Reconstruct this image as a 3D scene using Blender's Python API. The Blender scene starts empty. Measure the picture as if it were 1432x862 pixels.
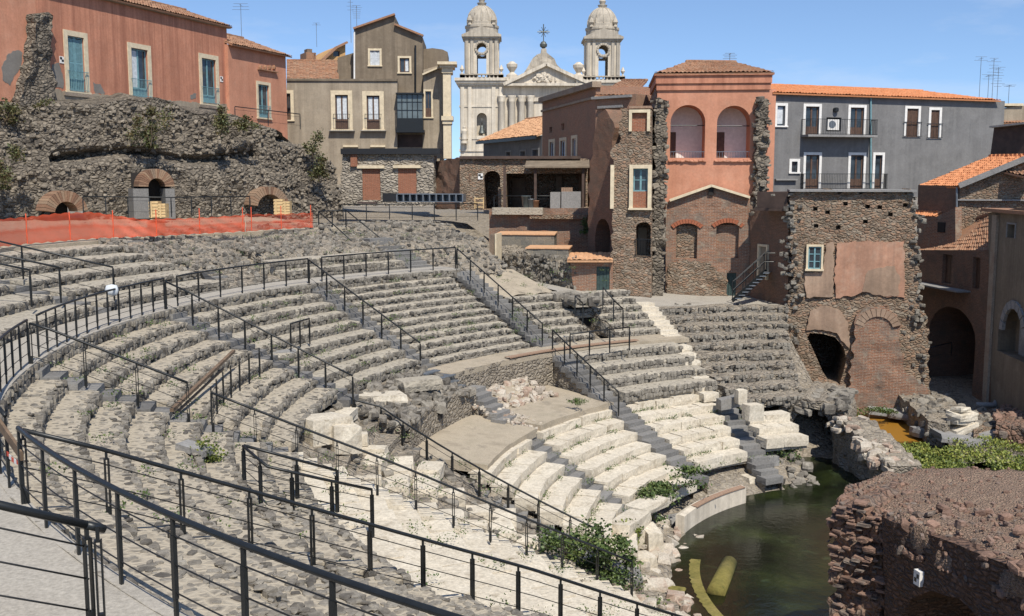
import bpy, math, random
import numpy as np
from mathutils import Vector, Matrix
from mathutils.geometry import delaunay_2d_cdt, tessellate_polygon

D = bpy.data
SC = bpy.context.scene
COL = SC.collection
rad = math.radians
RNG = np.random.default_rng(7)

# ------------------------------------------------------------------ camera
F_PX, PITCH = 1440.0, 0.123          # focal length in photo pixels (1432 wide), pitch down
cam = D.cameras.new('camera'); cam.sensor_width = 36.0; cam.lens = 36.0 * F_PX / 1432.0
cam.clip_start = 0.1; cam.clip_end = 6000
cam_o = D.objects.new('camera', cam); COL.objects.link(cam_o)
cam_o.location = (0, 0, 0); cam_o.rotation_euler = (math.pi / 2 - PITCH, 0, 0)
SC.camera = cam_o

# ------------------------------------------------------------------ light
SUN_EL, SUN_AZ = 54.0, 163.0         # azimuth clockwise from +Y (behind the camera, to its right)
W = D.worlds.new('World'); SC.world = W; W.use_nodes = True
wn = W.node_tree.nodes; wl = W.node_tree.links
bg = wn['Background']; sky = wn.new('ShaderNodeTexSky'); sky.sky_type = 'NISHITA'
sky.sun_disc = False; sky.sun_elevation = rad(SUN_EL); sky.sun_rotation = rad(SUN_AZ)
sky.air_density = 0.9; sky.dust_density = 0.2; sky.ozone_density = 4.0; sky.altitude = 800
_tc = wn.new('ShaderNodeTexCoord'); _ad = wn.new('ShaderNodeVectorMath'); _ad.operation = 'ADD'; _ad.inputs[1].default_value = (0, 0, .07)
_nm = wn.new('ShaderNodeVectorMath'); _nm.operation = 'NORMALIZE'; wl.new(_tc.outputs['Generated'], _ad.inputs[0]); wl.new(_ad.outputs[0], _nm.inputs[0]); wl.new(_nm.outputs[0], sky.inputs[0])
_mp = wn.new('ShaderNodeMapping'); _mp.inputs['Scale'].default_value = (2.2, 2.2, 9.0); _mp.inputs['Rotation'].default_value = (0, .25, 0); wl.new(_tc.outputs['Generated'], _mp.inputs[0])
_cn = wn.new('ShaderNodeTexNoise'); _cn.inputs['Scale'].default_value = 1.3; _cn.inputs['Detail'].default_value = 7; _cn.inputs['Roughness'].default_value = .6; wl.new(_mp.outputs[0], _cn.inputs['Vector'])
_cr = wn.new('ShaderNodeMapRange'); wl.new(_cn.outputs['Fac'], _cr.inputs[0])
for _i, _v in enumerate((.5, .72, 0.0, .4)): _cr.inputs[_i + 1].default_value = _v
_mx = wn.new('ShaderNodeMix'); _mx.data_type = 'RGBA'; wl.new(_cr.outputs[0], _mx.inputs[0]); wl.new(sky.outputs[0], _mx.inputs[6]); _mx.inputs[7].default_value = (5.2, 5.5, 6.0, 1)   # thin high cloud
wl.new(_mx.outputs[2], bg.inputs[0]); bg.inputs[1].default_value = 0.125
sl = D.lights.new('sun', 'SUN'); sl.energy = 4.2; sl.angle = rad(0.5); sl.color = (1.0, 0.94, 0.84)
so = D.objects.new('sun', sl); COL.objects.link(so)
_sd = Vector((math.sin(rad(SUN_AZ)) * math.cos(rad(SUN_EL)), math.cos(rad(SUN_AZ)) * math.cos(rad(SUN_EL)), math.sin(rad(SUN_EL))))
so.rotation_euler = _sd.to_track_quat('Z', 'Y').to_euler(); so.location = (0, 0, 60)
SC.view_settings.view_transform = 'Standard'; SC.view_settings.look = 'None'
SC.view_settings.exposure = 0.36; SC.view_settings.gamma = 1.0; SC.view_settings.use_curve_mapping = False

# ------------------------------------------------------------------ geometry of the place
_c, _s = math.cos(PITCH), math.sin(PITCH)
CX, CY = 14.9, 28.65                 # centre of the theatre (plan)
def ray(x, y):
    u = (x - 716) / F_PX; v = -(y - 431) / F_PX
    return np.array([u, _c + v * _s, -_s + v * _c])
def atz(x, y, z): d = ray(x, y); return d * (z / d[2])
def aty(x, y, Y): d = ray(x, y); return d * (Y / d[1])
def pol(R, az, z=0.0): a = rad(az); return np.array([CX + R * math.cos(a), CY + R * math.sin(a), z])

def _hash(ix, iy, iz, seed):
    h = (ix * 374761393 + iy * 668265263 + iz * 2147483647 + seed * 1274126177) & 0xffffffff
    h = ((h ^ (h >> 13)) * 1274126177) & 0xffffffff
    return ((h ^ (h >> 16)) & 0xffff) / 65535.0
def vnoise(P, seed=0):
    P = np.asarray(P, float); i = np.floor(P).astype(np.int64); f = P - i; f = f * f * (3 - 2 * f)
    r = 0
    for dx in (0, 1):
        wx = f[:, 0] if dx else 1 - f[:, 0]
        for dy in (0, 1):
            wy = f[:, 1] if dy else 1 - f[:, 1]
            for dz in (0, 1):
                wz = f[:, 2] if dz else 1 - f[:, 2]
                r = r + wx * wy * wz * _hash(i[:, 0] + dx, i[:, 1] + dy, i[:, 2] + dz, seed)
    return r * 2 - 1
def fbm(P, scale=1.0, oct=3, seed=0):
    P = np.asarray(P, float) * scale; r = 0; a = 1.0; t = 0
    for k in range(oct):
        r = r + a * vnoise(P, seed + k * 17); t += a; a *= 0.55; P = P * 2.03 + 5.1
    return r / t

# ------------------------------------------------------------------ mesh builder
def _stone_template():
    vs = []; idx = {}
    for x in (-1, 0, 1):
        for y in (-1, 0, 1):
            for z in (-1, 0, 1):
                if (x, y, z) != (0, 0, 0): idx[(x, y, z)] = len(vs); vs.append((x, y, z))
    fs = []
    for ax in range(3):
        for sgn in (-1, 1):
            o = [k for k in range(3) if k != ax]
            for a in (-1, 0):
                for b in (-1, 0):
                    q = []
                    for da, db in ((0, 0), (1, 0), (1, 1), (0, 1)):
                        p = [0, 0, 0]; p[ax] = sgn; p[o[0]] = a + da; p[o[1]] = b + db; q.append(idx[tuple(p)])
                    if (sgn > 0) == (ax == 1): q = q[::-1]
                    fs.append(q)
    v = np.array(vs, float); n = np.linalg.norm(v, axis=1, keepdims=True)
    return v, v / n, np.array(fs)
ST_C, ST_S, ST_F = _stone_template()

class MB:
    def __init__(s): s.V = []; s.F = []; s.T = []; s.UV = []; s.n = 0
    def add(s, V, F, tint=0.5, uv=None):
        V = np.asarray(V, float).reshape(-1, 3); k = len(V)
        s.V.append(V); s.T.append(np.full(k, tint) if np.isscalar(tint) else np.asarray(tint, float))
        s.UV.append(np.zeros((k, 2)) if uv is None else np.asarray(uv, float))
        n = s.n
        if isinstance(F, np.ndarray): s.F.extend((F + n).tolist())
        else: s.F.extend([[i + n for i in f] for f in F])
        s.n += k
    def frame_box(s, o, ax, ay, az, tint=0.5):
        o = np.asarray(o, float); ax, ay, az = (np.asarray(a, float) for a in (ax, ay, az))
        V = [o + i * ax + j * ay + k * az for k in (0, 1) for j in (0, 1) for i in (0, 1)]
        s.add(V, [[0, 2, 3, 1], [4, 5, 7, 6], [0, 1, 5, 4], [2, 6, 7, 3], [0, 4, 6, 2], [1, 3, 7, 5]], tint)
    def box(s, c, size, rz=0.0, tint=0.5):
        cs, sn = math.cos(rz), math.sin(rz); a = np.array([cs, sn, 0]) * size[0]; b = np.array([-sn, cs, 0]) * size[1]; z = np.array([0, 0, size[2]])
        s.frame_box(np.asarray(c, float) - a / 2 - b / 2 - z / 2, a, b, z, tint)
    def tube(s, pts, r, n=6, tint=0.5):
        pts = [np.asarray(p, float) for p in pts]; m = len(pts); V = []
        rs = [r] * m if np.isscalar(r) else list(r)
        for i, p in enumerate(pts):
            d = pts[min(i + 1, m - 1)] - pts[max(i - 1, 0)]; d = d / (np.linalg.norm(d) + 1e-9)
            up = np.array([0, 0, 1.0]) if abs(d[2]) < 0.95 else np.array([1.0, 0, 0])
            a = np.cross(d, up); a /= np.linalg.norm(a); b = np.cross(d, a)
            for k in range(n): t = 2 * math.pi * k / n; V.append(p + rs[i] * (math.cos(t) * a + math.sin(t) * b))
        F = [[i * n + k, i * n + (k + 1) % n, (i + 1) * n + (k + 1) % n, (i + 1) * n + k] for i in range(m - 1) for k in range(n)]
        F += [list(range(n))[::-1], [(m - 1) * n + k for k in range(n)]]
        s.add(V, F, tint)
    def lathe(s, c, prof, n=16, tint=0.5, sx=1.0, a0=0.0):
        c = np.asarray(c, float); V = []; m = len(prof)
        for r, z in prof:
            for k in range(n): t = 2 * math.pi * k / n + a0; V.append(c + [r * math.cos(t) * sx, r * math.sin(t), z])
        F = [[i * n + k, i * n + (k + 1) % n, (i + 1) * n + (k + 1) % n, (i + 1) * n + k] for i in range(m - 1) for k in range(n)]
        F += [list(range(n))[::-1], [(m - 1) * n + k for k in range(n)]]
        s.add(V, F, tint)
    def grid(s, P, tint=0.5, uv=None, flip=False, mask=None):
        P = np.asarray(P, float); a, b = P.shape[:2]; F = []
        for i in range(a - 1):
            for j in range(b - 1):
                if mask is not None and not mask[i, j]: continue
                q = [i * b + j, (i + 1) * b + j, (i + 1) * b + j + 1, i * b + j + 1]
                F.append(q[::-1] if flip else q)
        s.add(P.reshape(-1, 3), F, tint if np.isscalar(tint) else np.asarray(tint).reshape(-1), None if uv is None else np.asarray(uv).reshape(-1, 2))
    def stones(s, C, S, rz=None, rnd=0.35, jit=0.12, tints=None, tilt=0.15, flat=False):
        C = np.asarray(C, float).reshape(-1, 3); N = len(C)
        if N == 0: return
        S = np.broadcast_to(np.asarray(S, float), (N, 3)); rz = RNG.uniform(0, 6.28, N) if rz is None else np.broadcast_to(rz, (N,))
        T = ST_C * (1 - rnd) + ST_S * rnd * 1.15
        V = T[None] * S[:, None] * 0.5
        V = V * (1 + RNG.uniform(-jit, jit, (N, 26, 3)))
        tx = RNG.normal(0, tilt, N); ty = RNG.normal(0, tilt, N)
        V[:, :, 2] += V[:, :, 0] * tx[:, None] + V[:, :, 1] * ty[:, None]
        c, sn = np.cos(rz)[:, None], np.sin(rz)[:, None]
        X = V[:, :, 0] * c - V[:, :, 1] * sn; Y = V[:, :, 0] * sn + V[:, :, 1] * c
        V = np.stack([X, Y, V[:, :, 2]], -1) + C[:, None]
        t = RNG.uniform(0, 1, N) if tints is None else np.broadcast_to(tints, (N,))
        Fs = (ST_F[None] + (np.arange(N) * 26)[:, None, None]).reshape(-1, 4)
        s.add(V.reshape(-1, 3), Fs, np.repeat(t, 26))
    def leaves(s, C, size, tints, up=0.35):
        C = np.asarray(C, float).reshape(-1, 3); N = len(C)
        if N == 0: return
        a = RNG.normal(0, 1, (N, 3)); a[:, 2] = a[:, 2] * 0.6 + up; a /= np.linalg.norm(a, axis=1, keepdims=True)
        b = np.cross(a, RNG.normal(0, 1, (N, 3))); b /= np.linalg.norm(b, axis=1, keepdims=True)
        sz = (np.broadcast_to(size, (N,)) * RNG.uniform(0.6, 1.4, N))[:, None]
        V = np.stack([C, C + a * sz * .5 + b * sz * .35, C + a * sz, C + a * sz * .5 - b * sz * .35], 1)
        s.add(V.reshape(-1, 3), (np.arange(N) * 4)[:, None] + np.arange(4)[None], np.repeat(np.broadcast_to(tints, (N,)), 4))
    def build(s, name, mat, parent=None, smooth=False, loc=None):
        if s.n == 0: return None
        V = np.concatenate(s.V); base = np.array(root_loc(parent)) if parent else (np.zeros(3) if loc is None else np.asarray(loc, float))
        V = V - base
        me = D.meshes.new(name); me.from_pydata(V.tolist(), [], s.F); me.update()
        at = me.attributes.new('tint', 'FLOAT', 'POINT'); at.data.foreach_set('value', np.concatenate(s.T).astype(np.float32))
        UV = np.concatenate(s.UV)
        if np.any(UV):
            ul = me.uv_layers.new(name='UVMap'); li = np.empty(len(me.loops), np.int32); me.loops.foreach_get('vertex_index', li)
            ul.data.foreach_set('uv', UV[li].astype(np.float32).reshape(-1))
        if smooth: me.polygons.foreach_set('use_smooth', np.ones(len(me.polygons), bool))
        me.materials.append(mat)
        o = D.objects.new(name, me); COL.objects.link(o)
        if parent: o.parent = parent
        else: o.location = base.tolist()
        return o
def root_loc(o):
    v = Vector(o.location)
    while o.parent: o = o.parent; v += Vector(o.location)
    return v
def tag(o, label, cat, group=None, kind=None):
    o['label'] = label; o['category'] = cat
    if group: o['group'] = group
    if kind: o['kind'] = kind
    return o
def thing(name, label, cat, loc, group=None):
    o = D.objects.new(name, None); COL.objects.link(o); o.location = [float(v) for v in loc]; o.empty_display_size = .3
    return tag(o, label, cat, group)
def structure(o): o['kind'] = 'structure'; return o
def inst(name, mesh, parent, wloc, rz=0.0, scale=(1, 1, 1)):
    o = D.objects.new(name, mesh); COL.objects.link(o); o.parent = parent
    o.location = Vector([float(v) for v in wloc]) - root_loc(parent); o.rotation_euler = (0, 0, rz); o.scale = scale
    return o

class Pl:
    """vertical plane through plan points a -> b; s runs from a to b, depth is positive toward the camera side"""
    def __init__(s, a, b):
        s.a = np.array([a[0], a[1], 0.0]); d = np.array([b[0] - a[0], b[1] - a[1], 0.0]); s.L = np.linalg.norm(d); s.u = d / s.L
        n = np.array([s.u[1], -s.u[0], 0.0]); s.n = n if np.dot(n, -s.a) > 0 else -n
    def pt(s, q, z, dep=0.0): return s.a + s.u * q + s.n * dep + np.array([0, 0, z])
    def px(s, x, y, dep=0.0):
        d = ray(x, y); a = s.a + s.n * dep; t = np.dot(a, s.n) / np.dot(d, s.n); P = d * t
        return float(np.dot(P - a, s.u)), float(P[2])
    def rect(s, x0, y0, x1, y1):
        m = (y0 + y1) / 2; a = s.px(x0, m)[0]; b = s.px(x1, m)[0]; xm = (x0 + x1) / 2
        return a, s.px(xm, y1)[1], b, s.px(xm, y0)[1]
    def wx(s, v, mb, q0, z0, q1, z1, d0, d1, tint=.5):
        mb.frame_box(s.pt(q0, z0, d0), s.u * (q1 - q0), s.n * (d1 - d0), (0, 0, z1 - z0), tint)
def plpx(xa, da, xb, db): return Pl(aty(xa, 252.5, da)[:2], aty(xb, 252.5, db)[:2])
def wbox(F, mb, r, d0, d1, tint=.5):
    q0, z0, q1, z1 = r; mb.frame_box(F.pt(q0, z0, d0), F.u * (q1 - q0), F.n * (d1 - d0), (0, 0, z1 - z0), tint)

def pip(p, poly):
    x, y = p; c = False; j = len(poly) - 1
    for i in range(len(poly)):
        xi, yi = poly[i]; xj, yj = poly[j]
        if (yi > y) != (yj > y) and x < (xj - xi) * (y - yi) / (yj - yi + 1e-12) + xi: c = not c
        j = i
    return c
def subdiv(poly, sp, rag=0.0, seed=0, keep=None):
    r = random.Random(seed); out = []
    n = len(poly)
    for i in range(n):
        a, b = poly[i], poly[(i + 1) % n]; L = math.hypot(b[0] - a[0], b[1] - a[1]); m = max(1, int(round(L / sp)))
        nx, nz = (b[1] - a[1]) / (L + 1e-9), -(b[0] - a[0]) / (L + 1e-9)
        for k in range(m):
            t = k / m; j = r.uniform(-rag, rag) if (rag and (keep is None or i not in keep)) else 0
            out.append((a[0] + (b[0] - a[0]) * t + nx * j, a[1] + (b[1] - a[1]) * t + nz * j))
    return out
def rpoly(r): return [(r[0], r[1]), (r[2], r[1]), (r[2], r[3]), (r[0], r[3])]
def apoly(r, rise=None, n=10):
    """arched opening: rect r whose top is a (segmental or round) arch"""
    a, z0, b, z1 = r; w = (b - a) / 2; rise = w if rise is None else rise; c = (a + b) / 2; p = [(a, z0), (b, z0)]
    for k in range(n + 1): t = math.pi * k / n; p.append((c + w * math.cos(t), z1 - rise + rise * math.sin(t)))
    return p
def wall(mb, F, outline, holes=(), depth=.5, sp=.5, amp=0.0, nsc=1.5, rag=0.0, keep=None, seed=1, tint=.5, bulge=None):
    """extruded wall with openings. holes: (polygon, reveal depth, cap?)"""
    ol = subdiv(outline, sp if (rag or amp) else 1e9, rag, seed, keep)
    rings = [ol] + [subdiv(h[0], sp if amp else 1e9) for h in holes]
    pts = []; edges = []
    for R in rings:
        k = len(pts); pts += R; edges += [(k + i, k + (i + 1) % len(R)) for i in range(len(R))]
    if amp or sp < .4:
        P = np.array(ol); r = np.random.default_rng(seed)
        gx = np.arange(P[:, 0].min(), P[:, 0].max(), sp); gz = np.arange(P[:, 1].min(), P[:, 1].max(), sp)
        B = np.array(pts)
        for x in gx:
            for z in gz:
                p = (x + r.uniform(.15, .85) * sp, z + r.uniform(.15, .85) * sp)
                if pip(p, ol) and np.min((B[:, 0] - p[0]) ** 2 + (B[:, 1] - p[1]) ** 2) > (.45 * sp) ** 2: pts.append(p)
    res = delaunay_2d_cdt([Vector(p) for p in pts], edges, [], 0, 1e-5)
    v2 = [(v.x, v.y) for v in res[0]]; tris = [list(f) for f in res[2]]
    cls = []
    for f in tris:
        c = (sum(v2[i][0] for i in f) / 3, sum(v2[i][1] for i in f) / 3)
        k = -1
        if pip(c, rings[0]):
            k = 0
            for h in range(len(holes)):
                if pip(c, rings[h + 1]): k = h + 1; break
        cls.append(k)
    Q = np.array(v2); base = np.array([F.pt(q, z) for q, z in v2])
    dz = np.zeros(len(Q))
    if amp: dz = fbm(np.c_[base[:, 0], base[:, 1], base[:, 2]], nsc, 4, seed) * amp
    if bulge is not None: dz = dz + np.array([bulge(q, z) for q, z in v2])
    front = base + F.n[None] * dz[:, None]
    mb.add(front, [f for f, k in zip(tris, cls) if k == 0], tint, Q)
    em = {}
    for f, k in zip(tris, cls):
        for i in range(3): em.setdefault((min(f[i], f[(i + 1) % 3]), max(f[i], f[(i + 1) % 3])), []).append((k, f[i], f[(i + 1) % 3]))
    V = []; Fc = []; U = []
    for e, L in em.items():
        ks = [l[0] for l in L]
        if 0 in ks and (len(ks) == 1 or ks.count(0) == 1):
            me = [l for l in L if l[0] == 0][0]; oth = [l[0] for l in L if l[0] != 0]; o = oth[0] if oth else -1
            dd = depth if o == -1 else holes[o - 1][1]
            i, j = me[1], me[2]; k = len(V)
            V += [front[i], front[j], base[j] - F.n * dd, base[i] - F.n * dd]; U += [Q[i], Q[j], Q[j] + [dd, 0], Q[i] + [dd, 0]]
            Fc.append([k + 1, k, k + 3, k + 2])
    if V: mb.add(V, Fc, tint, U)
    for h, H in enumerate(holes):
        if len(H) < 3 or H[2]: mb.add(base - F.n[None] * H[1], [f for f, k in zip(tris, cls) if k == h + 1], tint, Q)
    mb.add(base - F.n[None] * depth, [f[::-1] for f, k in zip(tris, cls) if k == 0 or (k > 0 and holes[k - 1][1] < depth - .01)], tint)

# ------------------------------------------------------------------ materials
def _mat(name):
    m = D.materials.new(name); m.use_nodes = True; nt = m.node_tree; return m, nt, nt.nodes, nt.links, nt.nodes['Principled BSDF']
def _ramp(N, cols, interp='LINEAR'):
    r = N.new('ShaderNodeValToRGB'); e = r.color_ramp; e.interpolation = interp
    while len(e.elements) > 1: e.elements.remove(e.elements[-1])
    for i, c in enumerate(cols):
        p, cc = (c if isinstance(c[0], (int, float)) and len(c) == 2 else (i / max(1, len(cols) - 1), c))
        el = e.elements[0] if i == 0 else e.elements.new(p); el.position = p; el.color = (*cc, 1)
    return r
def _noise(N, L, co, scale, detail=6, rough=.6, dist=0.0):
    n = N.new('ShaderNodeTexNoise'); n.inputs['Scale'].default_value = scale; n.inputs['Detail'].default_value = detail
    n.inputs['Roughness'].default_value = rough; n.inputs['Distortion'].default_value = dist; L.new(co, n.inputs['Vector']); return n.outputs['Fac']
def _math(N, L, op, a, b=None, c=None):
    m = N.new('ShaderNodeMath'); m.operation = op
    for i, v in enumerate((a, b, c)):
        if v is None: continue
        if isinstance(v, (int, float)): m.inputs[i].default_value = v
        else: L.new(v, m.inputs[i])
    return m.outputs[0]
def _mix(N, L, fac, a, b, mode='MIX'):
    m = N.new('ShaderNodeMix'); m.data_type = 'RGBA'; m.blend_type = mode
    for s, v in ((m.inputs[0], fac), (m.inputs[6], a), (m.inputs[7], b)):
        if isinstance(v, (int, float)): s.default_value = v
        elif isinstance(v, tuple): s.default_value = (*v, 1)
        else: L.new(v, s)
    return m.outputs[2]
def _bump(N, L, h, strength, dist, prev=None):
    b = N.new('ShaderNodeBump'); b.inputs['Strength'].default_value = strength; b.inputs['Distance'].default_value = dist; L.new(h, b.inputs['Height'])
    if prev is not None: L.new(prev, b.inputs['Normal'])
    return b.outputs[0]
def _rng(N, L, v, a, b, c, d):
    m = N.new('ShaderNodeMapRange'); L.new(v, m.inputs[0])
    for i, k in enumerate((a, b, c, d)): m.inputs[i + 1].default_value = k
    return m.outputs[0]
def M_plain(name, col, rough=.6, metal=0.0, var=.25, scale=6.0, bump=0.0, emit=None):
    m, nt, N, L, P = _mat(name); co = N.new('ShaderNodeTexCoord').outputs['Object']
    n = _noise(N, L, co, scale, 5); v = _rng(N, L, n, .3, .7, 1 - var, 1 + var)
    hs = _mix(N, L, 1.0, col, v, 'MULTIPLY'); L.new(hs, P.inputs['Base Color'])
    P.inputs['Roughness'].default_value = rough; P.inputs['Metallic'].default_value = metal
    if bump: L.new(_bump(N, L, n, .6, bump), P.inputs['Normal'])
    return m
def M_rock(name, cols, scale=1.2, fine=14.0, bump=.03, rough=.9, vor=0.0, mortar=None, tintw=.6, stain=None, mort_w=.06, sx=1.0, vb=2.2):
    """stone: colour from the per-stone tint (or voronoi cells when vor>0) plus noise; cracks as bump"""
    m, nt, N, L, P = _mat(name); co = N.new('ShaderNodeTexCoord').outputs['Object']
    big = _noise(N, L, co, scale, 4); fn = _noise(N, L, co, fine, 8, .7)
    if vor:
        mp = N.new('ShaderNodeMapping'); L.new(co, mp.inputs[0]); mp.inputs['Scale'].default_value = (1, 1, sx)
        dn = N.new('ShaderNodeTexNoise'); dn.inputs['Scale'].default_value = vor * .8; dn.inputs['Detail'].default_value = 3; L.new(mp.outputs[0], dn.inputs['Vector'])
        ad = N.new('ShaderNodeMix'); ad.data_type = 'RGBA'; ad.blend_type = 'LINEAR_LIGHT'; ad.inputs[0].default_value = .12 / max(vor, .1) * 2.5; L.new(mp.outputs[0], ad.inputs[6]); L.new(dn.outputs['Color'], ad.inputs[7])
        vo = N.new('ShaderNodeTexVoronoi'); vo.inputs['Scale'].default_value = vor; L.new(ad.outputs[2], vo.inputs['Vector'])
        ve = N.new('ShaderNodeTexVoronoi'); ve.feature = 'DISTANCE_TO_EDGE'; ve.inputs['Scale'].default_value = vor; L.new(ad.outputs[2], ve.inputs['Vector'])
        sp = N.new('ShaderNodeSeparateColor'); L.new(vo.outputs['Color'], sp.inputs[0]); cell = sp.outputs[0]
    else:
        at = N.new('ShaderNodeAttribute'); at.attribute_name = 'tint'; cell = at.outputs['Fac']
    v = _math(N, L, 'ADD', _math(N, L, 'MULTIPLY', cell, tintw), _math(N, L, 'MULTIPLY', _rng(N, L, big, .25, .75, 0, 1), 1 - tintw))
    r = _ramp(N, cols); L.new(v, r.inputs[0]); col = r.outputs[0]
    col = _mix(N, L, 1.0, col, _rng(N, L, fn, .25, .75, .62, 1.3), 'MULTIPLY')
    if mortar is not None and vor:
        k = _rng(N, L, ve.outputs['Distance'], mort_w * .3, mort_w, 1, 0); col = _mix(N, L, k, col, mortar)
    if stain is not None:
        sn = _noise(N, L, co, scale * 1.7, 7, .7); col = _mix(N, L, _rng(N, L, sn, .55, .68, 0, .8), col, stain)
    L.new(col, P.inputs['Base Color']); P.inputs['Roughness'].default_value = rough; P.inputs['Specular IOR Level'].default_value = .25
    nb = _bump(N, L, fn, .8, bump)
    if vor: nb = _bump(N, L, _rng(N, L, ve.outputs['Distance'], 0, .25, 0, 1), .9, bump * vb, nb)
    L.new(nb, P.inputs['Normal'])
    return m
def M_plaster(name, col, streak=None, patch=None, patch_amt=.62, var=.18, rough=.9, streak_amt=.5, sscale=2.2, light=None):
    m, nt, N, L, P = _mat(name); tc = N.new('ShaderNodeTexCoord'); co = tc.outputs['Object']
    n = _noise(N, L, co, .7, 7, .65); f = _noise(N, L, co, 9, 6, .7)
    c = _mix(N, L, 1.0, col, _rng(N, L, n, .3, .7, 1 - var, 1 + var), 'MULTIPLY')
    if light is not None: c = _mix(N, L, _rng(N, L, _noise(N, L, co, 1.3, 8, .7), .5, .72, 0, .6), c, light)
    if streak is not None:
        mp = N.new('ShaderNodeMapping'); mp.inputs['Scale'].default_value = (sscale, sscale, .08); L.new(co, mp.inputs[0])
        sn = _noise(N, L, mp.outputs[0], 1.0, 5, .7); c = _mix(N, L, _rng(N, L, sn, .42, .66, 0, streak_amt), c, streak)
    c = _mix(N, L, 1.0, c, _rng(N, L, f, .3, .7, .88, 1.1), 'MULTIPLY')
    if patch is not None: c = _mix(N, L, _rng(N, L, _noise(N, L, co, .9, 6, .6, .6), patch_amt, patch_amt + .03, 0, 1), c, patch)
    L.new(c, P.inputs['Base Color']); P.inputs['Roughness'].default_value = rough; P.inputs['Specular IOR Level'].default_value = .2
    L.new(_bump(N, L, f, .5, .012), P.inputs['Normal'])
    return m
def M_brick(name, c1, c2, mortar, bw=.28, bh=.07, stain=None, bump=.02, worn=None):
    m, nt, N, L, P = _mat(name); tc = N.new('ShaderNodeTexCoord'); co = tc.outputs['Object']
    uvd = N.new('ShaderNodeMix'); uvd.data_type = 'RGBA'; uvd.blend_type = 'LINEAR_LIGHT'; uvd.inputs[0].default_value = .03
    dn = N.new('ShaderNodeTexNoise'); dn.inputs['Scale'].default_value = 2.5; L.new(tc.outputs['UV'], dn.inputs['Vector'])
    L.new(tc.outputs['UV'], uvd.inputs[6]); L.new(dn.outputs['Color'], uvd.inputs[7])
    b = N.new('ShaderNodeTexBrick'); b.inputs['Scale'].default_value = 1.0; b.inputs['Brick Width'].default_value = bw; b.inputs['Row Height'].default_value = bh
    b.inputs['Mortar Size'].default_value = .012; b.inputs['Color1'].default_value = (*c1, 1); b.inputs['Color2'].default_value = (*c2, 1); b.inputs['Mortar'].default_value = (*mortar, 1)
    L.new(uvd.outputs[2], b.inputs['Vector'])
    n = _noise(N, L, co, 1.1, 7, .7); f = _noise(N, L, co, 16, 6, .7)
    c = _mix(N, L, 1.0, b.outputs['Color'], _rng(N, L, f, .25, .75, .6, 1.35), 'MULTIPLY')
    if stain is not None: c = _mix(N, L, _rng(N, L, n, .47, .66, 0, .85), c, stain)
    if worn is not None: c = _mix(N, L, _rng(N, L, _noise(N, L, co, 2.3, 7, .7), .55, .66, 0, .9), c, worn)
    L.new(c, P.inputs['Base Color']); P.inputs['Roughness'].default_value = .92; P.inputs['Specular IOR Level'].default_value = .2
    nb = _bump(N, L, b.outputs['Fac'], .5, -bump); L.new(_bump(N, L, f, .7, bump, nb), P.inputs['Normal'])
    return m
def M_leaf(name, cols):
    m, nt, N, L, P = _mat(name); at = N.new('ShaderNodeAttribute'); at.attribute_name = 'tint'
    r = _ramp(N, cols); L.new(at.outputs['Fac'], r.inputs[0]); L.new(r.outputs[0], P.inputs['Base Color']); P.inputs['Roughness'].default_value = .6
    return m

GREYS = [(.1, .088, .073), (.215, .187, .152), (.33, .288, .228), (.26, .224, .18), (.4, .355, .285)]
M = {}
M['rubble'] = M_rock('rubble masonry', GREYS, 1.5, 16, .03, vor=4.5, mortar=(.31, .26, .19), sx=1.5, tintw=.7)
M['stone'] = M_rock('rubble stone', [(.045, .041, .036), (.12, .108, .092), (.27, .245, .203), (.165, .148, .125), (.43, .395, .33)], 3, 22, .02)
M['tread'] = M_rock('gravel bedding', [(.14, .127, .105), (.36, .322, .258), (.28, .25, .2), (.2, .18, .148)], .9, 26, .014, vor=6.0, mortar=(.385, .345, .275), tintw=.5, mort_w=.3, vb=1.0, stain=(.23, .205, .165))
M['treadnear'] = M_rock('pebble paving', [(.12, .107, .09), (.21, .185, .15), (.36, .31, .24), (.18, .16, .13), (.43, .38, .3)], 1.4, 22, .014, vor=6.5, mortar=(.4, .35, .27), tintw=.65, mort_w=.34, vb=.9, stain=(.25, .215, .165))
M['marble'] = M_rock('weathered limestone', [(.46, .405, .315), (.6, .54, .435), (.54, .48, .38), (.66, .605, .5)], 1.5, 11, .025, rough=.85, stain=(.3, .25, .18), tintw=.45)
M['lava'] = M_rock('lava stone step', [(.13, .125, .118), (.19, .183, .172), (.25, .24, .222)], 2, 14, .012, rough=.8, tintw=.7)
M['sand'] = M_rock('sandy floor', [(.29, .245, .18), (.4, .34, .255), (.33, .285, .21)], 1.1, 30, .025, tintw=0, stain=(.25, .215, .165))
M['scarp'] = M_rock('scarp rubble', [(.035, .03, .026), (.13, .112, .09), (.27, .23, .178), (.15, .128, .102), (.38, .33, .26)], .45, 10, .06, vor=3.6, mortar=(.15, .127, .1), sx=1.5, tintw=.55, stain=(.07, .058, .046))
M['scarpstone'] = M_rock('scarp stone', [(.055, .048, .04), (.15, .128, .102), (.29, .25, .195), (.2, .168, .13), (.42, .365, .285)], 1.5, 12, .04)
M['concrete'] = M_rock('walkway concrete', [(.29, .265, .225), (.37, .34, .29), (.33, .3, .255)], .9, 20, .008, tintw=0, rough=.85)
M['conc_grey'] = M_rock('grey concrete', [(.2, .195, .185), (.27, .262, .25), (.23, .225, .215)], .8, 12, .012, tintw=0)
M['pink'] = M_plaster('salmon plaster', (.5, .225, .14), (.3, .125, .08), streak_amt=.8, sscale=2.4, light=(.52, .27, .18))
M['pink2'] = M_plaster('salmon plaster clean', (.52, .245, .155), (.4, .18, .11), light=(.56, .31, .21))
M['peel'] = M_plaster('peeled cement patch', (.2, .185, .165))
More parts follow.
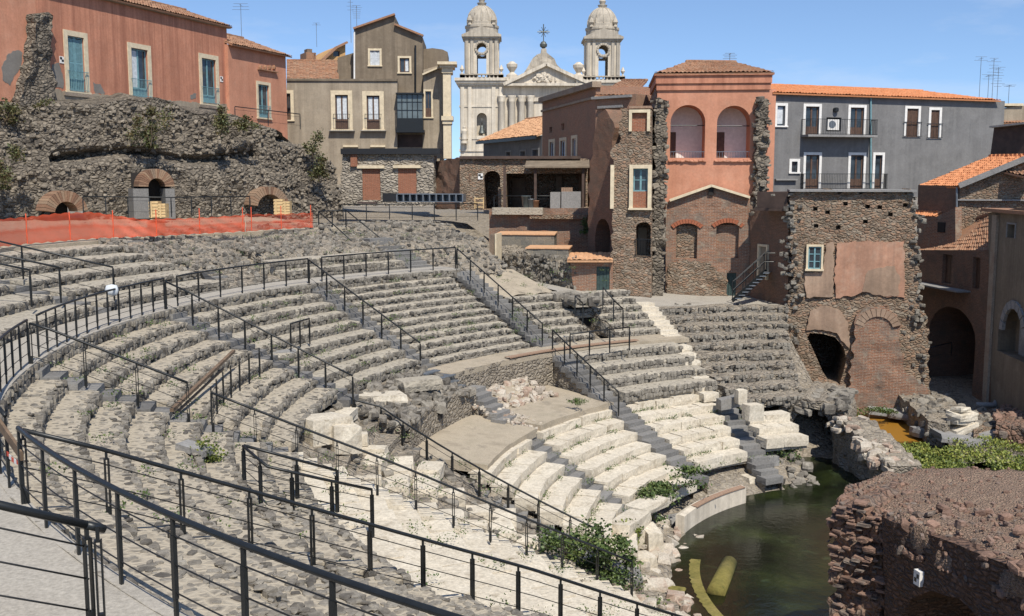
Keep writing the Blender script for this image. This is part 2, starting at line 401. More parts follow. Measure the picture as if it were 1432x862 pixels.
M['greyplaster'] = M_plaster('grey plaster', (.165, .162, .16), (.23, .226, .22), light=(.24, .236, .23), streak_amt=.4)
M['oldplaster'] = M_plaster('old brown grey plaster', (.33, .275, .205), (.19, .155, .115), light=(.43, .365, .28), streak_amt=.6)
M['oldplaster2'] = M_plaster('dark brown plaster', (.2, .16, .115), (.11, .086, .064), light=(.3, .245, .18))
M['warmplaster'] = M_plaster('ochre plaster', (.5, .3, .13), None)
M['cream'] = M_plain('cream stone surround', (.62, .52, .36), .8, var=.15, scale=4)
M['white'] = M_plain('white painted surround', (.72, .7, .66), .7, var=.1)
M['church'] = M_plaster('pale church stone', (.62, .55, .445), (.36, .315, .25), light=(.72, .655, .55), streak_amt=.75)
M['churchgrey'] = M_plaster('weathered church stone', (.44, .39, .315), (.24, .21, .17), light=(.55, .49, .4), streak_amt=.65)
M['brick'] = M_brick('old red brick', (.36, .16, .095), (.28, .13, .08), (.34, .27, .2), stain=(.25, .17, .12))
M['brickruin'] = M_brick('worn brick and rubble', (.3, .14, .08), (.2, .105, .07), (.32, .26, .2), .3, .08, stain=(.17, .145, .12), bump=.04, worn=(.3, .25, .19))
M['brickred'] = M_brick('brick infill', (.34, .12, .065), (.26, .09, .05), (.3, .2, .14))
M['brickdark'] = M_brick('dark brick', (.25, .125, .08), (.18, .095, .065), (.22, .165, .12), stain=(.14, .105, .08), bump=.04)
M['brickrubble'] = M_rock('brick and lava rubble', [(.1, .08, .062), (.22, .165, .115), (.3, .19, .125), (.27, .22, .165), (.36, .3, .225)], .9, 14, .04, vor=4.2, mortar=(.3, .245, .185), sx=1.9, tintw=.65)
M['bricktuff'] = M_rock('broken brick concrete', [(.11, .066, .048), (.21, .125, .088), (.28, .168, .118), (.18, .132, .104), (.28, .215, .168)], 1.6, 12, .04, vor=5, mortar=(.22, .155, .11), tintw=.5, stain=(.16, .135, .11))
M['tuffstone'] = M_rock('reddish rubble stone', [(.1, .064, .05), (.2, .127, .094), (.28, .175, .128), (.17, .135, .112), (.31, .25, .195)], 3, 16, .03)
M['tufftop'] = M_rock('gravel and brick dust', [(.21, .135, .098), (.32, .22, .16), (.26, .17, .122)], 1.2, 30, .02, vor=15, mortar=(.29, .225, .155), tintw=.5)
M['archbrick'] = M_rock('old arch brick', [(.13, .08, .055), (.24, .135, .085), (.3, .2, .13), (.2, .15, .11)], 2, 18, .015, tintw=.8)
M['tile'] = M_rock('terracotta tiles', [(.2, .1, .06), (.36, .19, .11), (.28, .16, .1), (.42, .26, .16)], 2.5, 9, .01, tintw=.75, stain=(.24, .2, .15))
M['tileorange'] = M_rock('new orange tiles', [(.5, .19, .08), (.6, .26, .12), (.55, .22, .1)], 2.5, 9, .008, tintw=.75)
M['tilepale'] = M_rock('pale orange roof', [(.5, .27, .14), (.58, .34, .19), (.54, .3, .16)], 2.5, 9, .008, tintw=.75)
M['metal'] = M_plain('dark painted steel', (.018, .02, .021), .42, .3, .2, 9)
M['wire'] = M_plain('dark steel rod', (.02, .02, .02), .5, .3, .1)
M['steelgrey'] = M_plain('grey steel sheet', (.2, .22, .24), .4, .5, .2, 3)
M['glass'] = M_plain('dark window glass', (.035, .045, .055), .08, 0, .5, 1.5)
M['curtain'] = M_plain('white curtain', (.55, .58, .6), .8, var=.2)
M['teal'] = M_plain('teal painted wood', (.16, .3, .33), .55, var=.2)
M['woodbrown'] = M_plain('brown door wood', (.1, .055, .035), .6, var=.3)
M['plank'] = M_plain('weathered plank', (.15, .1, .062), .85, var=.35, scale=5)
M['palewood'] = M_plain('pale crate wood', (.56, .4, .2), .8, var=.2)
M['dark'] = M_plain('painted interior shade', (.02, .017, .015), .95, var=.2)  # near-black colour standing in for the shade inside openings
M['black'] = M_plain('black panel', (.015, .015, .016), .5, var=.2)
M['darkbrown'] = M_plain('dark brown timber', (.07, .045, .035), .8, var=.35, scale=2)
M['leaf'] = M_leaf('green leaves', [(.028, .05, .012), (.06, .1, .024), (.1, .14, .036), (.14, .17, .05)])
M['vine'] = M_leaf('bright vine leaves', [(.05, .075, .014), (.13, .165, .026), (.22, .24, .04), (.3, .28, .07)])
M['dry'] = M_leaf('dry shrub leaves', [(.09, .06, .025), (.1, .095, .03), (.07, .09, .03), (.17, .12, .05)])
M['bark'] = M_plain('stems', (.1, .075, .05), .9)
M['net'] = M_plain('orange plastic net', (.72, .1, .035), .6, var=.15)
M['lead'] = M_plain('bell bronze', (.12, .13, .12), .5, .6)
M['green_door'] = M_plain('dark green door', (.03, .055, .05), .6, var=.3)
M['palestone'] = M_rock('pale and reddish stone', [(.2, .17, .14), (.42, .36, .29), (.5, .45, .37), (.34, .24, .18), (.47, .42, .35)], 3, 18, .02)

# ------------------------------------------------------------------ terrain and water
WATER = -11.8
def sprof(R): return np.interp(R, [10.2, 10.5, 15.7, 19.5, 20.9, 26.3, 27.9, 34.5, 60], [-12.7, -11.9, -9.9, -9.2, -7.9, -4.9, -4.6, -2.9, -2.6])
def ground_h(R, az):
    if 112 < az < 131: return float(np.interp(R, [10.2, 10.5, 15.7, 19.5, 20.9, 24, 36, 39, 60], [-12.7, -11.9, -9.9, -9.2, -7.9, -6.7, -6.5, -2.9, -2.6]))
    if 112 < az < 251: return float(sprof(R))
    if 91 < az <= 104: return float(np.interp(R, [14.6, 15.6, 16, 23, 26, 34, 60], [-12.7, -10.6, -10.3, -7.2, -6.5, -6.4, -3]))
    if 91 < az <= 112: return float(np.interp(R, [10.5, 11, 16, 23, 26, 34, 60], [-12.7, -12.4, -10.3, -7.2, -6.5, -6.4, -3]))
    if 84 < az <= 91: return float(np.interp(R, [24, 30, 60], [-12.6, -10.5, -6]))
    return float(np.interp(R, [21, 25, 60, 120], [-12.6, -11.3, -10, -6]))
def terrain():
    Rs = [0, 4, 8, 10.2, 10.6, 12, 14, 15.8, 17.5, 19.6, 20.8, 22, 24, 26.2, 27.9, 30, 32, 34.5, 38, 44, 52, 60, 75, 95, 130, 200, 400, 900, 2500]
    az = np.arange(0, 361, 3.0); P = np.zeros((len(Rs), len(az), 3))
    for i, R in enumerate(Rs):
        for j, a in enumerate(az): P[i, j] = pol(R, a, ground_h(R, a % 360))
    nz = fbm(P.reshape(-1, 3), .4, 3, 3).reshape(len(Rs), -1); nz[:, -1] = nz[:, 0]; nz[0] = 0
    P[:, :, 2] += nz * .15
    mb = MB(); mb.grid(P); return structure(mb.build('ground', M['rubble'], None, True))
terrain()

def water():
    m, nt, N, L, P = _mat('murky pond water'); co = N.new('ShaderNodeTexCoord').outputs['Object']
    n1 = _noise(N, L, co, .35, 5, .6, .4); n2 = _noise(N, L, co, .8, 6, .65, .8)
    c = _ramp(N, [(0.0, (.004, .006, .003)), (.45, (.007, .009, .004)), (.58, (.014, .019, .007)), (.7, (.03, .038, .012)), (1, (.02, .02, .01))]); L.new(n1, c.inputs[0])
    c2 = _mix(N, L, _rng(N, L, n2, .6, .68, 0, .55), c.outputs[0], (.045, .065, .028))
    # algae film grows thick in the shallow pool at the back (east end)
    sp = N.new('ShaderNodeSeparateXYZ'); L.new(co, sp.inputs[0])
    k = _math(N, L, 'ADD', sp.outputs[1], _math(N, L, 'MULTIPLY', n1, 1.5))
    k2 = _math(N, L, 'MULTIPLY', _rng(N, L, k, 17.6, 18.1, 0, 1), _rng(N, L, sp.outputs[0], .5, 1.0, 0, 1))
    c3 = _mix(N, L, k2, c2, (.26, .125, .016))
    L.new(c3, P.inputs['Base Color']); P.inputs['IOR'].default_value = 1.33
    L.new(_rng(N, L, k2, 0, 1, .13, .5), P.inputs['Roughness'])
    L.new(_bump(N, L, _noise(N, L, co, 4, 4), .3, .03), P.inputs['Normal'])
    mb = MB(); n = 120
    V = [pol(0, 0, WATER)] + [pol(26 if not (90 < a < 252) else (15.5 if a < 106 else 12.0), a, WATER) for a in np.arange(0, 360, 3.0)]
    mb.add(V, [[0, 1 + i, 1 + (i + 1) % n] for i in range(n)])
    return structure(mb.build('pond_water', m, None, loc=pol(0, 0, WATER)))
water()

# ------------------------------------------------------------------ theatre helpers
def A_(a): return a if callable(a) else (lambda R, a=a: a)
def az_line(R0, a0, R1, a1, off=0.0):  # azimuth of a stair at radius R, shifted sideways by off metres
    return lambda R: a0 + (a1 - a0) * (R - R0) / (R1 - R0) + math.degrees(off / R)
ST_Sm1 = lambda o=0.0: az_line(26.5, 131.5, 20.6, 131.0, o)
ST_S0 = lambda o=0.0: az_line(26.5, 151.0, 20.6, 151.4, o)
ST_S1 = lambda o=0.0: az_line(26.5, 170.6, 20.0, 171.0, o)
ST_S2 = lambda o=0.0: az_line(26.5, 192.3, 12.0, 191.4, o)
ST_S3 = lambda o=0.0: az_line(26.5, 216.8, 12.0, 216.4, o)
ST_L1 = lambda o=0.0: az_line(19.6, 130.8, 12.6, 133.8, o)
ST_L0 = lambda o=0.0: az_line(19.5, 148.1, 12.4, 158.1, o)
ST_MID = lambda o=0.0: az_line(19.5, 167.2, 12.3, 178.8, o)
ST_L2 = lambda o=0.0: az_line(19.6, 108.6, 11.3, 116.8, o)

def seat_row(par, az0, az1, r, z, rb, drop, mat, step=.16, amp=.05, dens=1.0, big=1.0, seed=0, gaps=(), smat='stone', name='seat_row', tints=(0, 1), rise=0.0, cob=0):
    """one curved row of rubble seating: bedded tread, rubble riser of separate stones"""
    a0, a1 = A_(az0)(r), A_(az1)(r); n = max(4, int(abs(a1 - a0) * math.pi / 180 * r / step)); A = np.linspace(a0, a1, n)
    m = max(3, int((rb - r - .1) / (step * 1.3)) + 1)
    rr = [r + .12, r + .1, r + .08, r + .1] + list(np.linspace(r + .16, rb + .03, m))
    zz = [z - drop - .12, z - drop * .55, z - .07, z - .015] + list(np.linspace(z, z + .03 + rise, m))
    P = np.array([[pol(q, a, w) for q, w in zip(rr, zz)] for a in A])
    N1 = fbm(P.reshape(-1, 3), 2.2, 3, seed).reshape(P.shape[:2]); N2 = fbm(P.reshape(-1, 3), 1.1, 4, seed + 5).reshape(P.shape[:2])
    dirs = np.array([[math.cos(rad(a)), math.sin(rad(a)), 0] for a in A])
    P[:, :4] += dirs[:, None] * (N1[:, :4] * amp * 1.6)[..., None]
    P[:, 2:, 2] += N2[:, 2:] * amp * .55
    low = fbm(np.c_[A * .3, np.zeros(n), np.full(n, r * 3)], .8, 2, seed + 9); P[:, 2:5, 2] -= (np.clip(low - .3, 0, 1) * drop * 1.0)[:, None]
    mb = MB(); mb.grid(P, flip=True)
    for e in (0, n - 1):
        k = P.shape[1]; V = list(P[e]) + [pol(rb, A[e], z - drop - .2), pol(r, A[e], z - drop - .2)]; mb.add(V, [list(range(k + 2))])
    o = mb.build(name, mat, par, False)
    L = abs(a1 - a0) * math.pi / 180 * r; sb = MB()
    C = []; S = []; R = []
    lay = 2 if drop > .2 else 1; sl = .16 * big
    for l in range(lay):
        q = 0.0
        while q < L:
            w = RNG.uniform(.6, 1.35) * sl; a = a0 + (a1 - a0) * (q + w / 2) / L
            if RNG.random() < .9 * dens:
                h = drop / lay * RNG.uniform(.75, 1.1); zc = z - drop + (l + .5) * drop / lay + RNG.normal(0, .012)
                C.append(pol(r + .06 + RNG.normal(0, .022), a, zc - .005)); S.append((RNG.uniform(.12, .19), w * 1.0, h)); R.append(rad(a))
            q += w
    sb.stones(C, S, np.array(R) + RNG.normal(0, .1, len(R)), .34, .15, tints=RNG.uniform(tints[0], tints[1], len(C)))
    k = int(L * (rb - r) * 7 * dens)
    if k:
        u = RNG.uniform(0, 1, k); v = RNG.uniform(.06, .97, k)
        C = np.array([pol(r + (rb - r) * vv, a0 + (a1 - a0) * uu, z + .004 + rise * vv) for uu, vv in zip(u, v)])
        S = np.stack([RNG.uniform(.06, .15, k), RNG.uniform(.05, .12, k), RNG.uniform(.025, .05, k)], 1) * big
        sb.stones(C, S, None, .5, .15, tints=RNG.uniform(.3, 1, k))
    k = int(L * (rb - r) * cob)
    if k:
        C = np.array([pol(r + (rb - r) * vv, a0 + (a1 - a0) * uu, z + .004) for uu, vv in zip(RNG.uniform(0, 1, k), RNG.uniform(.08, .96, k))])
        sb.stones(C, np.stack([RNG.uniform(.07, .2, k), RNG.uniform(.06, .15, k), RNG.uniform(.03, .055, k)], 1), None, .55, .12, tints=RNG.uniform(.0, .75, k), tilt=.05)
    sb.build('facing_stones', M[smat], o)
    return o

def seat_wedge(label, az0, az1, R0, z0, R1, z1, n, mat, group='wedges of rubble seating', tread=None, skip=(), split=None, **kw):
    am = (A_(az0)(R0) + A_(az1)(R0)) / 2
    t = thing('seating_wedge', label, 'seating', pol(R0, am, z0 - .5), group)
    dr = (R0 - R1) / n; dz = (z0 - z1) / n
    for i in range(n):
        if i in skip: continue
        r = R0 - (i + 1) * dr; rb = r + dr; z = z0 - i * dz - (0.0 if i else 0.0)
        segs = split(i) if split else None
        for s0, s1 in (segs or [(az0, az1)]):
            seat_row(t, s0, s1, r, z - .02, rb, dz, M[mat], seed=i * 31 + int(am), **kw)
    return t

def stair(label, azf, R0, z0, R1, z1, n, w, mat='lava', group='stairways of the seating', name='stairway', h=.26, irr=.02, skip=()):
    t = thing(name, label, 'stairs', pol(R1, azf(R1), z1 - .2), group); dR = (R0 - R1) / n
    for i in range(n):
        if i in skip: continue
        r = R0 - (i + .5) * dR; z = z0 + (z1 - z0) * (i + .5) / n; a = azf(r); mb = MB()
        mb.stones([pol(r + dR * .2, a, z - h / 2)], [(dR * 1.5, w * RNG.uniform(.96, 1.04), h)], rad(a) + RNG.normal(0, .012), .035, irr, tints=[RNG.uniform(0, 1)], tilt=.008)
        mb.build('step', M[mat], t)
    mb = MB(); rr = np.linspace(R0, R1, max(6, n))
    for sg in (-1, 1):
        G = np.array([[pol(r, azf(r) + math.degrees(sg * w * .46 / r), z0 + (z1 - z0) * (R0 - r) / (R0 - R1) - .14 - q) for q in (0, .4, .8, 1.3)] for r in rr]); G += fbm(G.reshape(-1, 3), 2.5, 3, 2).reshape(G.shape[:2])[..., None] * .03; mb.grid(G)
    mb.build('flank_wall', M['rubble'], t)
    return t

_pm = {}
def post_mesh(h, kind):
    if (h, kind) not in _pm:
        mb = MB()
        if kind == 'twin':
            for q in (-.024, .024): mb.box((q, 0, h / 2 - .06), (.014, .062, h - .1))
            mb.box((0, 0, h - .06), (.03, .03, .14)); mb.box((0, 0, .1), (.036, .05, .3))
        else:
            mb.box((0, 0, h / 2 - .02), (.03, .045, h - .02)); mb.box((0, 0, h * .5), (.042, .055, h * .62))
        o = mb.build('post', M['metal']); _pm[(h, kind)] = o.data; D.objects.remove(o)
    return _pm[(h, kind)]
def railing(label, ground, posts=None, h=1.0, wires=3, group='black steel railings', kind='wide', cat='railing', top=True, r=.03, name='railing'):
    """ground: polyline of base points; posts: indices or a spacing in metres"""
    G = [np.asarray(p, float) for p in ground]
    t = thing(name, label, cat, G[0], group); up = np.array([0, 0, 1.0])
    seg = np.cumsum([0] + [np.linalg.norm(b - a) for a, b in zip(G, G[1:])])
    def at(q):
        k = min(max(np.searchsorted(seg, q) - 1, 0), len(G) - 2); f = (q - seg[k]) / (seg[k + 1] - seg[k] + 1e-9); return G[k] + (G[k + 1] - G[k]) * f, G[k + 1] - G[k]
    sp = posts or 1.25; m = max(1, int(round(seg[-1] / sp)))
    for i in range(m + 1):
        p, d = at(seg[-1] * i / m); inst('post', post_mesh(h, kind), t, p, math.atan2(d[1], d[0]) + (math.pi / 2 if kind == 'wide' else 0))
    if top:
        mb = MB(); mb.tube([g + up * h for g in G], r, 8); mb.build('handrail', M['metal'], t, True)
    for k in range(wires):
        mb = MB(); mb.tube([g + up * h * (.25 + .56 * k / max(1, wires - 1)) for g in G], .0085, 5); mb.build('wire', M['wire'], t, True)
    return t

# ------------------------------------------------------------------ walkway and diazoma floors
def ring_floor(name, az0, az1, R0, R1, z0, z1, mat, thick=.25, amp=.01, nr=5, step=.4, kind=True):
    n = max(3, int(abs(az1 - az0) * math.pi / 180 * R1 / step)); A = np.linspace(az0, az1, n); rr = np.linspace(R0, R1, nr)
    P = np.array([[pol(q, a, z0 + (z1 - z0) * (q - R0) / (R1 - R0)) for q in rr] for a in A]); P[:, :, 2] += fbm(P.reshape(-1, 3), 1.3, 3, 4).reshape(P.shape[:2]) * amp
    lo = P[:, :1].copy(); lo[:, :, 2] -= thick; hi = P[:, -1:].copy(); hi[:, :, 2] -= thick
    mb = MB(); mb.grid(np.concatenate([lo, P, hi], 1), flip=True)
    for e in (0, n - 1): mb.add(list(P[e]) + [hi[e, 0], lo[e, 0]], [list(range(nr + 2))])
    o = mb.build(name, M[mat]); return structure(o) if kind else o
ring_floor('walkway', 131.2, 252, 26.35, 27.85, -4.12, -4.10, 'concrete', .07, .012, 4)
ring_floor('upper_path', 133, 172, 34.2, 46, -2.42, -2.0, 'sand', .4, .05, 6, .8)
ring_floor('diazoma_path', 110, 151.0, 19.6, 20.95, -7.22, -7.18, 'sand', .2, .03, 5)
ring_floor('sandy_floor', ST_L1(.4)(17.5), 150.6, 15.9, 19.7, -8.78, -8.6, 'sand', .3, .06, 8)
ring_floor('sandy_floor', ST_L0(.3)(17.5), 170, 15.9, 18.6, -8.86, -8.6, 'sand', .3, .06, 8)

# ------------------------------------------------------------------ seating
UP = dict(step=.17)
seat_wedge('rubble seating wedge of eleven rows between the two far stairways, below the curved walkway', ST_Sm1(.55), ST_S0(-1.0), 26.36, -4.48, 20.9, -7.2, 11, 'tread', **UP)
def splitK1(i):
    return [(112.2, 119.0), (122.2, ST_Sm1(-1.1))] if i >= 3 else None
seat_wedge('right hand rubble wedge with the dark vaulted passage opening in it', 112.2, ST_Sm1(-1.1), 24.5, -5.4, 20.9, -7.2, 6, 'tread', split=splitK1, **UP)
seat_wedge('weathered rubble wedge in the middle, with the short railing and worn lower rows', ST_S0(.1), ST_S1(-1.0), 26.36, -4.48, 20.9, -7.05, 8, 'tread', amp=.08, **UP)
seat_wedge('left rubble wedge whose row ends carry the long wooden beam', ST_S1(.1), ST_S2(-.95), 26.36, -4.48, 20.6, -6.75, 8, 'treadnear', amp=.05, big=1.0, step=.12, cob=10)
seat_wedge('near left wedge of pebble paved rows in front of the curving handrail', ST_S2(.15), ST_S3(-.1), 26.36, -4.48, 20.6, -6.75, 8, 'treadnear', amp=.045, big=.85, step=.1, cob=16)
seat_wedge('nearest pebble paved wedge under the curving handrail at the bottom of the view', ST_S3(.15), 250, 26.2, -4.36, 18.0, -8.1, 10, 'treadnear', amp=.045, big=.85, step=.11, cob=20)
seat_wedge('dark dressed seat rows beside the railed lava steps, below the dark passage', 112.6, ST_L1(-.6), 19.55, -7.35, 15.9, -8.85, 4, 'tread', smat='stone', amp=.03, tints=(.2, .6), **UP)
t_ = thing('walkway_edge', 'rubble edge carrying the curved walkway and its railing', 'wall', pol(26.4, 190, -4.6)); [seat_row(t_, q0, q1, 26.3, -4.14, 26.5, .36, M['tread'], seed=k, name='edge_course') for k, (q0, q1) in enumerate(((131.2, 150), (150, 170), (170, 191), (191, 216), (216, 250)))]
# upper tier above the walkway
ug = 'upper wedges of rubble seating'
seat_wedge('upper rubble wedge behind the walkway below the orange net', 157.6, 172.2, 34.2, -2.55, 27.9, -4.1, 5, 'tread', ug, **UP)
seat_wedge('upper left rubble wedge behind the walkway crossed by three sloping handrails', 174.2, 206, 34.2, -2.55, 27.9, -4.1, 5, 'tread', ug, **UP)
seat_wedge('upper wedge of rubble rows at the lower left edge beside the near handrail end', 224, 250, 29.8, -3.3, 27.95, -4.0, 3, 'treadnear', ug, amp=.06)
seat_wedge('two low rubble rows behind the far stretch of the walkway', 135.5, 150, 29.4, -3.35, 27.9, -4.1, 2, 'tread', ug, amp=.08, **UP)

# ------------------------------------------------------------------ rubble banks (slopes of broken masonry)
def bank(label, az0, az1, prof, stones, name='rubble_bank', mat='rubble', smat='stone', step=.3, amp=.18, size=(.15, .4), cat='masonry bank', group=None, ends=True, terr=0.0):
    R, Z = np.array(prof, float).T
    q = [0.0]
    for i in range(1, len(R)): q.append(q[-1] + math.hypot(R[i] - R[i - 1], Z[i] - Z[i - 1]))
    m = max(4, int(q[-1] / step)); t = np.linspace(0, q[-1], m); rr = np.interp(t, q, R); zz = np.interp(t, q, Z)
    rm = rr.mean(); n = max(4, int(abs(az1 - az0) * math.pi / 180 * rm / step)); A = np.linspace(az0, az1, n)
    P = np.array([[pol(a_, b_, c_) for a_, c_ in zip(rr, zz)] for b_ in A for a_ in [None]]) if False else np.array([[pol(r_, a_, z_) for r_, z_ in zip(rr, zz)] for a_ in A])
    nz = fbm(P.reshape(-1, 3), 1.1, 4, int(az0)).reshape(P.shape[:2]); P[:, :, 2] += nz * amp
    dirs = np.array([[math.cos(rad(a)), math.sin(rad(a)), 0] for a in A]); P += dirs[:, None] * (fbm(P.reshape(-1, 3), 1.7, 3, 9).reshape(P.shape[:2]) * amp)[..., None]
    mb = MB(); mb.grid(P, flip=True)
    zb = zz.min() - .8
    for e in (0, n - 1):
        V = list(P[e]) + [[P[e, -1, 0], P[e, -1, 1], zb], [P[e, 0, 0], P[e, 0, 1], zb]]; mb.add(V, [list(range(len(V)))])
    o = mb.build(name, M[mat]); c = pol(rm, (az0 + az1) / 2, zb)
    me = o.data; me.transform(Matrix.Translation(Vector([-v for v in c]))); o.location = c
    tag(o, label, cat, group)
    if stones:
        i = RNG.integers(0, n, stones); j = RNG.integers(0, m, stones); Cc = P[i, j] + RNG.normal(0, .1, (stones, 3)) * [1, 1, .3]
        S = RNG.uniform(size[0], size[1], (stones, 1)) * RNG.uniform(.6, 1.2, (stones, 3)) * [1, 1, .75]
        sb = MB(); sb.stones(Cc, S, None, .4, .16, tilt=.25); sb.build('loose_stones', M[smat], o)
    return o
bank('rough rubble slope under the railed upper terrace on the far side', 122.8, 148.5, [(27.9, -4.6), (28.3, -4.2), (29.3, -3.9), (30.5, -3.1), (33.5, -2.75), (34.5, -2.45), (36.3, -2.3)], 1700, size=(.1, .26), amp=.12)
bank('rubble slope left of the far railed descent, with the small dark hole', 148.5, 157.5, [(27.95, -4.15), (30, -3.7), (32, -2.9), (34.4, -2.45)], 600, size=(.1, .26))
bank('collapsed rubble at the foot of the worn middle wedge, above the roughcast wall', 152.5, 170, [(18.6, -7.65), (19.4, -7.5), (20.3, -7.2), (21.0, -7.1)], 420, size=(.14, .36))
bank('eroded rubble slope beside the paved court, below the brick ruin', 97, 111.6, [(15.6, -9.5), (17.5, -8.95), (19.5, -8.2), (21.6, -7.3), (23.6, -6.65), (24.6, -6.4)], 350, size=(.1, .26), amp=.1)
seat_wedge('worn grey terraced rows beside the paved court, below the brick ruin', lambda R: 99 - (R - 14.4) * .78, 110.6, 24.4, -6.35, 15.0, -9.5, 10, 'rubble', amp=.2, dens=.75, **UP)
bank('rubble core carrying the tumbled white blocks in the middle of the lower seating', 171, 191.6, [(11.4, -11.85), (13, -10.85), (16, -9.45), (19, -8.05), (20.7, -7.0)], 520, size=(.12, .32), amp=.12)
bank('rubble strip with broken stones at the pond edge left of the white curved wall', 152, 192, [(9.7, -12.1), (10.3, -11.75), (11.0, -11.6), (11.8, -11.35)], 130, size=(.15, .5), amp=.12, smat='palestone')
bank('small heap of broken stones on the sandy floor under the terrace wall', 137.5, 146.5, [(18.2, -8.62), (18.8, -8.35), (19.55, -8.2)], 150, size=(.12, .34), smat='palestone', mat='sand', amp=.08)
bank('spill of white broken stones beside the lava steps on the sandy floor', 148.8, 151.6, [(16.2, -8.9), (17.5, -8.6), (19.4, -8.0)], 190, size=(.07, .2), smat='palestone', amp=.08)

bank('dark rocks at the water below the three short white rows', 105.5, 113, [(10.5, -12.3), (11.1, -11.9), (12.2, -11.25), (12.9, -10.9)], 40, size=(.2, .4), amp=.12)
# terrace walls of the diazoma
def ring_wall(label, az0, az1, R, zb, zt, mat, thick=.4, holes=(), amp=.03, name='terrace_wall', cat='wall', step=.18, coping=None, inward=True):
    n = max(4, int(abs(az1 - az0) * math.pi / 180 * R / step)); A = np.linspace(az0, az1, n); m = max(3, int((zt - zb) / step) + 1); zz = np.linspace(zb, zt, m)
    P = np.array([[pol(R, a, z) for z in zz] for a in A]); dirs = np.array([[math.cos(rad(a)), math.sin(rad(a)), 0] for a in A])
    P += dirs[:, None] * (fbm(P.reshape(-1, 3), 2.0, 3, 2).reshape(P.shape[:2]) * amp)[..., None]
    bk = P.copy(); bk += dirs[:, None] * thick
    G = np.concatenate([P, bk[:, ::-1]], 1); mask = None
    uv = np.stack(np.broadcast_arrays((A * math.pi / 180 * R)[:, None], np.concatenate([zz, zz[::-1]])[None]), -1)
    mb = MB(); mb.grid(G, uv=uv, flip=True)
    for e in (0, n - 1): mb.add(list(G[e]), [list(range(2 * m))])
    o = mb.build(name, M[mat]); c = pol(R, (az0 + az1) / 2, zb); o.data.transform(Matrix.Translation(Vector([-v for v in c]))); o.location = c
    tag(o, label, cat)
    if coping:
        cb = MB(); P2 = np.array([[pol(R - .05, a, zt + .004), pol(R - .05, a, zt + .07), pol(R + thick, a, zt + .075), pol(R + thick, a, zt + .004)] for a in A]); cb.grid(P2, flip=True)
        cb.build('coping', M[coping], o)
    return o
w1 = ring_wall('pebbly terrace wall behind the sandy floor, under the sunny path', ST_L1(.45)(19.6), 151.2, 19.6, -9.2, -7.22, 'rubble')
cb = MB(); cb.grid(np.array([[pol(19.56, a, -7.17), pol(19.56, a, -7.12), pol(19.85, a, -7.12), pol(19.85, a, -7.17)] for a in np.linspace(118, 140, 60)]), flip=True)
tag(cb.build('brick_edging', M['brickred']), 'thin red brick edging along the sunny terrace path', 'edging')
w2 = ring_wall('roughcast stone wall with a small square hole, above the lower sandy floor', ST_L0(.6)(18.5), 169.0, 18.5, -9.3, -7.6, 'rubble', .35, amp=.05)
hb = MB(); hb.box(pol(18.47, 160.3, -8.05), (.09, .24, .24), rad(160.3)); hb.build('painted_hole', M['dark'], w2)  # no opening is cut: a dark box paints the hole's shade

# ------------------------------------------------------------------ white limestone rows
def block(name, par, r, rb, a, L, z, h, mat='marble', tl=.01, rnd=.08, jit=.045, yaw=.02):
    mb = MB(); mb.stones([pol((r + rb) / 2, a, z - h / 2)], [(rb - r, L, h)], rad(a) + RNG.normal(0, yaw), rnd, jit, tints=[RNG.uniform(0, 1)], tilt=tl)
    return mb.build(name, M[mat], par)
def white_wedge(label, az0, az1, i0=0, i1=7, prob=1.0, R0=15.7, z0=-9.0, dr=.74, dz=.30, rows=7, group='wedges of white limestone seating', tl=.012):
    a0, a1 = A_(az0), A_(az1); t = thing('limestone_wedge', label, 'seating', pol(R0 - 2, (a0(R0) + a1(R0)) / 2, z0 - 2), group)
    for i in range(i0, i1):
        r = R0 - i * dr; z = z0 - i * dz; b0, b1 = a0(r + .35), a1(r + .35)
        core = MB(); A = np.linspace(b0, b1, max(4, int(abs(b1 - b0))))
        core.grid(np.array([[pol(r + .12, a, z - dz - .2), pol(r + .12, a, z - .08), pol(r + dr + .05, a, z - .06)] for a in A]), flip=True)
        row = core.build('seat_row', M['tread'], t); q = b0; deg = math.degrees(1 / (r + .35))
        while q < b1 - .15 * deg:
            L = min(RNG.uniform(.65, 1.45), (b1 - q) / deg)
            if (b1 - q) / deg - L < .35: L = (b1 - q) / deg
            if RNG.random() < prob:
                block('stone_block', row, r + RNG.normal(0, .025), r + dr * .97, q + L * deg / 2, L * .985, z + RNG.normal(0, .014), dz + .1, tl=tl)
            q += L * deg
    return t
white_wedge('white limestone rows between the bridge steps and the railed steps, above the pond wall', ST_L1(.5), ST_L0(-.45))
white_wedge('white limestone rows right of the railed lava steps, with big loose slabs at their foot', ST_L2(.5), ST_L1(-.55), i1=6)
white_wedge('white limestone rows curving down behind the shaded lava steps to the green bushes', ST_L0(.5), ST_MID(-.5), i1=7)
white_wedge('three short white limestone rows beside the low rubble arch', 104.2, ST_L2(-.5), i0=2, i1=5, R0=15.1)
white_wedge('smooth worn white rows descending in front of the long sloping handrail', ST_S2(.1), ST_S3(-.1), i0=0, i1=12, R0=20.0, z0=-7.0, dr=.79, dz=.375, tl=.025, prob=.94)
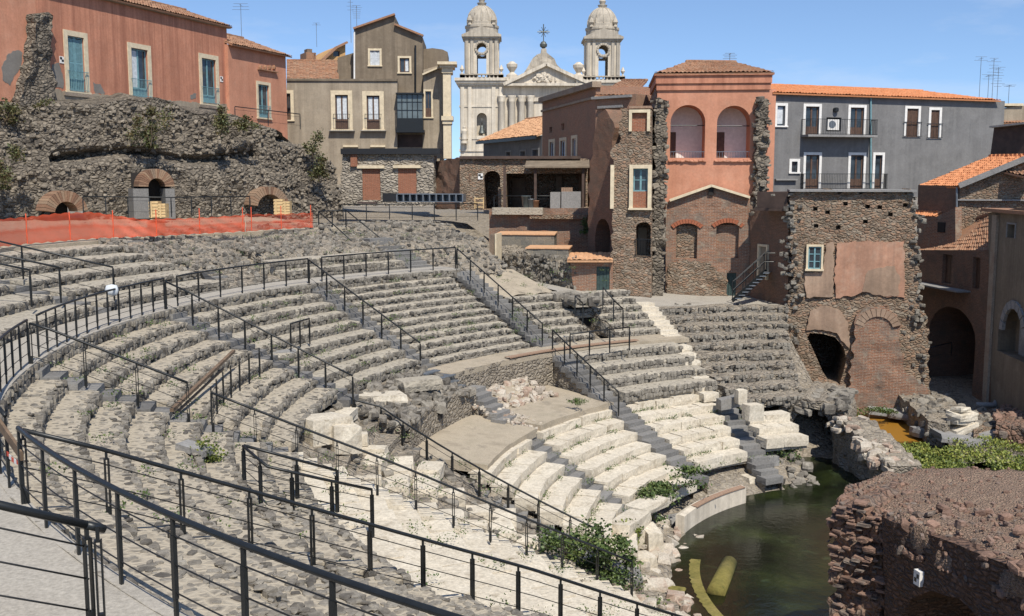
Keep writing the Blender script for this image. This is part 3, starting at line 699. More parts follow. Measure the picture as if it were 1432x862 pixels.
def tumbled():
    t = thing('tumbled_blocks', 'tumbled white limestone seat blocks strewn over the rubble core', 'seating', pol(16, 182, -10), None)
    for i in range(12):
        r = 20.0 - i * .74; z = -7.1 - i * .36; a0, a1 = ST_MID(.6)(min(r, 19.5)), ST_S2(-1.0)(r); row = MB()
        A = np.linspace(a0, a1, 12); row.grid(np.array([[pol(r + .15, a, z - .5), pol(r + .15, a, z - .12), pol(r + .8, a, z - .1)] for a in A]), flip=True)
        ro = row.build('seat_row', M['rubble'], t); q = a0; deg = math.degrees(1 / (r + .35))
        while q < a1 - .4 * deg:
            L = min(RNG.uniform(.5, 1.3), (a1 - q) / deg); f = (q - a0) / (a1 - a0 + 1e-6)
            if RNG.random() < .3 + .62 * f:
                block('stone_block', ro, r + RNG.normal(0, .05), r + .7 + RNG.normal(0, .06), q + L * deg / 2, L * .95, z + RNG.normal(.02, .05), RNG.uniform(.34, .5), tl=.05, rnd=.16, jit=.08, yaw=.1)
            q += L * deg
tumbled()

# curved white wall at the pond, loose blocks
def pond_wall():
    A = np.linspace(127.5, 152, 50); mb = MB()
    mb.grid(np.array([[pol(10.3, a, -12.3), pol(10.3, a, -11.2), pol(10.5, a, -11.17), pol(10.62, a, -11.2), pol(10.62, a, -11.9)] for a in A]), flip=True)
    for a in (127.5, 152): mb.add([pol(10.3, a, -12.3), pol(10.3, a, -11.2), pol(10.5, a, -11.17), pol(10.62, a, -11.2), pol(10.62, a, -12.3)], [[0, 1, 2, 3, 4]])
    o = mb.build('pond_wall', M['church'], None, loc=pol(10.3, 140, -12.3)); tag(o, 'low curved white wall standing at the edge of the dark pond', 'wall')
    c = MB(); c.grid(np.array([[pol(10.27, a, -11.205), pol(10.27, a, -11.165), pol(10.5, a, -11.15), pol(10.5, a, -11.19)] for a in np.linspace(128, 146, 40)]), flip=True); c.build('brick_course', M['brickred'], o)
pond_wall()

# ------------------------------------------------------------------ stairways
stair('long dark lava steps down the far wedges, right of the eleven rubble rows', ST_Sm1(-.45), 26.6, -4.2, 20.7, -7.2, 18, 1.05)
stair('dark lava steps running down to the little bridge of steel treads', ST_S0(-.5), 26.6, -4.2, 20.9, -7.15, 18, .95)
stair('lava steps with worn edges left of the middle wedge', ST_S1(-.5), 26.6, -4.2, 20.3, -6.95, 16, .95)
stair('lava steps beside the wedge with the wooden beam', ST_S2(-.4), 26.6, -4.2, 20.8, -6.7, 15, .95)
stair('white limestone steps below the sloping handrail', ST_S2(-.45), 20.8, -6.7, 11.3, -11.5, 27, 1.0, 'marble')
stair('nearest lava steps, under the longest sloping handrail', ST_S3(.5), 26.5, -4.2, 13.0, -10.8, 38, 1.1)
stair('railed bluish lava steps from the sunny path to the pond rows', ST_L1(0), 19.6, -7.3, 11.4, -10.95, 22, .95)
stair('lava steps from the little steel bridge down between the white rows', ST_L0(0), 19.3, -7.75, 11.5, -11.0, 21, .95)
stair('shaded lava steps going down along the tumbled white blocks', ST_MID(.1), 19.5, -8.2, 11.2, -11.3, 20, 1.0)
stair('lava steps at the right end of the white rows, beside the low arch', ST_L2(0), 15.4, -9.25, 10.7, -11.3, 13, .9)
stair('pale worn steps from the paved court down the right hand wedge', az_line(24, 110.4, 19.6, 111.6), 24.0, -5.95, 19.8, -7.4, 9, .95, 'marble')
stair('loose white step blocks running down the right hand rows', az_line(19.6, 111.6, 15, 115.5), 19.5, -7.35, 15.4, -9.0, 7, .8, 'marble', irr=.07, h=.36)
stair('short grey steps from the far walkway up to the rubble slope', lambda R: 133.6, 31.4, -2.75, 27.9, -4.1, 8, 1.5)
stair('broad grey steps up to the terrace at the end of the orange net', lambda R: 155.4, 34.4, -2.4, 29.4, -3.9, 9, 1.5)
stair('upper lava steps behind the walkway below the longest upper handrail', lambda R: 173.2, 34.0, -2.6, 27.9, -4.05, 9, .95)

# ------------------------------------------------------------------ railings
UPZ = [(10.3, -11.3), (12, -11.0), (15.6, -9.25), (18.2, -7.95), (20.6, -6.85), (26.3, -4.2), (28.0, -4.1), (34, -2.55)]
def gz(R): r, z = np.array(UPZ).T; return float(np.interp(R, r, z))
def radial(azf, R0, R1, n=9, zf=gz, dz=0.0): return [pol(R, A_(azf)(R), zf(R) + dz) for R in np.linspace(R0, R1, n)]
def arc(a0, a1, R, z, n=None):
    n = n or max(2, int(abs(a1 - a0) / 1.2)); return [pol(R, a, z) for a in np.linspace(a0, a1, n)]
wg = 'railings along the curved walkway'
railing('far stretch of walkway railing above the eleven rubble rows', arc(131.6, 149.2, 26.45, -4.12), 1.33, group=wg)
railing('walkway railing stretch above the worn middle wedge', arc(151.0, 168.8, 26.45, -4.12), 1.28, group=wg)
railing('left walkway railing stretch with a plastic bag tied to a post', arc(170.6, 190.4, 26.45, -4.12), .78, group=wg)
railing('walkway railing stretch cut by the left edge of the picture', arc(192.3, 214.9, 26.45, -4.12), .8, group=wg)
railing('nearest walkway railing, curving out through the bottom of the view', arc(216.8, 252, 26.45, -4.12), 1.16, group=wg, r=.032)
sg = 'sloping railings of the stairways'
railing('sloping railing beside the farthest long lava steps', radial(ST_Sm1(0), 26.4, 20.7, zf=lambda R: np.interp(R, [20.7, 26.4], [-7.1, -4.12])), 1.05, wires=1, group=sg, h=.95, kind='wide')
railing('sloping railing ending above the little steel bridge', radial(ST_S0(0), 26.4, 20.95, zf=lambda R: np.interp(R, [20.9, 26.4], [-7.1, -4.12])), .98, wires=1, group=sg, h=.95, kind='wide')
railing('sloping railing that crosses the worn middle wedge', radial(ST_S1(0), 26.4, 20.15), .98, wires=2, group=sg, h=.98, kind='wide')
railing('sloping railing above the wedge with the wooden beam', radial(ST_S2(0), 26.4, 23.05), 1.15, group=sg, h=1.0, kind='twin')
railing('long sloping railing over the tumbled white blocks down to the green bush', radial(ST_S2(0), 22.5, 11.95, 14), 1.08, group=sg, h=.98, kind='twin')
railing('longest sloping railing, crossing the whole foreground to the pond', radial(ST_S3(0), 26.4, 12.5, 16), 1.12, group=sg, h=1.04, kind='twin', r=.03)
P0 = pol(20.1, ST_S1(0)(20.1), -7.85); P1 = pol(19.5, ST_MID(.55)(19.5), -8.2)
railing('railing with a level landing piece, then sloping along the shaded lava steps', [P0, P1] + radial(ST_MID(.55), 19.0, 12.3, 9, lambda R: np.interp(R, [12.3, 19.5], [-10.95, -8.2])), 1.0, group=sg, h=1.0, kind='twin')
railing('short sloping railing beside the bluish lava steps', radial(ST_L1(.5), 19.6, 15.3, 6, lambda R: np.interp(R, [15.3, 19.6], [-9.15, -7.22])), 1.0, wires=2, group=sg, h=.95)
tg = 'short railings in the seating'
railing('level railing in front of the dark vaulted passage', [atz(797, 501.5, -7.2), atz(826, 497, -7.2), atz(880, 490, -7.2)], 1.25, wires=1, group=tg)
railing('small sloping railing left of the vaulted passage', [atz(804, 444, -5.9), atz(815, 455, -6.25)], .9, wires=1, group=tg, h=.95)
railing('small sloping railing right of the vaulted passage', [atz(843, 432, -5.6), atz(859, 451, -6.2), atz(871, 462, -6.6)], .8, wires=1, group=tg, h=.95)
railing('short level railing of three posts on the worn middle wedge', [pol(23.1, a, gz(23.1)) for a in (165.6, 163.9, 162.2)], .75, wires=0, group=tg, h=.9)
railing('row of bare posts between the worn middle wedge and the beam', [pol(22.6, a, gz(22.6) - .05) for a in np.linspace(190, 175, 8)], .98, wires=2, top=False, group=tg, h=1.0)
def c2(x, y, z): return atz(x, y, z)
railing('cranked railing around the dark hole on the white slope', [c2(342, 692, -6.25), c2(376, 725, -6.3), c2(450, 738, -6.85), c2(521, 750, -7.35)], 1.05, group=tg, h=1.0, kind='twin')
railing('sloping railing behind the cranked one on the white slope', [c2(343, 691, -6.25), c2(410, 708, -6.6), c2(472, 722, -7.1)], 1.05, group=tg, h=1.0, kind='twin')
ug2 = 'railings of the upper tier'
uz = lambda R: np.interp(R, [27.7, 34, 40], [-3.75, -2.45, -1.6])
railing('longest upper handrail, in front of the orange net', radial(lambda R: 172.4, 40, 27.7, 5, uz), 2.9, wires=2, group=ug2, h=1.05)
railing('upper handrail second from the left edge', radial(lambda R: 176.3, 36, 28.4, 4, uz), 2.4, wires=2, group=ug2, h=1.05)
railing('upper handrail nearest the left edge, lowest of three', radial(lambda R: 179.0, 36, 28.6, 4, uz), 2.4, wires=2, group=ug2, h=1.05)
railing('level railing along the edge of the far upper terrace', [atz(480, 310.5, -2.35), atz(560, 310, -2.35), atz(668, 308.6, -2.35)], 1.35, wires=2, group=ug2)
q0, q1 = aty(446, 323, 53.5), atz(493, 366, -3.95); r0, r1 = aty(484, 321, 53.5), atz(535, 363, -3.95)
railing('left rail of the railed descent to the far walkway', [q0, (q0 + q1) / 2, q1], 2.6, wires=1, group=ug2)
railing('right rail of the railed descent to the far walkway', [r0, (r0 + r1) / 2, r1], 2.6, wires=1, group=ug2)
railing('top cross rail of the railed descent on the terrace', [q0, r0], .75, wires=1, group=ug2)
railing('thin railing at the foot of the rubble scarp', [aty(117, 303, 51.8), aty(240, 303.5, 53.6), aty(350, 301, 56.0)], 1.0, wires=2, group=ug2)
e1 = aty(146, 737, 8.4); e0 = aty(-70, 687, 7.6); e1b = e1 + (e0 - e1) * .13
up1 = np.array([0, 0, 1.0])
rl = railing('big near handrail end at the lower left corner', [e1b - up1 * 1.02, e0 - up1 * 1.02], 3, wires=3, group=ug2, h=1.0, kind='twin', r=.036)
mb = MB(); mb.tube([e1b - up1 * .02, e1 - up1 * .02], .036, 10); mb.build('handrail', M['metal'], rl, True)
inst('post', post_mesh(1.0, 'twin'), rl, e1b - up1 * 1.02 + np.array([.09, .0, -.02]), .3)

# ------------------------------------------------------------------ orange net on the terrace edge
def orange_net():
    m, nt, N, L, P = _mat('orange safety net'); P.inputs['Base Color'].default_value = (.58, .085, .03, 1); P.inputs['Roughness'].default_value = .6
    co = N.new('ShaderNodeTexCoord').outputs['Object']; n = _noise(N, L, co, 1.4, 4); tr = N.new('ShaderNodeBsdfTransparent'); mx = N.new('ShaderNodeMixShader')
    at = N.new('ShaderNodeAttribute'); at.attribute_name = 'tint'
    L.new(_math(N, L, 'MULTIPLY', _rng(N, L, n, .35, .65, .9, 1.08), at.outputs['Fac']), mx.inputs[0]); L.new(P.outputs[0], mx.inputs[1]); L.new(tr.outputs[0], mx.inputs[2])
    L.new(mx.outputs[0], N['Material Output'].inputs[0])
    for lab, pts, dn in (('sagging orange plastic net along the terrace edge, left of the small steps', [(-30, 350, 309), (0, 345.5, 307), (40, 341, 304), (80, 338, 299), (130, 334, 297), (170, 332, 303), (205, 331, 308), (225, 330, 306), (260, 328, 306), (300, 326, 304), (343, 324, 301)], .42),
                         ('faint orange net stretched in front of the pale crate on the right', [(344, 324, 300), (380, 321, 300), (410, 319.5, 299), (438, 318, 298)], .72)):
        X = [p[0] for p in pts]; xs = np.linspace(X[0], X[-1], 90 if len(pts) > 5 else 30); m_ = 9; G = []; T = []
        for x in xs:
            yb = np.interp(x, X, [p[1] for p in pts]); yt = np.interp(x, X, [p[2] for p in pts]); b = atz(x, yb, -2.33); h = (yb - yt) / 1440 * b[1]
            G.append([b + [0, .045 * math.sin(x * .23 + k * 1.3) + .03 * math.sin(x * .51 + k * .7), h * k / (m_ - 1) + .025 * math.sin(x * .4 + k)] for k in range(m_)])
            T.append([.62 * dn * (.45 if (k in (0, 4, 8) or 205 < x < 232) else (1.5 if k > 4 else .85)) for k in range(m_)])
        mb = MB(); mb.grid(np.array(G), tint=np.array(T)); o = mb.build('safety_net', m, None, True, loc=G[0][0]); tag(o, lab, 'net')
        pb = None
        for x in np.linspace(X[0] + 8, X[-1] - 3, 7 if len(pts) > 5 else 3):
            yb = np.interp(x, X, [p[1] for p in pts]); pb = MB(); b = atz(x, yb, -2.33); pb.tube([b, b + [0, 0, 1.12]], .022, 6); pb.build('net_stake', M['net'], o)
orange_net()

# ------------------------------------------------------------------ timber and small things on the seating
def lone(name, lab, cat, mat, fn, smooth=False, loc=None, group=None):
    mb = MB(); fn(mb); o = mb.build(name, M[mat], None, smooth, loc=loc if loc is not None else np.concatenate(mb.V).mean(0)); return tag(o, lab, cat, group)
def beam(mb, a, b, w=.1, h=.1):
    a, b = np.asarray(a), np.asarray(b); d = b - a; L = np.linalg.norm(d); d /= L; s = np.cross(d, [0, 0, 1.]); s /= np.linalg.norm(s); u = np.cross(s, d)
    mb.frame_box(a - s * w / 2 - u * h / 2, d * L, s * w, u * h)
lone('wooden_beam', 'long weathered wooden beam lying along the row ends', 'beam', 'plank', lambda mb: beam(mb, atz(240, 574, -5.35), atz(327, 491, -5.0), .09, .08))
lone('wooden_beam', 'thin batten under the long weathered wooden beam', 'beam', 'plank', lambda mb: beam(mb, atz(247, 577, -5.5), atz(312, 516, -5.3), .05, .05))
lone('plank', 'brown plank blocking the gap between two near railing posts', 'plank', 'plank', lambda mb: beam(mb, aty(-12, 577, 13.9), aty(31, 638, 12.75), .04, .13))
def tape(mb):
    a, b = aty(9, 636, 13.5), aty(30, 650, 12.8)
    for k in range(6): p, q = a + (b - a) * k / 6, a + (b - a) * (k + 1) / 6; s = -.05 * math.sin(math.pi * (k + .5) / 6); mb.frame_box(p + [0, 0, s], q - p, [0, .01, 0], [0, 0, .06], k % 2)
tm, nt, N, L, P = _mat('red white tape'); at = N.new('ShaderNodeAttribute'); at.attribute_name = 'tint'; rr = _ramp(N, [(0, (.6, .05, .02)), (.5, (.75, .75, .73))], 'CONSTANT'); L.new(at.outputs['Fac'], rr.inputs[0]); L.new(rr.outputs[0], P.inputs['Base Color']); M['tape'] = tm
lone('barrier_tape', 'twisted red and white tape tied between two near railing posts', 'tape', 'tape', tape)
def bag(mb):
    c = pol(26.45, 177.6, -3.2); mb.stones([c + [-.1, 0, .05]], [(.34, .16, .3)], 0.3, .6, .12, tints=[.5], tilt=.1)
lone('plastic_bag', 'white plastic bag tied to a walkway railing post', 'bag', 'curtain', bag, True)
lone('plank', 'broken grey slab lying tilted on the pebble rows by a weed tuft', 'slab', 'conc_grey', lambda mb: beam(mb, atz(254, 622, -5.55), atz(292, 633, -5.65), .4, .14))
lone('tilted_panel', 'black panel leaning tilted over the walkway at the upper steps', 'panel', 'black', lambda mb: mb.add([atz(265, 380, -3.55), atz(280, 379, -3.5), atz(311, 396, -4.0), atz(292, 399, -4.05)] + [p - np.array([0, 0, .06]) for p in (atz(265, 380, -3.55), atz(280, 379, -3.5), atz(311, 396, -4.0), atz(292, 399, -4.05))], [[0, 1, 2, 3], [7, 6, 5, 4], [0, 4, 5, 1], [1, 5, 6, 2], [2, 6, 7, 3], [3, 7, 4, 0]]))
for i, (x, y, z, L, w, h, rz) in enumerate([(378, 480, -5.6, 1.1, .45, .16, .4), (394, 494, -5.8, .9, .4, .16, .5)]):
    lone('stone_slab', ['grey loose slab lying on the worn middle wedge', 'lower grey loose slab resting against the sloping railing'][i], 'slab', 'conc_grey', lambda mb: mb.stones([atz(x, y, z)], [(L, w, h)], rz, .05, .05, tilt=.08))
def slab(lab, x, y, z, S, rz, mat='marble', tilt=.05, cat='stone block', name='loose_block', grp=None):
    return lone(name, lab, cat, mat, lambda mb: mb.stones([atz(x, y, z)], [S], rz, .14, .07, tilt=tilt, tints=[RNG.random()]), group=grp)
slab('big flat pale slab perched above the roughcast wall, left of the steel bridge', 585, 537, -7.15, (1.5, 1.0, .4), .5, 'tread')
slab('stacked upper pale slab behind the level landing railing', 530, 558, -7.3, (1.8, 1.0, .4), .3)
slab('stacked lower pale slab under the one behind the landing railing', 520, 577, -7.75, (1.5, .9, .35), .35)
slab('large white block with a flat top right below the sloping railing joint', 452, 600, -6.9, (1.4, 1.0, .75), .8)
slab('tall white block beside the large flat topped one', 480, 612, -7.15, (.8, .9, .8), .5)
slab('long white slab lying slanted at the pond edge', 880, 735, -10.8, (2.0, .75, .55), 1.1)
slab('white crown shaped carved stone at the pond edge', 891, 790, -11.55, (1.0, .8, .6), .3)
slab('dark fronted ashlar block in the water by the pond edge', 895, 752, -11.35, (1.1, .8, .8), .1)
slab('upright whitish stone standing at the water by the bush', 913, 762, -11.45, (.5, .6, .95), .2)
slab('flat white slab among the green bushes on the white rows', 905, 707, -10.75, (1.5, .8, .3), .75)
slab('pale upright block at the head of the right lava steps', 1036, 555, -8.75, (.42, .35, .6), .3)
slab('big rounded pale boulder at the head of the right lava steps', 1053, 576, -9.05, (.7, .5, .65), .4)
slab('dark loose lava block left of the pale upright block', 1018, 563, -9.1, (.9, .5, .45), .3, 'lava')
slab('dark square block at the foot of the right lava steps', 1070, 650, -11.35, (.7, 1.0, .9), .3, 'conc_grey')
slab('grey broken beam stone lying on the white rows near the pond', 1003, 640, -10.8, (.9, .35, .35), 2.6, 'conc_grey', .2)
slab('half drowned pale rubble stone right of the white pond wall', 1055, 672, -11.6, (1.1, .8, .5), .4)
slab('flat pale stone at the water right of the white pond wall', 1088, 657, -11.75, (1.3, .6, .2), .2)
slab('low dark stone at the left foot of the white pond wall', 948, 727, -11.7, (1.0, .6, .25), .5, 'conc_grey')
def bridge():
    t = thing('steel_bridge', 'little bridge of dark steel treads over the gap in the lava steps', 'steps', pol(20.0, 150, -8), None)
    for i, (x, y, z, w) in enumerate([(601, 521, -7.1, .3), (615, 526, -7.25, .8), (628, 535, -7.45, .3), (637, 542, -7.62, .3), (645, 549, -7.8, .3)]):
        a = rad(ST_S0(0)(20.5)); mb = MB(); mb.box(atz(x, y, z), (w, 1.0, .05), a); mb.box(atz(x, y, z) - [0, 0, .09], (w * .8, .06, .14), a); mb.build('steel_tread', M['steelgrey'], t)
    mb = MB()
    for sx in (-.42, .42):
        a = rad(151 + 90); o = np.array([math.cos(a), math.sin(a), 0]) * sx; beam(mb, atz(601, 521, -7.2) + o, atz(647, 552, -7.95) + o, .05, .12)
    mb.build('stringer', M['metal'], t)
    mb = MB(); mb.tube([atz(626, 540, -7.6), atz(626, 560, -8.4)], .03); mb.build('prop', M['metal'], t)
bridge()

# ------------------------------------------------------------------ facade helpers
def surround(F, r, w, proud, mat, par, name='surround', sill=True, back=.1):
    s0, z0, s1, z1 = r; mb = MB()
    wbox(F, mb, (s0 - w, z0, s0 - .003, z1 + w), -back, proud); wbox(F, mb, (s1 + .003, z0, s1 + w, z1 + w), -back, proud)
    wbox(F, mb, (s0, z1 + .003, s1, z1 + w - .002), -back, proud - .003)
    if sill: wbox(F, mb, (s0 - w - .04, z0 - .1, s1 + w + .04, z0 - .003), -back, proud + .06)
    return mb.build(name, M[mat], par)
def bars(F, r, h, par, d=.1, sp=.12, mat='metal', name='balcony_rail', t=.016):
    s0, z0, s1, _ = r; mb = MB(); n = max(2, int((s1 - s0) / sp))
    for k in range(n + 1): q = s0 + (s1 - s0) * k / n; wbox(F, mb, (q - t / 2, z0 + .06, q + t / 2, z0 + h), d - t, d)
    for zz in (z0 + .05, z0 + h): wbox(F, mb, (s0 - .05, zz, s1 + .05, zz + .03), d - .03, d + .015)
    for q in (s0 - .05, s1 + .03): wbox(F, mb, (q, z0 + h, q + .02, z0 + h + .028), 0, d - .031)
    return mb.build(name, M[mat], par)
def leaves2(F, r, mat, par, d=-.1, glass=True, panel=.28, curtain=None, mull=True, name='casement', bars_=0):
    """glazed double leaf door or window: frame part with pane sub-parts"""
    s0, z0, s1, z1 = r; H = z1 - z0; Wd = s1 - s0; st = min(.09, Wd * .09); mb = MB(); c = (s0 + s1) / 2
    wbox(F, mb, (s0, z0, s0 + st, z1), d - .06, d); wbox(F, mb, (s1 - st, z0, s1, z1), d - .06, d)
    if mull: wbox(F, mb, (c - st * .7, z0, c + st * .7, z1), d - .06, d + .01)
    wbox(F, mb, (s0 + st, z1 - st, s1 - st, z1), d - .06, d - .003)
    if panel: wbox(F, mb, (s0 + st, z0, s1 - st, z0 + H * panel), d - .06, d - .012)
    else: wbox(F, mb, (s0 + st, z0, s1 - st, z0 + st), d - .06, d - .003)
    for k in range(bars_): zz = z0 + H * panel + H * (1 - panel) * (k + 1) / (bars_ + 1); wbox(F, mb, (s0 + st, zz - .02, s1 - st, zz + .02), d - .05, d - .005)
    o = mb.build(name, M[mat], par)
    g = MB(); wbox(F, g, (s0 + st, z0 + (H * panel if panel else st), s1 - st, z1 - st), d - .05, d - .03); g.build('pane', M['glass'], o)
    if curtain:
        g = MB(); q0, q1 = (s0 + st + .02, c - .05) if curtain == 'l' else ((c + .05, s1 - st - .02) if curtain == 'r' else (s0 + st + .04, s1 - st - .04))
        wbox(F, g, (q0, z0 + H * max(panel, .1), q1, z1 - st - .05), d - .028, d - .02); g.build('curtain', M['curtain'], o)
    return o
def slab_door(F, r, mat, par, d=-.12, planks=5, name='door', panels=0):
    s0, z0, s1, z1 = r; mb = MB(); n = planks; g = (s1 - s0) / n
    for k in range(n): wbox(F, mb, (s0 + k * g + .008, z0, s0 + (k + 1) * g - .008, z1), d - .05, d + (.01 if k % 2 else 0))
    wbox(F, mb, (s0, z0, s1, z1), d - .08, d - .045)
    return mb.build(name, M[mat], par)
def louvres(F, r, mat, par, d=-.06, name='shutter', n=2):
    s0, z0, s1, z1 = r; mb = MB(); m = int((z1 - z0) / .07); c = (s1 - s0) / n
    for l in range(n):
        a, b = s0 + l * c + .01, s0 + (l + 1) * c - .01
        for q in (a, b - .07): wbox(F, mb, (q, z0, q + .07, z1), d - .05, d)
        for zz in (z0, (z0 + z1) / 2, z1 - .07): wbox(F, mb, (a + .07, zz, b - .07, zz + .07), d - .05, d - .003)
        for k in range(m): zz = z0 + .07 + (z1 - z0 - .16) * k / m; mb.frame_box(F.pt(a + .07, zz, d - .04), F.u * (b - a - .14), F.n * .03 + np.array([0, 0, -.02]), (0, 0, .045))
    return mb.build(name, M[mat], par)
def tiled(par, name, A, B, C_, D_, mat='tile', tile=.26, row=.42, ridge=True, lift=.05):
    """roof plane A-B at the eave, D-C at the ridge, built as rows of round tiles"""
    A, B, C_, D_ = (np.asarray(p, float) for p in (A, B, C_, D_)); W1 = np.linalg.norm(B - A); H1 = np.linalg.norm((D_ - A + C_ - B) / 2)
    nu = max(2, int(W1 / tile)); nv = max(1, int(H1 / row)); nrm = np.cross(B - A, D_ - A); nrm /= np.linalg.norm(nrm); nrm = nrm if nrm[2] > 0 else -nrm
    us = []; pr = []
    for k in range(nu):
        for f, h in ((0, 0), (.22, .75), (.45, 1), (.68, .75), (.9, .05)): us.append((k + f) / nu); pr.append(h)
    us.append(1.0); pr.append(0); us = np.array(us); pr = np.array(pr); col = np.minimum((us * nu).astype(int), nu - 1); P = []; T = []
    r_ = np.random.default_rng(nu * 7 + nv); tt = r_.uniform(0, 1, (nv + 1, nu + 1)); jj = r_.normal(0, .012, (nv + 1, nu + 1))
    for v in range(nv):
        for e, f in ((0, .0), (1, .985)):
            w = (v + f) / nv; q = (A + (D_ - A) * w)[None] * (1 - us)[:, None] + (B + (C_ - B) * w)[None] * us[:, None]
            P.append(q + nrm[None] * (pr * lift * (1.0 if e == 0 else .75) + (lift * .5 if e == 0 else 0) + jj[v][col])[:, None]); T.append(tt[v][col])
    mb = MB(); mb.grid(np.array(P), tint=np.array(T))
    th = nrm * .12; q = [A, B, C_, D_]; mb.add([p - nrm * .02 for p in q] + [p - th for p in q], [[3, 2, 1, 0], [4, 5, 6, 7], [0, 1, 5, 4], [1, 2, 6, 5], [2, 3, 7, 6], [3, 0, 4, 7]], .3)
    if ridge:
        n = max(2, int(W1 / .45)); mb.stones([D_ + (C_ - D_) * (k + .5) / n + [0, 0, .04] for k in range(n)], [(W1 / n * 1.05, .28, .18)], math.atan2((C_ - D_)[1], (C_ - D_)[0]), .4, .05, tilt=.02)
    return mb.build(name, M[mat], par)
def blob_patch(F, pts, mat, par, name='bare_patch', d=.012, seed=3):
    poly = subdiv([F.px(*p) for p in pts], .18, .05, seed); tri = tessellate_polygon([[Vector((q, z, 0)) for q, z in poly]]); mb = MB()
    n = len(poly); V = [F.pt(q, z, d) for q, z in poly] + [F.pt(q, z, -.05) for q, z in poly]
    mb.add(V, [list(t) for t in tri] + [[i, (i + 1) % n, n + (i + 1) % n, n + i] for i in range(n)]); return mb.build(name, M[mat], par)
def P_(F, L): return [F.px(*p) for p in L]
def voussoirs(F, c, z, r0, r1, par, n=17, d0=-.3, d1=.06, mat='brick', name='brick_arch', a0=0, a1=math.pi):
    mb = MB()
    for k in range(n):
        t0 = a0 + (a1 - a0) * (k + .06) / n; t1 = a0 + (a1 - a0) * (k + .94) / n
        V = [F.pt(c + r * math.cos(t), z + r * math.sin(t), d) for d in (d0, d1) for r, t in ((r0, t0), (r1, t0), (r1, t1), (r0, t1))]
        mb.add(V, [[3, 2, 1, 0], [4, 5, 6, 7], [0, 1, 5, 4], [1, 2, 6, 5], [2, 3, 7, 6], [3, 0, 4, 7]], RNG.random(), [(RNG.random(), .03)] * 8)
    return mb.build(name, M[mat], par)
def sign(F, x, y, par=None, w=.32, h=.38, lab=None):
    q, z = F.px(x, y); mb = MB(); wbox(F, mb, (q - w / 2, z - h / 2, q + w / 2, z + h / 2), 0, .03); o = mb.build('survey_sign', M['white'], None, loc=F.pt(q, z)); tag(o, lab, 'sign', None)
    mb = MB()
    for a, b in ((-.25, .2), (.12, -.12)): wbox(F, mb, (q + a * w - .06, z + b * h - .06, q + a * w + .1, z + b * h + .07), .03, .034)
    mb.build('black_mark', M['black'], o); return o
def rect_poly(F, x0, y0, x1, y1): return [F.px(x0, y1), F.px(x1, y1), F.px(x1, y0), F.px(x0, y0)]
def house(name, lab, cat='house', group='houses above the theatre', F=None): return thing(name, lab, cat, F.pt(0, -2.5), group)
def antenna(lab, x, yb, yt, d, n=6, w=.9, par=None):
    b = aty(x, yb, d); H = (yb - yt) / 1440 * d; mb = MB(); mb.tube([b, b + [0, 0, H]], .022, 5)
    for k in range(n): z = H * (1 - .08 * k); L = w * (.5 + .5 * RNG.random()); mb.tube([b + [-L / 2, 0, z], b + [L / 2, .02, z]], .012, 4)
    mb.tube([b + [0, -.4, H * .96], b + [0, .5, H * .96]], .014, 4)
    o = mb.build('antenna', M['steelgrey'], None, loc=b); return tag(o, lab, 'antenna', 'roof antennas')

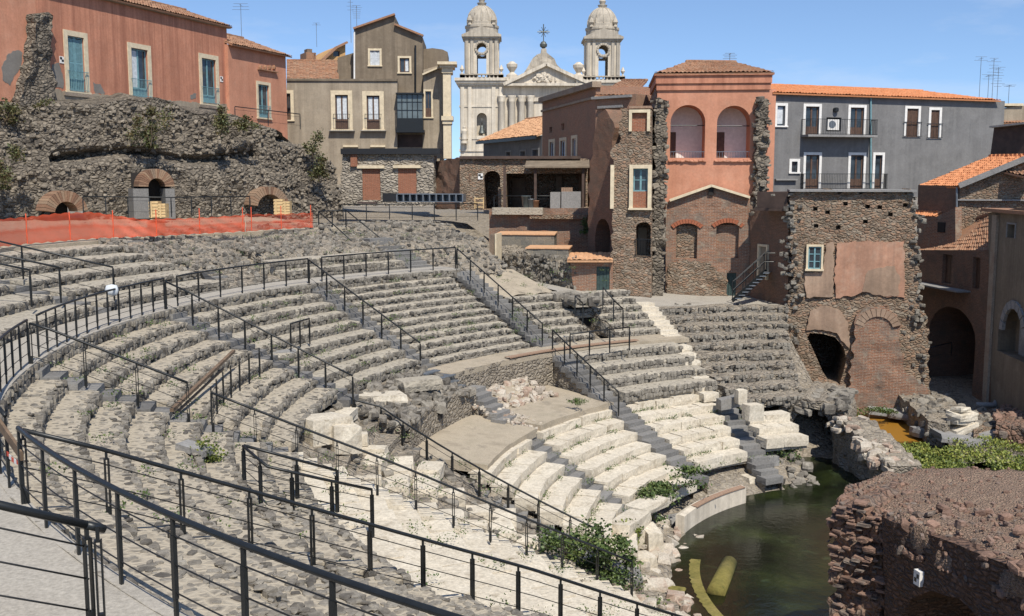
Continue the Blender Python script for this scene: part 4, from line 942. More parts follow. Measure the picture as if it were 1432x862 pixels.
# ------------------------------------------------------------------ rubble scarp below the pink houses
def scarp():
    B = np.array([aty(x, 252.5, d)[:2] for x, d in ((-110, 50.5), (-60, 51.3), (60, 53), (150, 55), (240, 57), (330, 59.5), (400, 61.5), (480, 64.5))]); top = [3.6, 3.5, 3.75, 4.25, 4.3, 4.0, 2.9, 1.3]
    seg = np.r_[0, np.cumsum(np.linalg.norm(np.diff(B, axis=0), axis=1))]; n = int(seg[-1] / .2); S = np.linspace(0, seg[-1], n); X = np.interp(S, seg, B[:, 0]); Y = np.interp(S, seg, B[:, 1]); Tz = np.interp(S, seg, top)
    Tz = Tz + fbm(np.c_[S, S * 0, S * 0], .35, 3, 4) * .7
    dx = np.gradient(X); dy = np.gradient(Y); L = np.hypot(dx, dy); nx, ny = dy / L, -dx / L
    m = 36; P = np.zeros((n, m + 3, 3))
    for j in range(m):
        f = j / (m - 1); z = -2.3 + (Tz + 2.3) * f; back = .8 * f ** 1.3 + .3 * (1 / (1 + np.exp(-(f - .55) * 30)))
        P[:, j] = np.c_[X - nx * back, Y - ny * back, z]
    for j in range(3):
        k = (3.5, 9, 22)[j]; P[:, m + j] = np.c_[X - nx * k, Y - ny * k, Tz + (.15, .9, 1.6)[j]]
    base = P.reshape(-1, 3); am = fbm(base, .55, 5, 21).reshape(n, -1); rid = np.abs(fbm(base * [1, 1, 2.2], .9, 3, 5)).reshape(n, -1)
    dd = am * .42 - rid * .25 + fbm(base, 2.6, 3, 31).reshape(n, -1) * .16; P[:, :, 0] += nx[:, None] * dd; P[:, :, 1] += ny[:, None] * dd; P[:, m:, 2] += am[:, m:] * .25
    # long horizontal fissures left by missing courses
    for s0, s1, z0, dep in ((6, 17.5, 1.35, .9), (19, 27, 2.5, .8), (24, 36, .4, .7)):
        w = np.exp(-((P[:, :, 2] - z0 - .2 * np.sin(S * .8)[:, None]) / .22) ** 2) * ((S > s0) & (S < s1))[:, None] * np.clip(1 + am, 0, 1.4); P[:, :, 0] -= nx[:, None] * w * dep; P[:, :, 1] -= ny[:, None] * w * dep
    pix = []
    mask = np.ones((n, m + 3), bool)
    for i in range(n):
        for j in range(m):
            q = P[i, j]; d = q[1] * _c - q[2] * _s; px = 716 + F_PX * q[0] / d; py = 431 - F_PX * (q[1] * _s + q[2] * _c) / d
            for (a, b, c, e) in ((206, 248, 232, 306), (70, 281, 113, 306)):
                if a < px < c and b < py < e: mask[i, j] = False
    mb = MB(); mb.grid(P, mask=mask[:-1, :-1] if False else mask)
    o = mb.build('rubble_scarp', M['scarp'], None, False, loc=P[0, 0]); tag(o, 'high dark rubble scarp with broken courses below the salmon houses', 'ruined wall')
    k = 1500; i = RNG.integers(0, n, k); j = (RNG.random(k) ** .8 * (m - 1)).astype(int); ok = mask[i, j]; i, j = i[ok], j[ok]
    sb = MB(); sb.stones(P[i, j] + RNG.normal(0, .06, (len(i), 3)), RNG.uniform(.1, .28, (len(i), 1)) * RNG.uniform(.6, 1.2, (len(i), 3)) * [1, .8, .7], None, .4, .16, tilt=.2)
    st = sb.build('loose_stones', M['scarpstone'], o); st['kind'] = 'stuff'
    return P
SCP = scarp()
FA = plpx(184, 54.6, 245, 55.9)
def portal():
    t = thing('arched_portal', 'dark arched doorway with brick arch and grey stone jambs in the scarp', 'doorway', FA.pt(0, -2.3))
    r = FA.rect(207.5, 249.5, 231, 304); mb = MB(); wall(mb, FA, P_(FA, [(186, 306), (244, 306), (244, 266), (186, 266)]), [], .1) if False else None
    mb = MB()
    for a, b in ((186, 207.5), (231, 244)): q = FA.rect(a, 264, b, 306); wbox(FA, mb, q, -.88, .12)
    mb.build('stone_jamb', M['lava'], t)
    c = (r[0] + r[2]) / 2; R0 = (r[2] - r[0]) / 2; z = r[3] - R0; voussoirs(FA, c, z, R0, R0 + .5, t, 23, -.9, .1, 'archbrick')
    mb = MB(); wbox(FA, mb, (r[0] - .6, r[1], r[2] + .6, r[3] + .3), -1.0, -.9); mb.build('dark_panel', M['dark'], t)  # near-black plane paints the dark of a deeper tunnel
portal()
def scarch(lab, x0, x1, ytop, ybase, d, r1, xd=None, open_=True):
    F = plpx(x0, d, x1, d + 1.2); t = thing('brick_arch_opening', lab, 'arch', F.pt(0, -2.3)); a = F.px(x0, ybase); b = F.px(x1, ybase); c = (a[0] + b[0]) / 2; R = (b[0] - a[0]) / 2; zt = F.px((x0 + x1) / 2, ytop)[1]
    zc = zt - R * .82; voussoirs(F, c, zc, R * .82, R * .82 + r1, t, 19, -.8, .1, 'archbrick', a0=.15, a1=math.pi - .15)
    mb = MB(); wbox(F, mb, (c - R, -2.3, c + R, zt), -1.3, -1.2); mb.build('dark_panel', M['dark'] if open_ else M['brickdark'], t)  # open arch: shade behind it is painted by a near-black panel
    return F, c
scarch('low brick arch at the left foot of the scarp, behind the net', 72, 112, 282, 304, 52.3, .55)
scarch('walled up brick arch at the right foot of the scarp', 356, 398, 272, 303, 59.6, .45, open_=False)
def crates(lab, x0, y0, x1, y1, d):
    F = plpx(x0, d, x1, d + .01); t = thing('crate_stack', lab, 'crate', F.pt(0, -2.2), 'pale wooden crates'); q = F.rect(x0, y0, x1, y1); w = q[2] - q[0]
    for k, (a, b, z) in enumerate(((0, .55, 1.0), (.57, 1.0, .86))):
        mb = MB(); s0 = q[0] + w * a; s1 = q[0] + w * b; zz = q[1] + (q[3] - q[1]) * z; wbox(F, mb, (s0, q[1], s1, zz), -.6, 0)
        for e in np.linspace(q[1] + .05, zz - .1, 5): wbox(F, mb, (s0 - .01, e, s1 + .01, e + .06), .002, .025)
        wbox(F, mb, (s0 + .08, q[1], s0 + .16, zz), .026, .05); mb.build('crate', M['palewood'], t)
crates('pale wooden crate stack in front of the dark portal', 208.5, 282, 231, 305, 53.2)
crates('pale wooden crate stack by the walled up arch', 383, 279, 405, 301, 55.5)

# ------------------------------------------------------------------ salmon house with three tall doors
vd = np.array([.361, 1.0]) / np.hypot(.361, 1.0)
a0 = aty(64, 252.5, 57.5)[:2]
F1 = Pl(a0, a0 + vd * 17.35)
def salmon():
    t = house('salmon_house', 'long salmon house with three tall teal doors above the rubble scarp', F=F1)
    L = F1.L; ze = F1.px(323.6, 39)[1]; zb = 3.2
    doors = [(95.5, 52, 118, 128), (184, 69, 207, 136), (282.5, 83, 302, 145.5)]; R = [F1.rect(*d) for d in doors]
    mb = MB(); wall(mb, F1, [(0, zb), (L, zb), (L, ze), (0, ze)], [(rpoly(r), .35, True) for r in R], 7.0, sp=.5); mb.build('wall', M['pink'], t)
    for k, r in enumerate(R):
        o = surround(F1, r, .3, .06, 'cream', t, 'door_surround')
        if k == 0: louvres(F1, r, 'teal', o, -.08)
        else: leaves2(F1, r, 'teal', o, -.14, panel=.2, curtain='l' if k == 1 else None)
        bars(F1, (r[0] - .1, r[1], r[2] + .1, r[3]), (r[3] - r[1]) * .36, o, .14, .13, 'teal')
        mb = MB(); wbox(F1, mb, (r[0] - .5, r[1] - .3, r[2] + .5, r[1] - .105), -.1, .12); mb.build('threshold', M['brickruin'], t)
    for i, p in enumerate([[(72, 90), (82, 88), (86, 100), (90, 116), (88, 124), (74, 121), (71, 104)], [(130, 116), (140, 118), (147, 131), (133, 131)], [(266, 132), (274, 131), (274, 138), (266, 139)]]): blob_patch(F1, p, 'peel', t, seed=i)
    blob_patch(F1, [(67, 122), (90, 128), (184, 136), (240, 141), (322, 147), (322, 156), (240, 152), (150, 149), (84, 150), (67, 146)], 'oldplaster', t, 'plinth', .03, 8)
    e0, e1 = F1.pt(-8, ze, .35), F1.pt(L + .2, ze, .35); up = np.array([0, 0, 1.3]); bk = -F1.n * 3.9
    tiled(t, 'roof', e0, e1, e1 + bk + up, e0 + bk + up)
    mb = MB(); wbox(F1, mb, (-8, ze - .14, L + .15, ze - .02), 0, .26); mb.build('eave', M['oldplaster'], t)
    sign(F1, 86, 84, lab='small white survey sign left of the first teal door'); sign(F1, 309.5, 111, lab='small white survey sign right of the third teal door')
    # neighbour at the left edge of the picture, separated by a broken rubble pilaster
    t2 = house('salmon_house', 'salmon house end wall with peeled plaster at the left picture edge', F=F1)
    mb = MB(); wall(mb, F1, [(-8, zb), (-.02, zb), (-.02, ze), (-8, ze)], [], 6.5, sp=.5); mb.build('wall', M['pink2'], t2)
    blob_patch(F1, [(2, 95), (12, 75), (24, 70), (31, 74), (30, 90), (22, 104), (14, 120), (4, 112)], 'peel', t2, seed=9)
    mb = MB(); ol = P_(F1, [(12, 165), (68, 165), (66, 150), (63, 100), (63, 21), (38, 21), (37, 57), (30, 90), (24, 115), (15, 150)])
    wall(mb, F1, [(q, z) for q, z in ol], [], -.7 + 1.0, sp=.22, amp=.35, nsc=1.4, rag=.12, bulge=lambda q, z: .55)
    o = mb.build('rubble_pilaster', M['scarp'], None, loc=F1.pt(-1, 3)); tag(o, 'ragged rubble pilaster stump standing against the salmon houses', 'pilaster')
salmon()
a2 = a0 + vd * 17.3 + np.array([.5, .6]); F2 = Pl(a2, a2 + vd * 10)
def salmon2():
    t = house('salmon_house', 'small salmon house with one teal door right of the long one', F=F2)
    L = F2.px(400.5, 120)[0]; ze = F2.px(400, 79)[1]; r = F2.rect(361, 119, 376, 165); r2 = F2.rect(323.8, 113, 328, 160)
    mb = MB(); wall(mb, F2, [(-1, 2.5), (L, 2.5), (L, ze), (-1, ze)], [(rpoly(r), .3, True)], 6, sp=.5); mb.build('wall', M['pink2'], t)
    o = surround(F2, r, .22, .06, 'cream', t, 'door_surround'); leaves2(F2, r, 'teal', o, -.12, panel=.12); bars(F2, r, (r[3] - r[1]) * .35, o, .12, .13, 'teal')
    mb = MB()
    for x in (363, 369.5, 376, 382): q, z = F2.px(x, 94.5); mb.stones([F2.pt(q, z, .05)], [(.28, .25, .3)], 0, .5, .1)
    wbox(F2, mb, (F2.px(360, 97)[0], F2.px(360, 97.5)[1], F2.px(386, 97)[0], F2.px(360, 96)[1]), 0, .2); mb.build('vent_row', M['tile'], t)
    e0, e1 = F2.pt(-1, ze, .4), F2.pt(L + .3, ze, .4); bk = -F2.n * 3.4 + [0, 0, 1.3]; tiled(t, 'roof', e0, e1, e1 + bk - F2.u * 1.5, e0 + bk)
    railing('thin grey railing on the ledge before the small salmon house', [aty(329, 171, 68), aty(420, 181, 70)], 2.4, wires=2, group=ug2, h=1.0)
salmon2()
antenna('thin roof antenna rising behind the small salmon house', 338, 57, 8, 84, 3, 1.4)

# ------------------------------------------------------------------ grey brown house in the middle distance
FG = plpx(395, 83, 640, 83.5)
def grey_house():
    t = house('grey_house', 'tall grey brown house with uneven blocks and two curtained french windows', F=FG)
    wins = [((469, 133, 487, 181), 'woodbrown'), ((513, 134, 531, 181), 'woodbrown')]
    mb = MB(); R = [FG.rect(*w[0]) for w in wins] + [FG.rect(401, 131, 406.5, 168)]
    wall(mb, FG, P_(FG, [(398, 262), (555.5, 262), (555.5, 114), (401, 112)]), [(rpoly(r), .3, True) for r in R], 6); mb.build('front_wall', M['oldplaster'], t)
    for k, r in enumerate(R[:2]):
        o = surround(FG, r, .34, .07, 'cream', t, 'window_surround'); leaves2(FG, r, 'woodbrown', o, -.1, panel=.3, curtain='full'); bars(FG, (r[0] - .1, r[1], r[2] + .1, r[3]), 1.15, o, .3, .14)
        mb = MB(); wbox(FG, mb, (r[0] - .5, r[1] - .16, r[2] + .5, r[1] - .11), 0, .4); mb.build('balcony_slab', M['conc_grey'], o)
    o = surround(FG, R[2], .25, .06, 'cream', t, 'window_surround'); leaves2(FG, R[2], 'woodbrown', o, -.1)
    mb = MB(); wbox(FG, mb, FG.rect(401, 110.5, 556, 113.5), -.3, .12); mb.build('parapet_coping', M['oldplaster2'], t)
    for x0 in (480, 518): q = FG.rect(x0, 203.5, x0 + 21, 206); mb = MB(); wbox(FG, mb, q, 0, .18); mb.build('ledge', M['cream'], t)
    # tall blocks
    F = Pl(FG.pt(0, 0, -1.5)[:2], FG.pt(10, 0, -1.5)[:2])
    w = F.rect(517.5, 71, 531, 91.5); mb = MB(); wall(mb, F, P_(F, [(495, 118), (552, 118), (552, 22), (495, 42)]), [(rpoly(w), .2, True)], 6); mb.build('tower_block', M['oldplaster2'], t)
    o = surround(F, w, .16, .05, 'cream', t, 'window_surround'); louvres(F, w, 'curtain', o, -.05)
    w = F.rect(559, 81.5, 572.5, 101.5); mb = MB(); wall(mb, F, P_(F, [(552.2, 136), (591, 136), (591, 52), (552.2, 36)]), [(rpoly(w), .25, True)], 6.4); mb.build('tower_block', M['oldplaster2'], t)
    o = surround(F, w, .16, .05, 'cream', t, 'window_surround'); leaves2(F, w, 'woodbrown', o, -.1, panel=0, curtain='r')
    mb = MB()
    for p, q in (((494.5, 41.5), (552.5, 21.5)), ((552, 35.5), (592, 51.5))): beam(mb, F.pt(*F.px(*p), .1) + np.array([0, 0, .05]), F.pt(*F.px(*q), .1) + np.array([0, 0, .05]), .5, .14)
    mb.build('roof_edge', M['tile'], t)
    mb = MB(); mb.tube([F.pt(*F.px(495.8, 45), .12), F.pt(*F.px(495.8, 114), .12)], .07); mb.build('drain_pipe', M['white'], t)
    mb = MB(); mb.tube([F.pt(*F.px(581, 64), .12), F.pt(*F.px(581, 132), .12)], .08); mb.build('drain_pipe', M['metal'], t)
    F3 = Pl(FG.pt(0, 0, -3)[:2], FG.pt(10, 0, -3)[:2]); mb = MB(); wall(mb, F3, P_(F3, [(472, 116), (494.8, 116), (494.8, 74), (472, 81)]), [], 5); mb.build('rear_block', M['oldplaster2'], t); mb = MB(); wall(mb, F3, P_(F3, [(591.2, 120), (626, 120), (626, 73), (619, 69.5), (605, 67.5), (591.2, 69)]), [], 4); mb.build('rear_block', M['oldplaster2'], t)
    F4 = Pl(FG.pt(0, 0, -.6)[:2], FG.pt(10, 0, -.6)[:2]); d = F4.rect(595, 128, 603, 164); mb = MB(); wall(mb, F4, P_(F4, [(555.8, 262), (619, 262), (619, 90), (592, 98), (592, 134), (555.8, 134)]), [(rpoly(d), .3, True)], 5); mb.build('right_wall', M['oldplaster'], t)
    o = surround(F4, d, .15, .05, 'cream', t, 'door_surround'); leaves2(F4, d, 'woodbrown', o, -.1, panel=.35)
    mb = MB(); beam(mb, F4.pt(*F4.px(591, 105), .2), F4.pt(*F4.px(614, 95), .2), .4, .12); mb.build('sloping_cornice', M['cream'], t)
    # glazed veranda
    v = F4.rect(556.5, 134, 592.5, 183); mb = MB(); wbox(F4, mb, (v[0], v[1], v[2], v[1] + (v[3] - v[1]) * .33), .02, 1.3); wbox(F4, mb, (v[0] - .1, v[1] - .2, v[2] + .1, v[1] + .003), .02, 1.4)
    o = mb.build('veranda', M['metal'], t); mb = MB(); wbox(F4, mb, (v[0] - .05, v[3], v[2] + .05, v[3] + .12), .02, 1.45); mb.build('veranda_roof', M['metal'], o); mb = MB(); wbox(F4, mb, (v[0] + .05, v[1] + (v[3] - v[1]) * .33, v[2] - .05, v[3] - .01), .1, 1.2); mb.build('veranda_glass', M['steelglass'], o)
    mb = MB()
    for k in range(6): q = v[0] + (v[2] - v[0]) * k / 5; wbox(F4, mb, (q - .03, v[1] + (v[3] - v[1]) * .33, q + .03, v[3]), 1.2, 1.26)
    for f in (.55, .78): wbox(F4, mb, (v[0], v[1] + (v[3] - v[1]) * f, v[2], v[1] + (v[3] - v[1]) * f + .04), 1.201, 1.24)
    mb.build('glazing_bar', M['metal'], o)
    mb = MB(); wbox(F4, mb, F4.rect(556.5, 189, 591, 206), .01, .05); mb.build('dark_panel', M['darkbrown'], t)  # flat dark brown panel set on the wall face
    # pilaster with capital at the street corner
    mb = MB(); F5 = Pl(FG.pt(0, 0, .3)[:2], FG.pt(10, 0, .3)[:2])
    for x0, y0, x1, y1, pr in ((620, 103, 631, 222, 0), (618, 96, 633, 103, .1), (615, 92, 636, 96, .25), (612, 88, 639, 92, .5), (617.5, 163, 634, 169, .2), (619, 169, 632, 174, .1)): wbox(F5, mb, F5.rect(x0, y0, x1, y1), -1.5, .4 + pr)
    mb.build('corner_pilaster', M['cream'], t)
    A = [aty(401, 111, 84.5), aty(474, 111, 84.5), aty(472, 86, 90), aty(401, 85, 90)]; tiled(t, 'roof', *A)
    mb = MB(); wbox(FG, mb, FG.rect(480, 216, 616, 222), -.2, -.05); mb.build('base_course', M['black'], t)
M['steelglass'] = M_plain('veranda glass', (.11, .135, .14), .15, var=.3, scale=1.2)
grey_house()
def ochre():
    F = plpx(452, 100, 482, 101); t = thing('ochre_house', 'small ochre house corner peeping over the tiled roof', 'house', F.pt(0, -2.5), 'houses above the theatre'); w = F.rect(466, 71.5, 475, 79)
    mb = MB(); wall(mb, F, P_(F, [(452, 130), (483, 130), (483, 61), (470, 67), (452, 84)]), [(rpoly(w), .3, True)], 6); mb.build('wall', M['warmplaster'], t); mb = MB(); wbox(F, mb, w, -.28, -.2); mb.build('window', M['glass'], t)
    mb = MB(); beam(mb, F.pt(*F.px(450, 84.5), .2), F.pt(*F.px(469, 67), .2), .6, .2); beam(mb, F.pt(*F.px(469, 67), .2), F.pt(*F.px(484, 60), .2), .6, .2); mb.build('roof_edge', M['tile'], t)
    mb = MB(); wbox(F, mb, F.rect(433, 72, 447, 130), -3, -1); mb.build('chimney', M['tile'], t)
    mb = MB(); wbox(F, mb, F.rect(436.5, 66, 443.5, 72), -2.6, -1.6); mb.build('chimney_cap', M['brickdark'], t)
ochre()
antenna('roof antenna with many bars above the dark house', 499, 44, 10, 86, 7, 1.0); antenna('mast antenna left of the many barred one', 491, 60, -4, 90, 5, .7); antenna('faint antenna above the ochre house', 443, 66, 34, 99, 2, .9)

# ------------------------------------------------------------------ ruined front with walled up doors, lean-to with porch
FR = plpx(475, 69.5, 655, 68.5)
def ruin_front():
    t = thing('ruined_wall', 'pale rubble wall with two walled up red brick doors', 'ruined wall', FR.pt(0, -2.3)); ds = [FR.rect(506.5, 236, 532, 280), FR.rect(556.5, 235.5, 582.5, 271)]
    mb = MB(); wall(mb, FR, P_(FR, [(476, 288), (607, 288), (607, 217), (480, 213), (477, 240)]), [(rpoly(r), .2, True) for r in ds], 1.2, sp=.3, amp=.22, rag=.06); mb.build('wall', M['rubblepale'], t)
    for r in ds:
        mb = MB(); wall(mb, Pl(FR.pt(0, 0, -.1)[:2], FR.pt(5, 0, -.1)[:2]), rpoly(r), [], .08); o = mb.build('brick_infill', M['brickred'], t); mb = MB(); wbox(FR, mb, (r[0] - .3, r[3] + .01, r[2] + .3, r[3] + .2), -.2, .14); mb.build('lintel', M['cream'], o)
    mb = MB(); wall(mb, FR, P_(FR, [(491, 233), (500, 233), (500, 213.5), (491, 213.5)]), [], .3, bulge=lambda q, z: .16); mb.build('brick_patch', M['brickred'], t)
    mb = MB(); wbox(FR, mb, FR.rect(478, 208, 616, 216), -.8, .3); mb.build('wall_cap', M['black'], t)
M['rubblepale'] = M_rock('pale rubble', [(.12, .1, .085), (.27, .235, .19), (.42, .37, .3), (.3, .26, .21), (.47, .42, .35)], 1.0, 12, .05, vor=3.2, mortar=(.34, .3, .24), sx=1.6, tintw=.65)
ruin_front()
def side_wall():
    F = plpx(606, 70, 655, 66.5); mb = MB(); wall(mb, F, P_(F, [(606, 292), (655, 292), (655, 222), (640, 220), (606, 226)]), [], .8, sp=.35, amp=.15, rag=.08); o = mb.build('brown_wall', M['brickdark'], None, loc=F.pt(0, -2.3)); tag(o, 'plain dark brown wall between the walled up doors and the arched lean-to', 'wall')
side_wall()
def slotted():
    F = plpx(535, 65.5, 647, 64.5); t = thing('slotted_bench', 'long low black rack with a row of open slots on the terrace', 'rack', F.pt(0, -2.2)); r = F.rect(555, 271, 647, 283); n = 10; mb = MB()
    wbox(F, mb, (r[0], r[3] - .06, r[2], r[3]), -.7, 0); wbox(F, mb, (r[0], r[1], r[2], r[1] + .05), -.7, 0); wbox(F, mb, (r[0], r[1], r[2], r[3]), -.75, -.71)
    for k in range(n + 1): q = r[0] + (r[2] - r[0]) * k / n; wbox(F, mb, (q - .04, r[1] + .05, q + .04, r[3] - .06), -.7, .005)
    mb.build('slot_frame', M['steelgrey'], t); mb = MB(); q = F.rect(535, 270.5, 554, 282.5); mb.frame_box(F.pt(q[0], q[1], -.6), F.u * (q[2] - q[0]), F.n * .6, (0, 0, q[3] - q[1])); mb.build('side_panel', M['black'], t)
    lone('plank', 'dark flat plank lying on the terrace edge', 'plank', 'darkbrown', lambda mb: beam(mb, aty(501, 283.5, 60), aty(527, 284, 60), .5, .1))
slotted()
FL = plpx(650, 66.5, 830, 66)
def lean_to():
    t = thing('lean_to', 'low brick lean-to with an arched doorway and deep dark porch under a tin roof', 'building', FL.pt(0, -2.3)); d = FL.rect(677, 239, 699.5, 293); p = FL.rect(708, 243, 819, 294)
    mb = MB(); wall(mb, FL, P_(FL, [(643, 294), (822, 294), (822, 222), (643, 221)]), [(apoly(d, .45), 2.5, True), (rpoly(p), 3.5, True)], 6, sp=.3, amp=.14); mb.build('wall', M['brickrubble'], t)
    mb = MB(); wbox(FL, mb, FL.rect(643, 218.5, 812, 222.5), -1, .25); mb.build('roof_edge', M['darkbrown'], t)
    mb = MB(); a, b = FL.px(736, 231), FL.px(824, 236); V = [FL.pt(a[0], a[1] + .35, -.2), FL.pt(b[0], a[1] + .35, -.2), FL.pt(b[0], a[1] - .12, 1.9), FL.pt(a[0], a[1] - .12, 1.9)]; mb.add(V + [v - np.array([0, 0, .09]) for v in V], [[3, 2, 1, 0], [4, 5, 6, 7], [0, 1, 5, 4], [1, 2, 6, 5], [2, 3, 7, 6], [3, 0, 4, 7]]); mb.build('tin_roof', M['oldplaster2'], t)
    for x in (708, 750, 815): mb = MB(); q = FL.px(x, 280)[0]; wbox(FL, mb, (q - .08, -2.3, q + .08, a[1] - .1), 1.5, 1.66); mb.build('porch_post', M['darkbrown'], t)
    for q in (FL.rect(712, 250, 731, 293), FL.rect(776, 246, 785, 293)): mb = MB(); wbox(FL, mb, q, -3.45, -3.3); mb.build('inner_panel', M['brickdark'], t)
    sign(FL, 672, 247, lab='small white survey sign beside the dark arched doorway')
    mb = MB(); wbox(FL, mb, FL.rect(697.5, 262, 707.5, 294), .0, .55); mb.build('brick_pier', M['brickrubble'], t)
lean_to()
railing('thin grey railing along the porch edge of the lean-to', [FL.pt(FL.px(693, 290)[0], -1.95, 1.2), FL.pt(FL.px(813, 290)[0], -1.95, 1.2)], 2.0, wires=2, group=ug2)
def concrete_bin():
    F = plpx(769, 64.2, 813, 64); t = thing('concrete_boxes', 'pair of big grey concrete boxes in the porch', 'box', F.pt(0, -2))
    for x0, y0, x1 in ((769.5, 269, 783.5), (785, 268.3, 812)): mb = MB(); wbox(F, mb, F.rect(x0, y0, x1, 292), -1.0, 0); mb.build('concrete_box', M['conc_grey'], t)
    mb = MB(); 
    for k in range(3):
        for q in range(5): wbox(F, mb, (F.px(784.5, 265)[0] + q * .14, F.px(785, 268.3)[1] + .003 + k * .085, F.px(784.5, 265)[0] + q * .14 + .13, F.px(785, 268.3)[1] + .08 + k * .085), -.7, -.4, RNG.random())
    tag(mb.build('brick_pile', M['brickred'], None, loc=F.pt(.8, 0)), 'little stack of red bricks on top of the concrete boxes', 'bricks')
concrete_bin()
def bucket(lab, x, y, d, r, h, mat):
    b = aty(x, y, d); lone('bucket', lab, 'bucket', mat, lambda mb: mb.lathe(b, [(r * .8, 0), (r, h), (r * 1.06, h), (r * 1.06, h - .03), (r * .9, h - .04), (r * .75, .02)], 14), True, b, 'buckets in the porch')
bucket('pale blue bucket left in the porch', 736, 291, 64.5, .3, .75, 'steelglass'); bucket('grey bucket right of the pale blue one', 743, 292, 64.4, .26, .6, 'steelgrey'); bucket('brown tub right of the grey bucket', 749.5, 292, 64.3, .2, .5, 'tile')
def easel(mb):
    F = plpx(663, 62, 677, 62); 
    for x in (664, 676): mb.tube([F.pt(*F.px(x, 292)), F.pt(*F.px(x, 276))], .04)
    for y in (277, 283, 289): q = F.rect(663.5, y, 676.5, y + 1.4); wbox(F, mb, q, -.03, .03)
lone('wooden_frame', 'small open pale timber frame standing at the terrace corner', 'frame', 'palewood', easel)

